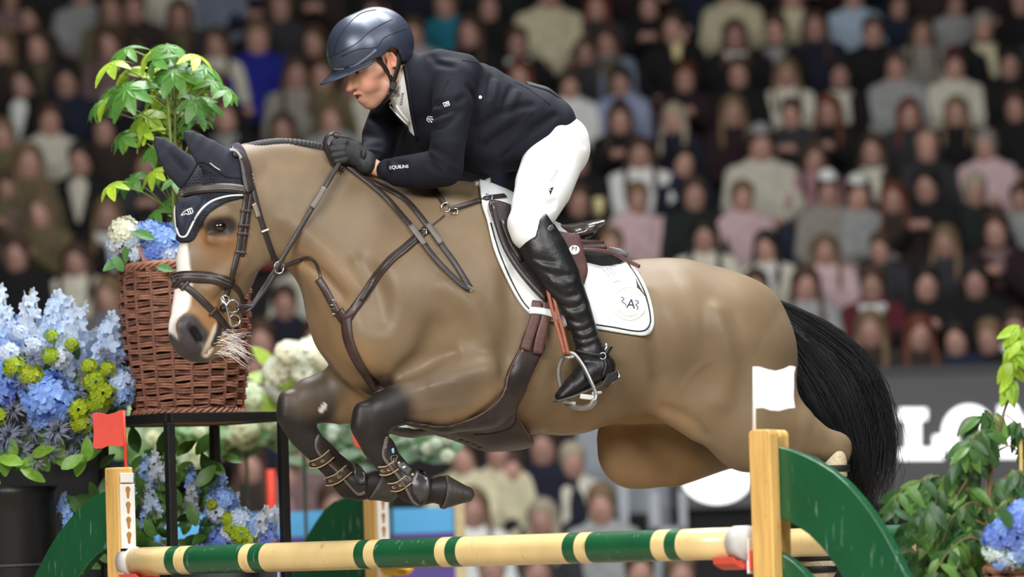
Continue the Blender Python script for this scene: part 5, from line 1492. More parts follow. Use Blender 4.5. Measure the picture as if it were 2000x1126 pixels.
strap('throatlash', M_DKBR, bridle, BHB, [(487, 345), (497, 385), (506, 420), (516, 452), (527, 485), (538, 512)], .019, .005, .003)
strap('strap_keeper', M_PIPE, bridle, BHB, [(509, 453), (516, 450), (522, 448)], .006, .004, .007, 4)
strap('throat_tag', mat('dull_plate', (150, 142, 122), rough=.4, metal=.4, var=.1), bridle, BHB, [(494, 398), (499, 410), (503, 424)], .018, .003, .006, 4)
mb = MB()
for k in range(4):
    l, n = hit(BHB, 488 + k * .8, 344 + k * 7)
    if l: mb.tube([l + n * .008 + Vector((math.cos(a) * .007, 0, math.sin(a) * .009)) for a in np.linspace(0, 6.283, 11)], .0017, 5, False)
mb.build('crown_chain', M_CHROME, bridle, True)
def ring_px(cx, cy, r, lat, rt=.0032, f=HD, nn=20, sy=1.0):
    return [f(cx + r * math.cos(a), cy + r * sy * math.sin(a), lat) for a in np.linspace(0, 2 * math.pi, nn + 1)]
bit = empty('bit', HD(444, 600, .09)); bit.parent = bridle; bit.matrix_parent_inverse = bridle.matrix_basis.inverted()
MB().tube(ring_px(440, 585, 8, .088), .0034, 8, False).build('bit_ring', M_CHROME, bit, True)
MB().tube(ring_px(455, 598, 12, .090), .0034, 8, False).build('bit_ring', M_CHROME, bit, True)
MB().tube(ring_px(458, 625, 11, .088), .0034, 8, False).build('bit_ring', M_CHROME, bit, True)
MB().tube([HD(434, 580, .09), HD(443, 600, .092), HD(447, 618, .092), HD(452, 634, .09)], .005, 8).build('bit_shank', M_CHROME, bit, True)
MB().tube([HD(432, 600, .0), HD(437, 602, .085), HD(440, 602, .093)], [.012, .013, .012], 10).build('bit_rubber', M_BLACK, bit, True)

# ---- reins
reins = empty('reins', H(665, 330, .1)); tag(reins, 'brown leather reins from the bit to the rider\'s gloved hands with a slack loop', 'reins')
r3 = [HD(462, 598, .09), HD(490, 596, .085), H(512, 566, .10), H(530, 538, .115), H(545, 515, .125), H(575, 465, .135), H(607, 410, .142), H(634, 366, .135), H(652, 336, .118), H(663, 318, .105)]
def surf_norm(pts): return [HN + Vector((-.1, 0, .2))] * len(pts)
pp = [Vector(p) for p in catmull([tuple(p) for p in r3], 6)]
ribbon(pp, surf_norm(pp), .017, .0045).build('rein', M_DKBR, reins, True)
pp = [Vector(p) for p in catmull([tuple(p) for p in [HD(462, 606, .09), HD(484, 606, .085), H(508, 578, .10), H(530, 548, .115), H(543, 522, .122)]], 6)]
ribbon(pp, surf_norm(pp), .014, .004).build('rein', M_DKBR, reins, True)
l_ = [Vector(p) for p in catmull([tuple(H(x, y, .152)) for x, y in [(634, 366), (620, 390), (610, 405)]], 5)]
ribbon([p for p in l_], surf_norm(l_), .019, .004).build('rein_stop', mat('grey_stop', (120, 112, 108), rough=.5, var=.1), reins, True)
BJH = bvh_of(np.concatenate([hV, pV]), np.concatenate([hF, pF + len(hV)]))
for nm, L, w, of in (('rein', [(676, 326), (700, 344), (728, 366), (757, 392), (782, 420), (804, 446), (826, 478), (850, 508), (880, 540), (902, 560), (914, 566)], .020, .010),
                 ('rein', [(690, 334), (722, 354), (757, 371), (790, 390), (815, 416), (838, 447), (862, 480), (886, 512), (905, 543), (917, 563)], .020, .006)):
    strap(nm, M_DKBR, reins, BJH, L, w, .004, of, 6, 3)
for x0, y0, x1, y1 in ((802, 444, 828, 480), (834, 440, 860, 478)):
    strap('rein_stop', MATS['grey_stop'], reins, BJH, [(x0, y0), ((x0 + x1) / 2, (y0 + y1) / 2), (x1, y1)], .021, .004, .015, 4)
l, n = hit(BJH, 914, 566); mb = MB(); mb.box(l + n * .012, (.022, .006, .016), Matrix.Rotation(.6, 3, 'Y')); mb.build('rein_buckle', M_CHROME, reins, False, .002)
lp = [H(668, 330, .10), H(650, 318, .07), H(640, 300, .05), H(635, 280, .03), H(640, 266, .02), H(652, 262, .02), H(664, 269, .03), H(672, 276, .04)]
lp = [Vector(p) for p in catmull([tuple(p) for p in lp], 6)]
ribbon(lp, [Vector((-.8, -.5, .4))] * len(lp), .021, .004).build('rein_bight', M_DKBR, reins, True)
lp = [H(672, 334, .095), H(660, 320, .06), H(650, 300, .04), H(648, 285, .03), H(655, 276, .03)]
lp = [Vector(p) for p in catmull([tuple(p) for p in lp], 6)]
ribbon(lp, [Vector((-.8, -.5, .4))] * len(lp), .015, .004).build('rein_bight', M_DKBR, reins, True)

# ---- breastplate and martingale
bpl = empty('breastplate', H(680, 620, .2)); tag(bpl, 'dark brown leather breastplate with running martingale across the horse\'s chest', 'breastplate')
strap('shoulder_strap', M_BROWN, bpl, BJH, [(832, 449), (811, 467), (790, 486), (766, 505), (744, 530), (724, 556), (706, 583), (690, 606), (678, 626)], .032, .006, .002)
strap('shoulder_strap_raise', M_DKBR, bpl, BJH, [(824, 456), (805, 472), (784, 490), (762, 510), (740, 536), (720, 562), (704, 587)], .014, .004, .008)
strap('shoulder_strap', M_BROWN, bpl, BJH, [(622, 545), (634, 563), (645, 583), (656, 604), (668, 622), (678, 634)], .028, .006, .002)
strap('chest_strap', M_BROWN, bpl, BJH, [(676, 612), (678, 640), (682, 664), (692, 690), (706, 715), (722, 738), (742, 766)], .040, .006, .003)
strap('chest_ring_cover', M_BROWN, bpl, BJH, [(664, 606), (676, 618), (690, 606)], .03, .006, .004, 5)
strap('thin_strap', M_BROWN, bpl, BJH, [(836, 446), (852, 434), (868, 421)], .006, .003, .002)
strap('wither_strap', M_BROWN, bpl, BJH, [(848, 368), (856, 382), (868, 400)], .020, .005, .002)
strap('saddle_strap', M_DKBR, bpl, BJH, [(878, 410), (900, 404), (926, 396), (953, 388), (985, 384)], .018, .005, .004)
strap('neck_strap', M_DKBR, bpl, BJH, [(588, 505), (604, 502), (616, 510), (624, 530), (627, 548)], .010, .004, .002)
mb = MB()
l, n = hit(BJH, 870, 407)
mb.tube([l + n * .008 + HN.cross(Vector((0, 0, 1))) * (math.cos(a) * .016) + Vector((0, 0, math.sin(a) * .016)) for a in np.linspace(0, 6.283, 17)], .0032, 6, False)
mb.build('strap_ring', M_CHROME, bpl, True)
for x, y in ((651, 590), (655, 607), (826, 455), (953, 388), (886, 415)):
    l, n = hit(BJH, x, y)
    if l is None: continue
    mb = MB(); a_ = HN.cross(Vector((0, 0, 1)))
    mb.tube([l + n * .010 + a_ * dx + Vector((0, 0, dz)) for dx, dz in ((-.011, -.009), (.011, -.009), (.011, .009), (-.011, .009), (-.011, -.009))], .002, 6, False)
    mb.build('buckle', M_CHROME, bpl, True)
for L in ([(590, 506, .085), (570, 514, .10), (548, 524, .118)], [(592, 504, .07), (560, 502, -.02), (536, 502, -.04)]):
    q = [Vector(p) for p in catmull([tuple(H(x, y, l)) for x, y, l in L], 6)]
    ribbon(q, surf_norm(q), .016, .004).build('martingale_fork', M_DKBR, bpl, True)
MB().tube(ring_px(545, 522, 9, .126, f=H, sy=1.3), .003, 8, False).build('martingale_ring', M_CHROME, bpl, True)

# ---- tendon boots on the forelegs
M_SHELL = mat('boot_shell', (46, 40, 39), rough=.35, var=.15, vscale=30, bump=.2, bscale=140, spec=.6)
M_GOLD = mat('strap_gold', (196, 178, 132), rough=.6, var=.05, bump=0)
M_LINER = mat('liner_grey', (104, 92, 88), rough=.7, var=.1)
def tendon_boot(poly, lat, pipe, straps, label, dec):
    def fat(c):
        pass
    V, F = overlay(hs, rpoly(poly, 4), .010, .003, lat, 2)
    t = link('tendon_boot', mesh_np('tendon_boot', V, F), M_SHELL, None); tag(t, label, 'horse boot', 'tendon boots on the forelegs')
    bv = bvh_of(np.concatenate([hV, V]), np.concatenate([hF, F + len(hV)]))
    for pl in pipe:
        p, n = project(bv, pl, 4, .001, 1); ribbon(p, n, .010, .006).build('edge_lining', M_LINER, t, True)
    for a, b, w in straps:
        p, n = project(bv, catmull([a, ((a[0] + b[0]) / 2 + w[0], (a[1] + b[1]) / 2 + w[1]), b], 3), 3, .004, 1)
        s_ = ribbon(p, n, .036, .004).build('boot_strap', M_BROWN, t, True)
        for sg in (-1, 1):
            T = [(p[min(i + 1, len(p) - 1)] - p[max(i - 1, 0)]).cross(n[i]).normalized() for i in range(len(p))]
            ribbon([p[i] + T[i] * (.0155 * sg) + n[i] * .005 for i in range(len(p))], n, .0034, .002).build('strap_edging', M_GOLD, s_, True)
        for q in (.28, .66):
            i = int(q * (len(p) - 1)); tt = (p[min(i + 1, len(p) - 1)] - p[i - 1]).normalized(); B = tt.cross(n[i]).normalized()
            mb = MB(); mb.tube([p[i] + n[i] * .006 + tt * (math.cos(a) * .007) + B * (math.sin(a) * .0035) for a in np.linspace(0, 5, 8)], .0012, 5)
            mb.build('strap_mark', M_GOLD, s_, True)
    dec(t, bv)
NB = [(750, 888), (752, 868), (758, 852), (770, 862), (790, 884), (812, 906), (836, 926), (844, 950), (834, 976), (818, 990), (806, 978), (796, 958), (780, 934), (764, 914), (752, 902)]
def dec_n(t, bv):
    decal_patch('boot_plate', [(776, 908), (786, 902), (804, 918), (796, 928)], bv, mat('grey_plate', (92, 92, 94), rough=.4, var=.1, bump=0), t, .006)
    decal_patch('plate_mark', [(784, 912), (788, 910), (790, 913), (786, 915)], bv, M_WHITE, t, .009)
    decal_patch('blue_tab', [(765, 876), (768, 874), (769, 884), (766, 885)], bv, mat('sky_blue', (150, 200, 232), rough=.5, var=0, bump=0), t, .004)
    decal_lines('boot_emblem', [[(764, 890), (775, 890), (768, 906), (763, 896), (764, 890)], [(769, 894), (767, 900), (771, 898)]], 1.4, bv, MATS['grey_stop'], t, .004)
    for x, y in ((778, 904), (805, 927)):
        l, n = hit(bv, x, y); mb = MB(); mb.ball(l + n * .004, .0055, 10, 6); mb.build('stud', M_GOLD, t, True)
    decal_patch('shell_cup', [(808, 918), (826, 922), (838, 936), (840, 954), (830, 974), (818, 980), (806, 962), (802, 940)], bv, mat('cup_grey', (64, 60, 60), rough=.3, var=.1, bump=.1, spec=.7), t, .012)
tendon_boot(NB, (.02, 9), [[(757, 854), (750, 872), (748, 888), (756, 902), (776, 926), (794, 952), (806, 976), (818, 986)]], [((742, 916), (772, 908), (-1, 5)), ((764, 948), (797, 936), (-1, 6))],
            'brown tendon boot with gold edged straps on the near foreleg', dec_n)
FB = [(617, 872), (620, 850), (630, 852), (648, 868), (668, 888), (690, 898), (708, 914), (718, 936), (714, 960), (702, 966), (690, 952), (672, 930), (650, 908), (630, 892)]
def dec_f(t, bv):
    decal_patch('shell_cup', [(690, 904), (704, 914), (714, 930), (713, 944), (702, 946), (692, 932)], bv, MATS['cup_grey'], t, .010)
tendon_boot(FB, (-9, .0), [[(621, 850), (617, 868), (622, 884), (644, 906), (664, 926), (684, 950), (700, 964), (712, 960)]], [((606, 904), (646, 886), (-1, 6)), ((638, 938), (680, 916), (-1, 6))],
            'brown tendon boot with gold edged straps on the far foreleg', dec_f)
# hind fetlock boots: fleece with black straps
M_FLC = mat('sheepskin', (206, 190, 158), rough=.95, var=.2, vscale=60, bump=1.0, bscale=150)
def hind_boot(pts, lat, label):
    f = SDF(np.min([tuple(H(x, y, lat)) for x, y, r in pts], 0) - .12, np.max([tuple(H(x, y, lat)) for x, y, r in pts], 0) + .12, .006)
    f.chain([(np.array(H(x, y, lat)), r / S, r / S * 1.1) for x, y, r in pts], .01, HN)
    V, F = f.skin(); t = link('fleece_boot', mesh_np('fleece_boot', V, F), M_FLC, None); tag(t, label, 'horse boot', 'fleece boots on the hind legs')
    bv = bvh_of(V, F)
    for k in (.35, .75):
        i = k * (len(pts) - 1); i0 = int(i); fr = i - i0
        c = Vector(pts[i0][:2]).lerp(Vector(pts[min(i0 + 1, len(pts) - 1)][:2]), fr)
        mb = MB(); cc = H(c.x, c.y, lat); rr = max(p[2] for p in pts) / S + .004
        ax = Vector((0, 0, 1))
        e1, e2 = HN, HN.cross(ax)
        q = [cc + e1 * (rr * math.cos(a)) + e2 * (rr * math.sin(a)) for a in np.linspace(0, 6.283, 21)[:-1]]
        ribbon(q, [(p - cc).normalized() for p in q], .024, .004, True).build('fleece_strap', M_BLACK, t, True)
hind_boot([(1603, 1060, 31), (1600, 1100, 37), (1594, 1122, 33)], .15, 'cream fleece boot with black straps on the near hind fetlock below the rail')
hind_boot([(1632, 890, 22), (1628, 925, 27), (1622, 950, 26)], .15, 'cream fleece boot on the near hind cannon beside the tail')
# ================================================================== JUMP
M_WOOD = mat('varnished_pine', (230, 184, 108), rough=.42, var=.26, vscale=9, bump=.15, bscale=40, stretch=(7, 7, .4), coat=.15)
M_WOODR = mat('rail_pine', (238, 208, 146), rough=.32, var=.12, vscale=6, bump=.08, bscale=30, coat=.5)
M_GREEN = mat('green_paint', (26, 86, 52), rough=.36, var=.14, vscale=6, bump=.2, bscale=30, coat=.2)
def scuffs(m, col, scale, thr, amt):
    nt = m.node_tree; N = nt.nodes; L = nt.links; b = N['Principled BSDF']
    tc = N.new('ShaderNodeTexCoord'); mp = N.new('ShaderNodeMapping'); mp.inputs['Scale'].default_value = scale; mp.inputs['Rotation'].default_value = (.1, .2, .3)
    nz = N.new('ShaderNodeTexNoise'); nz.inputs['Scale'].default_value = 9; nz.inputs['Detail'].default_value = 6
    L.new(tc.outputs['Object'], mp.inputs['Vector']); L.new(mp.outputs['Vector'], nz.inputs['Vector'])
    mr = N.new('ShaderNodeMapRange'); mr.inputs['From Min'].default_value = thr; mr.inputs['From Max'].default_value = thr + .10; mr.inputs['To Max'].default_value = amt
    L.new(nz.outputs['Fac'], mr.inputs['Value'])
    mx = N.new('ShaderNodeMix'); mx.data_type = 'RGBA'
    src = b.inputs['Base Color'].links[0].from_socket
    L.new(mr.outputs['Result'], mx.inputs['Factor']); L.new(src, mx.inputs['A']); mx.inputs['B'].default_value = lin(col); L.new(mx.outputs['Result'], b.inputs['Base Color'])
scuffs(M_GREEN, (150, 176, 160), (6, 6, 1), .62, .45)
scuffs(M_WOOD, (150, 92, 44), (3, 3, 1.2), .64, .7)
scuffs(M_WOODR, (190, 132, 70), (3, 3, 2), .63, .6)
M_GREYC = mat('grey_cap', (200, 198, 194), rough=.6, var=.06)
M_STRIP = mat('white_strip', (236, 234, 228), rough=.5, var=.03)
M_HOLE = mat('slot_wood', (176, 122, 60), rough=.7, var=.15)
M_CUPR = mat('red_cup', (226, 84, 66), rough=.45, var=.08)
M_CUPY = mat('yellow_cup', (226, 176, 30), rough=.45, var=.08)
YL, YR = .35, -1.65
RA, RB = P(250, 1096.5, YL), P(1466, 1059, YR)
BA, BB_ = P(756, 1084, 2.6), P(2060, 1043, -1.5)
def rail(name, A, B, r, marks, capA, capB, label):
    ax = (B - A); L = ax.length
    def t_of(px):
        lo_, hi_ = -.2, 1.3
        for _ in range(40):
            m = (lo_ + hi_) / 2
            if topx(A + ax * m)[0] < px: lo_ = m
            else: hi_ = m
        return m
    segs = [(t_of(a), t_of(b), c) for a, b, c in marks]
    t0, t1 = segs[0][0], segs[-1][1]
    M = ax.to_track_quat('Z', 'Y').to_matrix()
    root = empty(name, A + ax * t0); tag(root, label, 'jump rail')
    bm = bmesh.new(); n = 40
    cuts = [segs[0][0]] + [s[1] for s in segs]
    rings = []
    for t in cuts:
        rings.append([bm.verts.new(A + ax * t + M @ Vector((r * math.cos(2 * math.pi * j / n), r * math.sin(2 * math.pi * j / n), 0))) for j in range(n)])
    for i, s in enumerate(segs):
        for j in range(n):
            f = bm.faces.new((rings[i][j], rings[i][(j + 1) % n], rings[i + 1][(j + 1) % n], rings[i + 1][j])); f.material_index = s[2]; f.smooth = True
    bm.faces.new(rings[0][::-1]); bm.faces.new(rings[-1])
    me = bpy.data.meshes.new(name); bm.to_mesh(me); bm.free()
    me.materials.append(M_WOODR); me.materials.append(M_GREEN)
    link('pole', me, None, root, False)
    for t, w, on in ((t0, .05, capA), (t1, .055, capB)):
        if on:
            c = A + ax * t; d = ax.normalized()
            MB().tube([c - d * (w * .5), c + d * (w * .5)], r + .004, 32, True).build('end_cap', M_GREYC, root, True)
    for t in (.37, .56, .80, .155):
        pass
    return root, segs
W_, G_ = 0, 1
FM = [(256, 340, W_), (340, 358, G_), (358, 378, W_), (378, 485, G_), (485, 503, W_), (503, 525, G_), (525, 710, W_), (710, 729, G_), (729, 749, W_), (749, 868, G_), (868, 888, W_), (888, 909, G_), (909, 1117, W_), (1117, 1140, G_), (1140, 1162, W_), (1162, 1290, G_), (1290, 1316, W_), (1316, 1338, G_), (1338, 1450, W_)]
rail('jump_rail', RA, RB, .0505, FM, True, True, 'front green and natural wood striped jump rail with grey end caps below the horse')
BM_ = [(762, 860, W_), (860, 880, G_), (880, 900, W_), (900, 1010, G_), (1010, 1030, W_), (1030, 1050, G_), (1050, 1250, W_), (1250, 1270, G_), (1270, 1290, W_), (1290, 1410, G_), (1410, 1430, W_), (1430, 1450, G_), (1450, 1650, W_), (1650, 1672, G_), (1672, 1692, W_), (1692, 1801, G_), (1801, 1816, W_), (1816, 1838, G_), (1838, 2052, G_)]
rail('jump_rail', BA, BB_, .0495, BM_, True, True, 'rear green and natural wood jump rail behind the right post and the leafy shrub')
RD = Vector((RB.x - RA.x, RB.y - RA.y, 0)).normalized()        # along the front rail
RP = Vector((RD.y, -RD.x, 0))                                   # its face, towards the camera
if RP.y > 0: RP = -RP
def plate(poly_px, p0, n, th, name, m, parent, bevel=.004):
    """A thick board standing in the plane through p0 with normal n, outline from the photograph."""
    mb = MB(); k = len(poly_px)
    a = [onplane(x, y, p0, n, th / 2) for x, y in poly_px]; b = [q - n * th for q in a]
    mb.add(a + b, [tuple(range(k)), tuple(range(2 * k - 1, k - 1, -1))] + [(i, (i + 1) % k, k + (i + 1) % k, k + i) for i in range(k)])
    return mb.build(name, m, parent, False, bevel)
def vbox(c, w, d, z0, z1, dirw):
    ang = math.atan2(dirw.y, dirw.x)
    return (Vector((c.x, c.y, (z0 + z1) / 2)), (w, d, z1 - z0), Matrix.Rotation(ang, 3, 'Z'))
def flag(root, poly, pole, m, Yp):
    fl = plate(poly, P(pole[0][0], pole[0][1], Yp), Vector((0, -1, 0)), .005, 'flag', m, root, .001)
    MB().tube([P(pole[0][0], pole[0][1], Yp), P(pole[1][0], pole[1][1], Yp)], pole[2] / S / 2, 10).build('flag_pole', m, root, True)
M_FR = mat('flag_red', (228, 70, 48), rough=.5, var=.05, bump=.1)
M_FW = mat('flag_white', (246, 246, 246), rough=.5, var=.02, bump=0)
# ---- front left standard
cL = P(234, 1000, YL + .02)
sl = empty('jump_standard', (cL.x, cL.y, 0)); tag(sl, 'left jump standard with wooden post, white slotted strip, red flag and green wing', 'jump standard')
ztop = P(234, 912, YL).z
c_, s_, M_ = vbox(cL, .072, .075, 0, ztop, RD); mb = MB(); mb.box(c_, s_, M_); mb.build('post', M_WOOD, sl, False, .006)
e = cL + RD * .038
zs0, zs1 = 0.15, P(248, 945, YL).z
c_, s_, M_ = vbox(e + RD * .004, .008, .068, zs0, zs1, RD); mb = MB(); mb.box(c_, s_, M_); st = mb.build('slotted_strip', M_STRIP, sl, False, .002)
c_, s_, M_ = vbox(e + RD * .004, .008, .060, P(248, 942, YL).z, P(248, 923, YL).z, RD); mb = MB(); mb.box(c_, s_, M_); mb.build('top_plate', M_STRIP, sl, False, .002)
def keyholes(e, st, pitch_px, y0, n, Yp, x):
    for i in range(n):
        z = P(x, y0 + pitch_px * i, Yp).z
        mb = MB(); N = 20
        c = Vector((e.x, e.y, z)) + RD * .0085
        a = [(.012 * math.cos(t), .010 + .012 * math.sin(t)) for t in np.linspace(-.8, math.pi + .8, 14)] + [(-.006, -.016), (-.004, -.022), (.004, -.022), (.006, -.016)]
        mb.add([c + RP * u + Vector((0, 0, v)) for u, v in a] + [c + RP * u + Vector((0, 0, v)) - RD * .004 for u, v in a],
               [tuple(range(len(a))), tuple(range(2 * len(a) - 1, len(a) - 1, -1))] + [(i_, (i_ + 1) % len(a), len(a) + (i_ + 1) % len(a), len(a) + i_) for i_ in range(len(a))])
        mb.build('keyhole', M_HOLE, st)
keyholes(e, st, 29.5, 961, 5, YL, 250)
c_, s_, M_ = vbox(e + RD * .014, .03, .07, P(250, 1082, YL).z, P(250, 1070, YL).z, RD); mb = MB(); mb.box(c_, s_, M_); mb.build('cup_bracket', M_BLACK, sl, False, .002)
def cup(root, c, m, nm='jump_cup'):
    mb = MB(); c0 = c - Vector((0, 0, .052))
    for i in range(9):
        pass
    pts_o = [(-.062 + .0155 * i, -.010 + .02 * ((i - 4) / 4) ** 2) for i in range(9)]
    top = [c0 + RP * u + Vector((0, 0, v)) for u, v in pts_o]; bot = [c0 + RP * u * .9 + Vector((0, 0, v - .022)) for u, v in pts_o]
    k = 9; sh = RD * .045
    V = [q + sh for q in top] + [q + sh for q in bot] + [q - sh for q in top] + [q - sh for q in bot]
    F = []
    for i in range(8):
        F += [(i, i + 1, k + i + 1, k + i), (2 * k + i, 3 * k + i, 3 * k + i + 1, 2 * k + i + 1), (i, 2 * k + i, 2 * k + i + 1, i + 1), (k + i, k + i + 1, 3 * k + i + 1, 3 * k + i)]
    F += [(0, k, 3 * k, 2 * k), (8, 2 * k + 8, 3 * k + 8, k + 8)]
    mb.add(V, F); return mb.build(nm, m, root, False, .003)
cup(sl, RA + RD * .06, M_CUPR)
wl0 = cL - RD * .03
plate([(209, 956), (190, 964), (172, 975), (150, 996), (130, 1019), (110, 1045), (94, 1071), (65, 1126), (40, 1190), (15, 1280), (0, 1400), (-8, 1600), (-10, 1868), (85, 1868), (88, 1600), (96, 1400), (112, 1260), (130, 1180), (154, 1126), (172, 1100), (190, 1082), (211, 1068)], wl0, RP, .035, 'wing', M_GREEN, sl)
c_, s_, M_ = vbox(cL, .12, .7, 0, .08, RD); mb = MB(); mb.box(c_, s_, M_); mb.build('base_foot', M_WOOD, sl, False, .006)
flag(sl, [(180, 808), (188, 805), (198, 806), (210, 809), (222, 806), (234, 801), (241, 800), (243, 830), (246, 868), (236, 872), (226, 870), (212, 870), (200, 875), (186, 876), (181, 872), (183, 845)], [(241, 801), (247, 922), 6.5], M_FR, YL + .02)
# ---- front right standard: two boards with the wing between
cR = P(1484, 1000, YR - .02) 
sr = empty('jump_standard', (cR.x, cR.y, 0)); tag(sr, 'right jump standard of two wooden boards with white flag and large green wing', 'jump standard')
plate([(1461, 846), (1464, 841), (1470, 838), (1497, 838), (1501, 841), (1503, 847), (1514, 1200), (1535, 2030), (1492, 2030), (1473, 1200)], cR, RP, .045, 'post', M_WOOD, sr, .006)
pb = cR - RP * .085
plate([(1483, 850), (1486, 843), (1492, 839), (1517, 839), (1522, 843), (1524, 850), (1531, 1200), (1552, 2000), (1515, 2000), (1492, 1200)], pb, RP, .045, 'post', M_WOOD, sr, .006)
wp = cR - RP * .042
plate([(1500, 868), (1520, 872), (1545, 879), (1572, 890), (1600, 904), (1628, 922), (1655, 946), (1680, 974), (1703, 1004), (1726, 1040), (1748, 1080), (1771, 1126), (1805, 1210), (1835, 1330), (1855, 1500), (1865, 2060), (1745, 2060), (1735, 1500), (1715, 1340), (1685, 1220), (1645, 1126), (1626, 1096), (1604, 1068), (1580, 1044), (1555, 1026), (1532, 1014), (1508, 1007)], wp, RP, .036, 'wing', M_GREEN, sr)
plate([(1512, 1074), (1530, 1084), (1550, 1098), (1570, 1117), (1590, 1140), (1620, 1190), (1645, 1260), (1660, 1360), (1665, 1500), (1515, 1500)], wp, RP, .036, 'inner_wing', M_GREEN, sr)
e = cR - RD * .045 - RP * .01
c_, s_, M_ = vbox(e, .010, .05, P(1462, 1120, YR).z, P(1462, 1050, YR).z, RD); mb = MB(); mb.box(c_, s_, M_); mb.build('slotted_strip', M_STRIP, sr, False, .003)
cup(sr, RB - RD * .065, M_CUPR)
c_, s_, M_ = vbox(e + RD * .004, .02, .045, P(1462, 1112, YR).z, P(1462, 1074, YR).z, RD); mb = MB(); mb.box(c_, s_, M_); mb.build('cup_plate', M_CUPR, sr, False, .003)
c_, s_, M_ = vbox(cR - RP * .04, .14, .8, 0, .08, RD); mb = MB(); mb.box(c_, s_, M_); mb.build('base_foot', M_WOOD, sr, False, .006)
flag(sr, [(1473, 716), (1484, 716), (1500, 721), (1515, 724), (1530, 720), (1543, 714), (1554, 716), (1551, 730), (1551, 750), (1550, 775), (1553, 796), (1540, 797), (1522, 802), (1505, 801), (1490, 796), (1474, 797)], [(1474, 716), (1473, 840), 6.5], M_FW, cR.y - .0)
# ---- rear left standard
YB = 2.6
cB = P(733, 1000, YB)
sb = empty('jump_standard', (cB.x, cB.y, 0)); tag(sb, 'rear jump standard with solid green wing behind the horse\'s front hooves', 'jump standard')
ztb = P(733, 962, YB).z + .03
c_, s_, M_ = vbox(cB, .072, .07, 0, ztb, RD); mb = MB(); mb.box(c_, s_, M_); mb.build('post', M_WOOD, sb, False, .006)
e = cB + RD * .038
c_, s_, M_ = vbox(e + RD * .004, .008, .064, .15, ztb - .02, RD); mb = MB(); mb.box(c_, s_, M_); st = mb.build('slotted_strip', M_STRIP, sb, False, .002)
keyholes(e, st, 26, 985, 4, YB, 760)
plate([(718, 972), (700, 968), (686, 969), (668, 973), (652, 978), (635, 992), (620, 1012), (605, 1036), (592, 1060), (575, 1100), (560, 1160), (550, 1260), (545, 1700), (722, 1700)], cB - RD * .02, RP, .035, 'wing', M_GREEN, sb)
cup(sb, BA + RD * .05, M_CUPY)
c_, s_, M_ = vbox(cB, .12, .6, 0, .08, RD); mb = MB(); mb.box(c_, s_, M_); mb.build('base_foot', M_WOOD, sb, False, .006)
flag(sb, [(690, 832), (700, 822), (715, 818), (736, 816), (740, 860), (738, 884), (716, 882), (702, 874), (693, 870), (688, 850)], [(738, 814), (740, 968), 6], M_FR, YB)
# rear right standard carries the far end of the rear rail
cC = BB_ + Vector((0.03, 0, 0))
sc_ = empty('jump_standard', (cC.x, cC.y, 0)); tag(sc_, 'plain wooden jump post at the far end of the rear rail behind the leafy shrub', 'jump standard')
c_, s_, M_ = vbox(cC + RD * .06, .06, .07, 0, BB_.z + .12, RD); mb = MB(); mb.box(c_, s_, M_); mb.build('post', M_WOOD, sc_, False, .006)
c_, s_, M_ = vbox(cC + RD * .06, .12, .6, 0, .08, RD); mb = MB(); mb.box(c_, s_, M_); mb.build('base_foot', M_WOOD, sc_, False, .006)
cup(sc_, BB_ - RD * .0, M_CUPY)
# far red and white post, out of focus
p = P(532, 1040, 5.0); z1 = P(532, 916, 5.0).z
fp_ = empty('marker_post', (p.x, p.y, 0)); tag(fp_, 'blurred red and white marker post behind the black stand leg', 'post')
n = 4
for i in range(n):
    za, zb = z1 - (i + 1) * z1 / n, z1 - i * z1 / n
    MB().tube([Vector((p.x, p.y, max(za, 0))), Vector((p.x, p.y, zb))], .022, 12).build('post_section', M_FR if i % 2 == 0 else M_FW, fp_, True)
# ================================================================== STAND, BASKET, PLANTS
M_IRON = mat('black_iron', (20, 19, 18), rough=.5, var=.3, vscale=25, bump=.5, bscale=60, spec=.5)
M_BOARD = mat('stand_board', (150, 96, 56), rough=.7, var=.2)
SA, SL, SPHI = P(330, 815, .55), .485, math.radians(35)
su, sv = Vector((math.cos(SPHI), math.sin(SPHI), 0)), Vector((-math.sin(SPHI), math.cos(SPHI), 0))
SZ = SA.z
stand = empty('plant_stand', (SA.x, SA.y, 0)); tag(stand, 'tall black iron plant stand under the wicker basket', 'plant stand')
cs = [SA, SA + su * SL, SA + su * SL + sv * SL, SA + sv * SL]
def bar(a, b, w, h, m, par, name):
    d = (b - a); L = d.length; Z = d.normalized(); up = Vector((0, 0, 1)) if abs(Z.z) < .9 else su
    X = up.cross(Z).normalized(); Y = Z.cross(X)
    M = Matrix((X, Y, Z)).transposed()
    mb = MB(); mb.box((a + b) / 2, (w, h, L), M); return mb.build(name, m, par, False, .003)
for i in range(4):
    a, b = cs[i], cs[(i + 1) % 4]
    bar(a, b, .032, .036, M_IRON, stand, 'top_rail')
    bar(Vector((a.x, a.y, 0)), Vector((a.x, a.y, SZ - .018)), .032, .032, M_IRON, stand, 'leg')
    bar(Vector((a.x, a.y, .35)), Vector((b.x, b.y, .35)), .024, .024, M_IRON, stand, 'lower_rail')
cc = (cs[0] + cs[2]) / 2
mb = MB(); mb.box((cc.x, cc.y, SZ - .004), (SL - .02, SL - .02, .018), Matrix.Rotation(SPHI, 3, 'Z')); mb.build('board', M_BOARD, stand, False, .002)

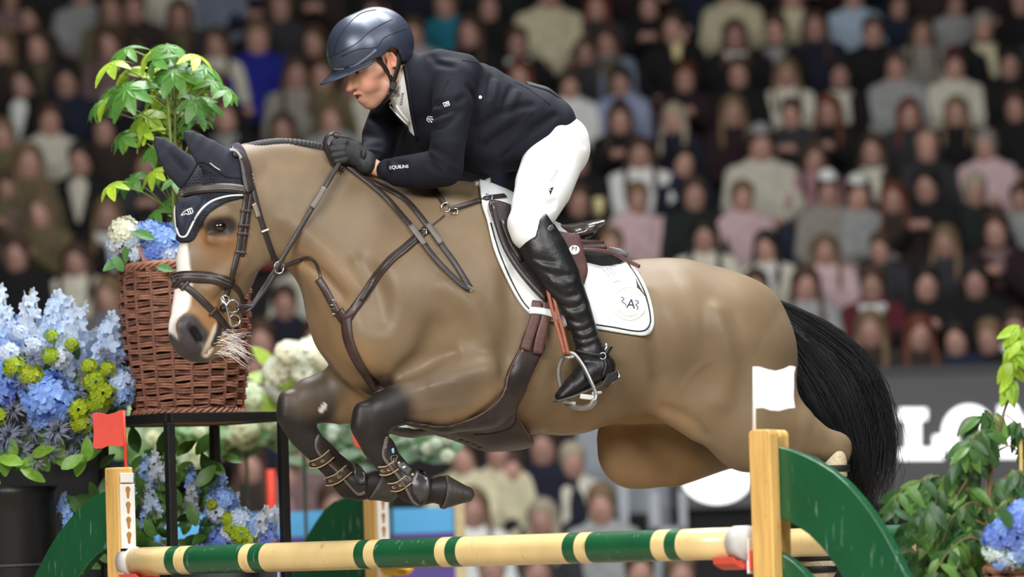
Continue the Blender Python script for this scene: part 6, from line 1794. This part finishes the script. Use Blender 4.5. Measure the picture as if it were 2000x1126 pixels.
# ---- wicker basket
M_WICK = mat('wicker', (164, 114, 92), rough=.55, var=.3, vscale=40, bump=.4, bscale=200)
M_WICK2 = mat('wicker_dark', (132, 90, 74), rough=.55, var=.3, vscale=40, bump=.4, bscale=200)
bk = Vector((P(368, 800, cc.y).x, cc.y - .02, SZ + .024))
BH = P(368, 522, bk.y).z - bk.z
basket = empty('wicker_basket', bk); tag(basket, 'brown wicker basket of blue hydrangeas on the black stand behind the horse\'s nose', 'basket')
def brad(t): return .198 + .040 * t + .010 * math.sin(t * 3.1)
NST = 20
for i in range(NST):
    a = 2 * math.pi * (i + .5) / NST
    pts = [bk + Vector((brad(t) * math.cos(a), brad(t) * math.sin(a), BH * t)) for t in np.linspace(0, 1, 9)]
    MB().tube(pts, .0075, 6).build('stake', M_WICK2, basket, True)
NR = 25
for r in range(NR):
    t = (r + .5) / NR
    mb = MB()
    for q in (-1, 1):
        ph = (r % 2) * math.pi; n = NST * 5; pts = []
        for j in range(n + 1):
            a = 2 * math.pi * j / n
            w = .0095 * math.cos(NST / 2 * a * 2 / 2 * 1.0 + ph) if False else .0095 * math.cos(NST * a / 2 + ph + math.pi / 2 * 0)
            R = brad(t) + w
            pts.append(bk + Vector((R * math.cos(a), R * math.sin(a), BH * t + q * .0046 + .0022 * math.sin(a * 5 + r * 1.7) + .0015 * math.sin(a * 11 + r))))
        mb.tube(pts, .0050, 5, False)
    mb.build('weaver', M_WICK if r % 3 else M_WICK2, basket, True)
for z, n_ in ((1.0, 'rim'), (0.0, 'base_ring')):
    mb = MB()
    for q in range(4):
        pts = [bk + Vector((brad(z) * math.cos(a), brad(z) * math.sin(a), BH * z)) + Vector((math.cos(a) * .011 * math.cos(12 * a + q * 1.571), math.sin(a) * .011 * math.cos(12 * a + q * 1.571), .011 * math.sin(12 * a + q * 1.571))) for a in np.linspace(0, 2 * math.pi, 145)]
        mb.tube(pts, .0065, 5, False)
    mb.build(n_, M_WICK, basket, True)
for a0 in (3.55, 3.95, 0.5):
    mb = MB()
    for q in range(3):
        pts = []
        for j in range(25):
            t = j / 24; a = a0 + (t - .5) * .55
            pts.append(bk + Vector((brad(1) * math.cos(a), brad(1) * math.sin(a), BH - .02 + .10 * math.sin(math.pi * t))) + Vector((.008 * math.cos(9 * t * 2 + q * 2.1), .0, .008 * math.sin(9 * t * 2 + q * 2.1))))
        mb.tube(pts, .006, 5)
    mb.build('handle', M_WICK, basket, True)
mb = MB(); mb.lathe([(0, BH - .06), (brad(.9) - .01, BH - .06), (brad(0) - .02, .0), (0, .0)], bk, 24); mb.build('liner', mat('dark_soil', (40, 34, 28), rough=.95, var=.3), basket, True)

# ---- leaves and blooms
def leaf_mesh(name, L=1.0, w=.42, droop=.25, fold=.12, n=5, tip=.0):
    V = []; F = []
    for i in range(n + 1):
        t = i / n; hw = w / 2 * (math.sin(math.pi * min(t * .93 + .03, 1)) ** .8) * (1 - .25 * t)
        z = -droop * t * t
        for s in (-1, -.5, 0, .5, 1):
            V.append((t * L, s * hw, z + fold * abs(s) * hw * 1.2))
    for i in range(n):
        for j in range(4):
            a = i * 5 + j; F.append((a, a + 1, a + 6, a + 5))
    me = bpy.data.meshes.new(name); me.from_pydata(V, [], F); me.update()
    me.polygons.foreach_set('use_smooth', np.ones(len(me.polygons), bool)); return me
def leafmat(name, col, rough=.28, tr=.25):
    if name in MATS: return MATS[name]
    m = mat(name, col, rough=rough, var=.2, vscale=5, bump=.25, bscale=30, objcol=True, spec=.5)
    b = m.node_tree.nodes['Principled BSDF']; b.inputs['Transmission Weight'].default_value = 0
    nt = m.node_tree; tl = nt.nodes.new('ShaderNodeBsdfTranslucent'); mx = nt.nodes.new('ShaderNodeMixShader'); mx.inputs[0].default_value = tr
    src = b.inputs['Base Color'].links[0].from_socket
    nt.links.new(src, tl.inputs['Color']); nt.links.new(b.outputs[0], mx.inputs[1]); nt.links.new(tl.outputs[0], mx.inputs[2])
    nt.links.new(mx.outputs[0], nt.nodes['Material Output'].inputs['Surface'])
    return m
M_LEAF = leafmat('leaf_green', (90, 140, 60))
M_STEM = mat('green_stem', (122, 138, 70), rough=.6, var=.15, bump=.2)
pr = random.Random(5)
def place(name, me, par, m, loc, d, up, s, col):
    """One leaf: its length along d, its face towards up."""
    X = Vector(d).normalized(); Z = (Vector(up) - X * X.dot(Vector(up)))
    Z = Z.normalized() if Z.length > 1e-4 else X.orthogonal().normalized()
    Y = Z.cross(X)
    o = bpy.data.objects.new(name, me); COL.objects.link(o)
    if not me.materials: me.materials.append(m)
    M = Matrix.Identity(4)
    for i in range(3): M[i][0], M[i][1], M[i][2], M[i][3] = X[i] * s, Y[i] * s, Z[i] * s, loc[i]
    o.parent = par; o.matrix_parent_inverse = par.matrix_basis.inverted(); o.matrix_basis = M
    o.color = col
    return o
def lj(c, a=.2):
    f = 1 + pr.uniform(-a, a); l_ = lin(c); g = 1 + pr.uniform(-.08, .08)
    return (l_[0] * f * g, l_[1] * f, l_[2] * f / g, 1)

# ---- umbrella plant in the basket
LF_S = leaf_mesh('leaflet', 1, .52, .30, .10)
PY = bk.y
base = bk + Vector((-.02, 0, BH - .05))
plant = empty('umbrella_plant', base); tag(plant, 'green umbrella plant with fingered leaves rising from the wicker basket', 'plant')
hubs = [(246, 94, 46), (216, 122, 50), (292, 104, 44), (330, 92, 46), (356, 110, 48), (385, 108, 44), (400, 130, 44), (246, 140, 44), (228, 168, 58), (247, 172, 60), (300, 140, 46), (330, 150, 48), (338, 138, 60), (418, 160, 40), (436, 168, 40), (206, 196, 40), (300, 190, 44),
        (380, 196, 44), (404, 200, 44), (388, 224, 42), (284, 226, 60), (350, 216, 66), (258, 256, 44), (282, 258, 40), (240, 268, 38), (300, 286, 44), (384, 258, 42), (405, 276, 36), (192, 205, 36), (186, 214, 30), (446, 178, 34), (232, 262, 36), (215, 360, 40), (265, 345, 36), (300, 118, 44), (372, 150, 46), (318, 210, 44), (330, 250, 46), (318, 320, 40), (300, 334, 36), (248, 350, 44), (322, 396, 34), (302, 412, 36), (362, 300, 40), (340, 350, 34)]
stems = [(340, 425, 0), (352, 430, .03), (346, 430, -.03)]
for i, (tx, ty) in enumerate([(322, 120), (346, 112), (336, 150), (358, 160)]):
    b = P(342 + i * 5, 500, PY + .03 * (i - 1)); t = P(tx, ty, PY + .06 * (i - 1.5))
    mid = P(344 + 6 * (i - 1.5), 300, PY + .04 * (i - 1.5))
    MB().tube([Vector(p) for p in catmull([tuple(b), tuple(mid), tuple(t)], 6)], [.009 - .005 * k / 12 for k in range(13)], 7).build('stem', M_STEM, plant, True)
MB().tube([P(346, 500, PY + .05), P(352, 310, PY + .05), P(350, 180, PY + .06)], .006, 7).build('cane', mat('bamboo', (196, 176, 104), rough=.5, var=.15), plant, True)
for hx, hy, ln in hubs:
    dy = pr.uniform(-.16, .16)
    hpos = P(hx, hy, PY + dy)
    sy = min(hy + pr.uniform(40, 90), 440); sp = P(344 + pr.uniform(-8, 8), sy, PY)
    mid = (hpos + sp) / 2 + Vector((0, 0, .03))
    MB().tube([Vector(p) for p in catmull([tuple(sp), tuple(mid), tuple(hpos)], 4)], [.0028] * 9, 5).build('leaf_stalk', M_STEM, plant, True)
    out = Vector((hx - 340, 0, 0)).normalized() if abs(hx - 340) > 12 else Vector((0, 0, 0))
    up = (Vector((0, -.55, .75)) + out * .45 + Vector((pr.uniform(-.25, .25), pr.uniform(-.3, .3), 0))).normalized()
    e1 = up.orthogonal().normalized(); e2 = up.cross(e1); a0 = pr.uniform(0, 6.28); nl = pr.choice([6, 7, 7]) if ln > 40 else 6
    young = pr.random() < .3
    for k in range(nl):
        a = a0 + 2 * math.pi * k / nl * .92
        d = (e1 * math.cos(a) + e2 * math.sin(a) - up * .12 + Vector((0, 0, -.10))).normalized()
        place('leaflet', LF_S, plant, M_LEAF, hpos, d, up, ln / S * pr.uniform(.95, 1.25), lj((168, 196, 62) if young else (92, 140, 64), .2))

# ---- hydrangea blooms
def floret_mesh(name, n, R, ps, seed, flat=.75):
    rg = random.Random(seed); V = []; F = []
    for _ in range(n):
        th = math.acos(rg.uniform(-.35, 1)); ph = rg.uniform(0, 6.283)
        nrm = Vector((math.sin(th) * math.cos(ph), math.sin(th) * math.sin(ph), math.cos(th)))
        c = nrm * R * rg.uniform(.86, 1.04); c.z *= flat
        e1 = nrm.orthogonal().normalized(); e2 = nrm.cross(e1); a0 = rg.uniform(0, 1.57)
        for k in range(4):
            a = a0 + k * math.pi / 2
            d = e1 * math.cos(a) + e2 * math.sin(a); sd = e1 * -math.sin(a) + e2 * math.cos(a)
            o = len(V); tl = nrm * rg.uniform(.1, .45)
            V += [tuple(c), tuple(c + (d * .45 + sd * .46 + tl * .4) * ps), tuple(c + (d * .92 + sd * .30 + tl * .9) * ps), tuple(c + (d * 1.04 + tl) * ps), tuple(c + (d * .92 - sd * .30 + tl * .9) * ps), tuple(c + (d * .45 - sd * .46 + tl * .4) * ps)]
            F.append((o, o + 1, o + 2, o + 3)); F.append((o, o + 3, o + 4, o + 5))
    me = bpy.data.meshes.new(name); me.from_pydata(V, [], F); me.update(); return me
M_PETAL = leafmat('petal', (150, 176, 226), .6, .3)
HY1, HY2 = floret_mesh('hydrangea', 85, 1, .26, 1), floret_mesh('hydrangea', 60, 1, .32, 2)
def bloom(par, px, py, Y, r, col, name='hydrangea_bloom', me=None, up=(0, -.8, .6)):
    X = Vector((1, 0, 0)); 
    return place(name, me or pr.choice([HY1, HY2]), par, M_PETAL, P(px, py, Y), Vector((1, pr.uniform(-.3, .3), pr.uniform(-.2, .2))), up, r / S, lj(col, .06))
BLUE, PALE, DEEP, WHT = (156, 188, 240), (214, 226, 242), (128, 154, 226), (236, 240, 222)
LF_B = leaf_mesh('leaf', 1, .60, .22, .10)
def leafset(par, lst, Y, me, m, col, smin, smax, name='leaf', dy=.08):
    for x, y, ang in lst:
        d = Vector((math.cos(ang), pr.uniform(-.5, .2), -math.sin(ang)))
        place(name, me, par, m, P(x, y, Y + pr.uniform(-dy, dy)), d, Vector((pr.uniform(-.4, .4), -.8, .5)), pr.uniform(smin, smax) / S, lj(col))
for x, y, r, c in [(243, 452, 30, WHT), (228, 476, 22, PALE), (262, 468, 24, PALE), (292, 458, 32, BLUE), (318, 468, 34, BLUE), (300, 490, 30, DEEP), (332, 492, 26, PALE), (270, 492, 22, PALE), (224, 512, 16, BLUE)]:
    bloom(basket, x, y, bk.y - .16, r, c)
leafset(basket, [(262, 452, .3), (235, 505, 2.6), (318, 508, -.2), (306, 520, .2), (240, 530, -2.0), (275, 505, 1.2), (340, 510, .4), (256, 470, 1.9)], bk.y - .22, LF_B, M_LEAF, (84, 132, 70), 34, 48)

# ---- tall flower arrangement at the left, on a black tub
AY = .95
tubc = P(30, 1020, AY)
arr = empty('flower_arrangement', (tubc.x, AY, 0)); tag(arr, 'large arrangement of blue hydrangeas, larkspur and thistles in a black tub at the left', 'flower arrangement')
mb = MB(); zt_ = P(40, 950, AY).z; mb.lathe([(0, 0), (.15, 0), (.165, zt_ * .5), (.15, zt_ - .03), (.165, zt_), (0, zt_ - .02)], (tubc.x, AY, 0), 28); mb.build('tub', mat('black_tub', (22, 21, 23), rough=.45, var=.2, vscale=6), arr, True)
mb = MB(); mb.lathe([(.158, P(40, 1103, AY).z - .006), (.172, P(40, 1103, AY).z), (.158, P(40, 1103, AY).z + .006)], (tubc.x, AY, 0), 28); mb.build('tub_band', mat('tub_band', (60, 60, 62), rough=.5), arr, True)
def spike_mesh(name, n, seed, ps=.16):
    rg = random.Random(seed); V = []; F = []
    for i in range(n):
        t = i / n; z = t; R = .13 * (1 - t) ** .6 + .03; a = i * 2.4
        nrm = Vector((math.cos(a), math.sin(a), rg.uniform(.0, .5))).normalized(); c = Vector((nrm.x * R, nrm.y * R, z))
        e1 = nrm.orthogonal().normalized(); e2 = nrm.cross(e1); p = ps * (1.1 - .6 * t)
        for k in range(5):
            b = k * 1.2566 + rg.uniform(-.2, .2); d = e1 * math.cos(b) + e2 * math.sin(b); sd = e2 * math.cos(b) - e1 * math.sin(b); o = len(V)
            V += [tuple(c), tuple(c + (d * .5 + sd * .40 + nrm * .2) * p), tuple(c + (d * .95 + sd * .18 + nrm * .4) * p), tuple(c + (d * 1.05 + nrm * .4) * p), tuple(c + (d * .95 - sd * .18 + nrm * .4) * p), tuple(c + (d * .5 - sd * .40 + nrm * .2) * p)]; F.append((o, o + 1, o + 2, o + 3)); F.append((o, o + 3, o + 4, o + 5))
    me = bpy.data.meshes.new(name); me.from_pydata(V, [], F); me.update(); return me
SP1, SP2 = spike_mesh('larkspur', 24, 1, .19), spike_mesh('larkspur', 17, 2, .22)
def spike(par, px, py, tx, ty, Y, col, me=None):
    a, b = P(px, py, Y), P(tx, ty, Y + pr.uniform(-.05, .05)); d = (b - a); L = d.length
    Z = d.normalized(); X = Z.orthogonal().normalized(); Yv = Z.cross(X); M = Matrix.Identity(4)
    for i in range(3): M[i][0], M[i][1], M[i][2], M[i][3] = X[i] * L, Yv[i] * L, Z[i] * L, a[i]
    me = me or pr.choice([SP1, SP2])
    o = bpy.data.objects.new('larkspur_spike', me); COL.objects.link(o)
    if not me.materials: me.materials.append(M_PETAL)
    o.parent = par; o.matrix_parent_inverse = par.matrix_basis.inverted(); o.matrix_basis = M; o.color = lj(col, .06)
    MB().tube([a - d * .35, b], .0028, 5).build('flower_stem', M_STEM, par, True)
for x, y, tx, ty, c in [(105, 680, 112, 568, PALE), (60, 690, 58, 568, PALE), (20, 690, 14, 600, PALE), (80, 700, 88, 610, BLUE), (135, 700, 160, 590, PALE), (-5, 690, -4, 560, PALE), (40, 700, 36, 615, BLUE), (160, 700, 190, 640, PALE), (205, 715, 218, 610, PALE), (225, 720, 238, 620, PALE),
                        (200, 760, 236, 680, BLUE), (225, 790, 250, 720, DEEP), (230, 800, 248, 760, BLUE), (190, 730, 205, 650, BLUE), (20, 740, 30, 660, DEEP), (70, 720, 75, 650, BLUE), (120, 730, 130, 650, PALE), (150, 720, 152, 640, BLUE), (180, 815, 215, 790, PALE), (0, 720, 5, 640, BLUE), (100, 650, 96, 590, PALE), (130, 640, 136, 578, PALE)]:
    spike(arr, x, y, tx, ty, AY + pr.uniform(-.2, .1), c)
for x, y, r, c in [(95, 775, 52, BLUE), (70, 762, 34, BLUE), (125, 790, 34, BLUE), (85, 815, 30, BLUE), (20, 690, 24, PALE), (66, 676, 22, PALE), (118, 700, 22, PALE), (10, 735, 34, BLUE), (235, 745, 30, PALE), (238, 770, 26, BLUE), (-5, 770, 34, DEEP), (40, 650, 18, PALE)]:
    bloom(arr, x, y, AY - .22 + pr.uniform(-.03, .05), r, c)
LIME = (176, 196, 40)
for x, y, r in [(28, 715, 22), (60, 732, 24), (100, 695, 18), (185, 745, 24), (200, 768, 26), (190, 785, 22), (155, 800, 24), (160, 825, 22), (102, 656, 14), (175, 715, 16), (210, 720, 16), (-4, 812, 20), (140, 672, 14)]:
    bloom(arr, x, y, AY - .24, r, LIME, 'lime_bloom')
def thistle_mesh(seed):
    rg = random.Random(seed); V = []; F = []
    for _ in range(60):
        d = Vector((rg.gauss(0, 1), rg.gauss(0, 1), rg.gauss(0, 1))).normalized(); s = d.orthogonal().normalized() * .09; o = len(V)
        V += [tuple(d * .3 + s), tuple(d * .3 - s), tuple(d * rg.uniform(.8, 1.15))]; F.append((o, o + 1, o + 2))
    me = bpy.data.meshes.new('thistle'); me.from_pydata(V, [], F); me.update(); return me
TH1 = thistle_mesh(1)
for x, y, r in [(62, 700, 24), (45, 745, 26), (130, 745, 22), (150, 760, 24), (168, 715, 22), (110, 840, 34), (60, 840, 34), (25, 800, 28), (15, 850, 36), (150, 850, 26), (180, 860, 26), (140, 890, 24), (95, 880, 28), (40, 880, 34), (5, 890, 30), (215, 830, 22), (200, 690, 20), (155, 780, 18), (185, 820, 22), (230, 700, 18), (100, 860, 24), (70, 900, 24)]:
    bloom(arr, x, y, AY - .24 + pr.uniform(-.04, .06), r, (150, 156, 176), 'thistle_head', TH1)
leafset(arr, [(45, 905, -2.8), (60, 920, -1.9), (40, 915, .4), (105, 905, -1.2), (120, 915, -.6), (95, 920, -2.0), (10, 930, -1.6), (0, 945, -2.4), (150, 930, -1.3), (75, 895, 2.9), (100, 890, .3), (130, 900, -2.2), (20, 905, -2.6), (150, 905, -.7), (60, 890, -.4), (170, 900, -1.5), (180, 870, -.5), (30, 895, -1.8)], AY - .26, LF_B, M_LEAF, (120, 164, 58), 44, 66)
leafset(arr, [(pr.uniform(-10, 235), pr.uniform(690, 930), pr.uniform(-3.1, 0)) for _ in range(60)], AY - .12, LF_B, M_LEAF, (74, 104, 56), 30, 50)

# ---- low flowers under the stand
LY_ = 1.05
low = empty('flower_bed_planter', (P(390, 1000, LY_).x, LY_, 0)); tag(low, 'leafy planter of small blue flowers growing below the black stand', 'plant')
mb = MB(); c_ = P(385, 1080, LY_); mb.lathe([(0, 0), (.26, 0), (.30, c_.z), (0, c_.z - .02)], (c_.x, LY_, 0), 24); mb.build('planter', mat('planter_black', (26, 26, 26), rough=.6), low, True)
leafset(low, [(pr.uniform(250, 440), pr.uniform(880, 1075), pr.uniform(-3.1, .6)) for _ in range(100)] + [(pr.uniform(150, 260), pr.uniform(960, 1110), pr.uniform(-3.1, .6)) for _ in range(40)], LY_, LF_B, M_LEAF, (84, 128, 54), 30, 58, dy=.22)
for x, y, tx, ty, c in [(290, 960, 282, 890, BLUE), (310, 940, 300, 880, PALE), (285, 1030, 280, 990, BLUE), (300, 1000, 288, 940, PALE), (376, 960, 372, 905, BLUE), (372, 1000, 376, 940, PALE), (425, 990, 435, 925, BLUE), (418, 1010, 412, 950, BLUE), (455, 1010, 462, 960, PALE), (440, 1040, 436, 985, BLUE),
                        (500, 1050, 520, 990, PALE), (490, 1060, 498, 1010, BLUE), (510, 1065, 530, 1020, DEEP), (470, 1065, 476, 1015, PALE), (420, 1070, 415, 1030, DEEP), (400, 1060, 396, 1010, BLUE), (520, 1045, 545, 985, PALE), (120, 1000, 126, 960, BLUE), (140, 1040, 128, 985, BLUE), (320, 930, 330, 895, PALE), (250, 960, 256, 905, PALE)]:
    spike(low, x, y, tx, ty, LY_ - .1 + pr.uniform(-.12, .05), c)
for x, y, r, c in [(440, 975, 22, BLUE), (425, 1000, 22, PALE), (468, 1015, 26, PALE), (500, 1030, 26, BLUE), (430, 1055, 20, DEEP), (520, 1050, 22, DEEP), (448, 1040, 20, PALE)]:
    bloom(low, x, y, LY_ - .2, r, c)
for x, y, r in [(452, 1030, 16), (470, 1042, 22), (445, 1012, 14), (485, 1055, 18), (415, 985, 12)]:
    bloom(low, x, y, LY_ - .22, r, LIME, 'lime_bloom')

# ---- weeping fig at the right, with a basket of hydrangeas
FY = -1.75
fig = empty('weeping_fig', (P(1935, 1000, FY).x, FY, 0)); tag(fig, 'leafy weeping fig tied to a cane at the right edge', 'plant')
LF_F = leaf_mesh('leaf', 1, .48, .34, .18)
tp = [P(1940, 1180, FY), P(1932, 1000, FY), P(1938, 900, FY), P(1962, 800, FY), P(1985, 730, FY), P(2000, 650, FY)]
MB().tube([Vector((tp[0].x, FY, .3))] + [Vector(p) for p in catmull([tuple(p) for p in tp], 5)], [.012] + [.010 - .008 * k / 25 for k in range(26)], 8).build('stem', mat('bark', (120, 100, 66), rough=.8, var=.3, bump=.5), fig, True)
MB().tube([P(1932, 1130, FY + .02), P(1932, 870, FY + .02)], .010, 8).build('cane', mat('cane_tan', (184, 158, 92), rough=.6, var=.2), fig, True)
MB().tube([P(1996, 1126, FY + .05), P(1994, 840, FY + .05)], .006, 8).build('cane', MATS['cane_tan'], fig, True)
mb = MB(); c_ = P(1945, 1240, FY); mb.lathe([(0, 0), (.20, 0), (.24, c_.z), (0, c_.z - .03)], (c_.x, FY, 0), 24); mb.build('pot', mat('planter_black', (26, 26, 26), rough=.6), fig, True)
br = [((1938, 1000), (1860, 930), (1770, 950), (1745, 990)), ((1936, 980), (1870, 955), (1810, 985), (1770, 1040)), ((1936, 940), (1890, 900), (1850, 930), (1820, 1000)), ((1938, 900), (1920, 880), (1895, 890), (1870, 905)), ((1940, 900), (1915, 865), (1900, 870), (1885, 880)), ((1950, 860), (1925, 840), (1905, 850), (1895, 866)),
      ((1955, 830), (1930, 805), (1920, 815), (1915, 840)), ((1965, 810), (1990, 830), (2010, 850), (2020, 870)), ((1940, 950), (1985, 920), (2010, 940), (2030, 980)), ((1938, 1000), (1990, 970), (2010, 1000), (2030, 1040)), ((1975, 760), (1972, 735), (1975, 700), (1990, 670)), ((1990, 720), (1980, 690), (1985, 650), (1996, 640)),
      ((1936, 1030), (1880, 1010), (1820, 1040), (1780, 1090)), ((1936, 1060), (1890, 1050), (1850, 1080), (1820, 1126)), ((1936, 1050), (1900, 1040), (1880, 1080), (1870, 1120)), ((1936, 1010), (1900, 980), (1860, 1010), (1840, 1060)), ((1945, 880), (1975, 870), (1990, 890), (2000, 930)), ((1937, 930), (1905, 920), (1880, 950), (1860, 985)), ((1936, 1020), (1915, 1010), (1905, 1050), (1900, 1110))]
fig2 = empty('weeping_fig', (P(2010, 1000, FY + .35).x, FY + .35, 0)); tag(fig2, 'second weeping fig behind the first, its leaves low above the blue hydrangeas', 'plant')
MB().tube([Vector((P(2010, 1000, FY + .35).x, FY + .35, .25)), P(1990, 1126, FY + .35), P(1900, 1000, FY + .35)], [.012, .009, .005], 8).build('stem', MATS['bark'], fig2, True)
mb = MB(); c_ = P(2010, 1240, FY + .35); mb.lathe([(0, 0), (.18, 0), (.22, c_.z), (0, c_.z - .03)], (c_.x, FY + .35, 0), 24); mb.build('pot', mat('planter_black', (26, 26, 26), rough=.6), fig2, True)
br2 = [((1980, 1126), (1900, 1090), (1830, 1100), (1790, 1126)), ((1960, 1100), (1900, 1060), (1840, 1060), (1800, 1080)), ((1930, 1050), (1890, 1000), (1840, 1000), (1800, 1030)), ((1930, 1040), (1900, 960), (1850, 960), (1810, 985)), ((1920, 1020), (1930, 960), (1970, 950), (2000, 970)), ((1950, 1080), (1920, 1080), (1880, 1110), (1860, 1140)),
       ((1930, 1040), (1960, 1000), (1990, 1000), (2010, 1030)), ((1960, 1100), (1930, 1040), (1900, 1030), (1870, 1050)), ((1930, 1040), (1880, 960), (1830, 940), (1790, 970))]
nleaf = 0
def leafy(tree, brs, Y, step, lim, both):
    global nleaf
    for b in brs:
        dy = pr.uniform(-.16, .16)
        q = catmull(b, 6)
        pts = [P(x, y, Y + dy * (i / len(q))) for i, (x, y) in enumerate(q)]
        MB().tube(pts, [.0035 - .002 * k / len(pts) for k in range(len(pts))], 5).build('twig', MATS['bark'], tree, True)
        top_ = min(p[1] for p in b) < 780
        for i in range(4, len(q), step):
            for s in (-1, 1):
                if nleaf > lim: continue
                ang = -math.pi / 2 + s * pr.uniform(.1, 1.1)
                d = Vector((math.cos(ang), pr.uniform(-.5, .3), math.sin(ang)))
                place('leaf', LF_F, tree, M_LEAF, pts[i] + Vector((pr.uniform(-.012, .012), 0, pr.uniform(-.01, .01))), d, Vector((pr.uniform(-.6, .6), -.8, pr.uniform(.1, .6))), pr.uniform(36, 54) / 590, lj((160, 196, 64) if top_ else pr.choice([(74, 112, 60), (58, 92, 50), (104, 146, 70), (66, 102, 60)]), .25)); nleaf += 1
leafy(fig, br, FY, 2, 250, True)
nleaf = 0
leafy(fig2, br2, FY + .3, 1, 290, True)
hb = empty('hydrangea_basket', (P(1985, 1120, FY - .1).x, FY - .12, 0)); tag(hb, 'wicker basket of blue hydrangeas at the bottom right corner', 'basket')
hz = P(1985, 1118, FY - .12).z
for r in range(10):
    t = r / 9; R = .09 + .03 * t
    MB().tube([Vector((hb.location.x + .03 + R * math.cos(a), FY - .05 + R * math.sin(a), hz - .25 + .26 * t + .004 * math.cos(10 * a + math.pi * r))) for a in np.linspace(0, 6.283, 49)], .012, 6, False).build('weaver', M_WICK, hb, True)
mb = MB(); mb.lathe([(0, 0), (.10, 0), (.085, hz - .25), (.11, hz), (0, hz - .02)], (hb.location.x + .03, FY - .05, 0), 20); mb.build('pot', mat('planter_black', (26, 26, 26), rough=.6), hb, True)
for x, y, r, c in [(1950, 1050, 26, DEEP), (1944, 1075, 20, WHT), (1962, 1035, 22, BLUE), (1990, 1020, 30, DEEP), (1985, 1050, 28, DEEP), (2000, 1075, 26, BLUE), (1972, 1085, 22, PALE), (1955, 1098, 14, BLUE), (1998, 1000, 22, BLUE)]:
    bloom(hb, x, y, FY - .2, r * 1.05, c)
leafset(hb, [(1975, 1030, -2), (1968, 1062, -1.5), (1992, 1100, -2.4), (1940, 1098, -2.2), (1980, 1110, -.6)], FY - .2, LF_B, M_LEAF, (70, 112, 66), 34, 46)

# ---- out-of-focus white flowering shrubs beyond the jump
M_LEAFSTEM = mat('dark_stem', (52, 62, 40), rough=.8, var=.2)
M_WPET = leafmat('white_petal', (238, 240, 226), .6, .3)
def shrub(name, px, py, Y, blooms, lv, label, bcol, lcol):
    c = P(px, py, Y); o = empty(name, (c.x, Y, 0)); tag(o, label, 'shrub')
    mb = MB(); mb.lathe([(0, 0), (.3, 0), (.34, .5), (0, .48)], (c.x, Y, 0), 18); mb.build('tub', M_BLK, o, True)
    MB().tube([Vector((c.x, Y, .4)), Vector((c.x, Y, c.z))], .008, 8).build('stem', M_LEAFSTEM, o, True)
    for x, y, r in blooms: place('bloom', HY1, o, M_PETAL, P(x, y, Y + pr.uniform(-.25, .05)), Vector((1, 0, 0)), (0, -.8, .6), r / (8889 / (Y + 16)), lj(bcol, .05))
    for x0, x1, y0, y1, n in lv:
        leafset(o, [(pr.uniform(x0, x1), pr.uniform(y0, y1), pr.uniform(-3.1, .3)) for _ in range(n)], Y + .1, LF_B, M_LEAF, lcol, 50, 80, dy=.3)
    return o
rs = random.Random(9)
shrub('white_hydrangea', 590, 760, 4.6, [(rs.uniform(535, 660), rs.uniform(685, 800), rs.uniform(22, 34)) for _ in range(34)] + [(570, 690, 26), (610, 680, 26), (640, 700, 30), (545, 730, 24)], [(525, 650, 690, 810, 30)], 'blurred white hydrangea shrub behind the horse\'s chest', (240, 242, 226), (150, 176, 70))
shrub('white_hydrangea', 480, 840, 5.2, [(rs.uniform(400, 560), rs.uniform(780, 860), rs.uniform(16, 28)) for _ in range(22)] + [(490, 770, 26), (470, 800, 24)], [(380, 600, 800, 900, 70)], 'blurred white hydrangea shrub seen through the legs of the stand', (226, 230, 196), (96, 124, 84))
shrub('green_shrub', 760, 860, 5.6, [(rs.uniform(620, 880), rs.uniform(835, 890), rs.uniform(8, 16)) for _ in range(22)], [(600, 890, 815, 900, 90), (640, 760, 870, 930, 30)], 'blurred green shrub with pale flowers below the horse\'s girth', (206, 218, 200), (92, 124, 84))
shrub('green_shrub', 310, 870, 5.0, [(rs.uniform(250, 400), rs.uniform(840, 900), rs.uniform(12, 20)) for _ in range(12)], [(240, 400, 830, 920, 60)], 'blurred pale flowering shrub behind the left legs of the stand', (220, 226, 190), (96, 128, 70))
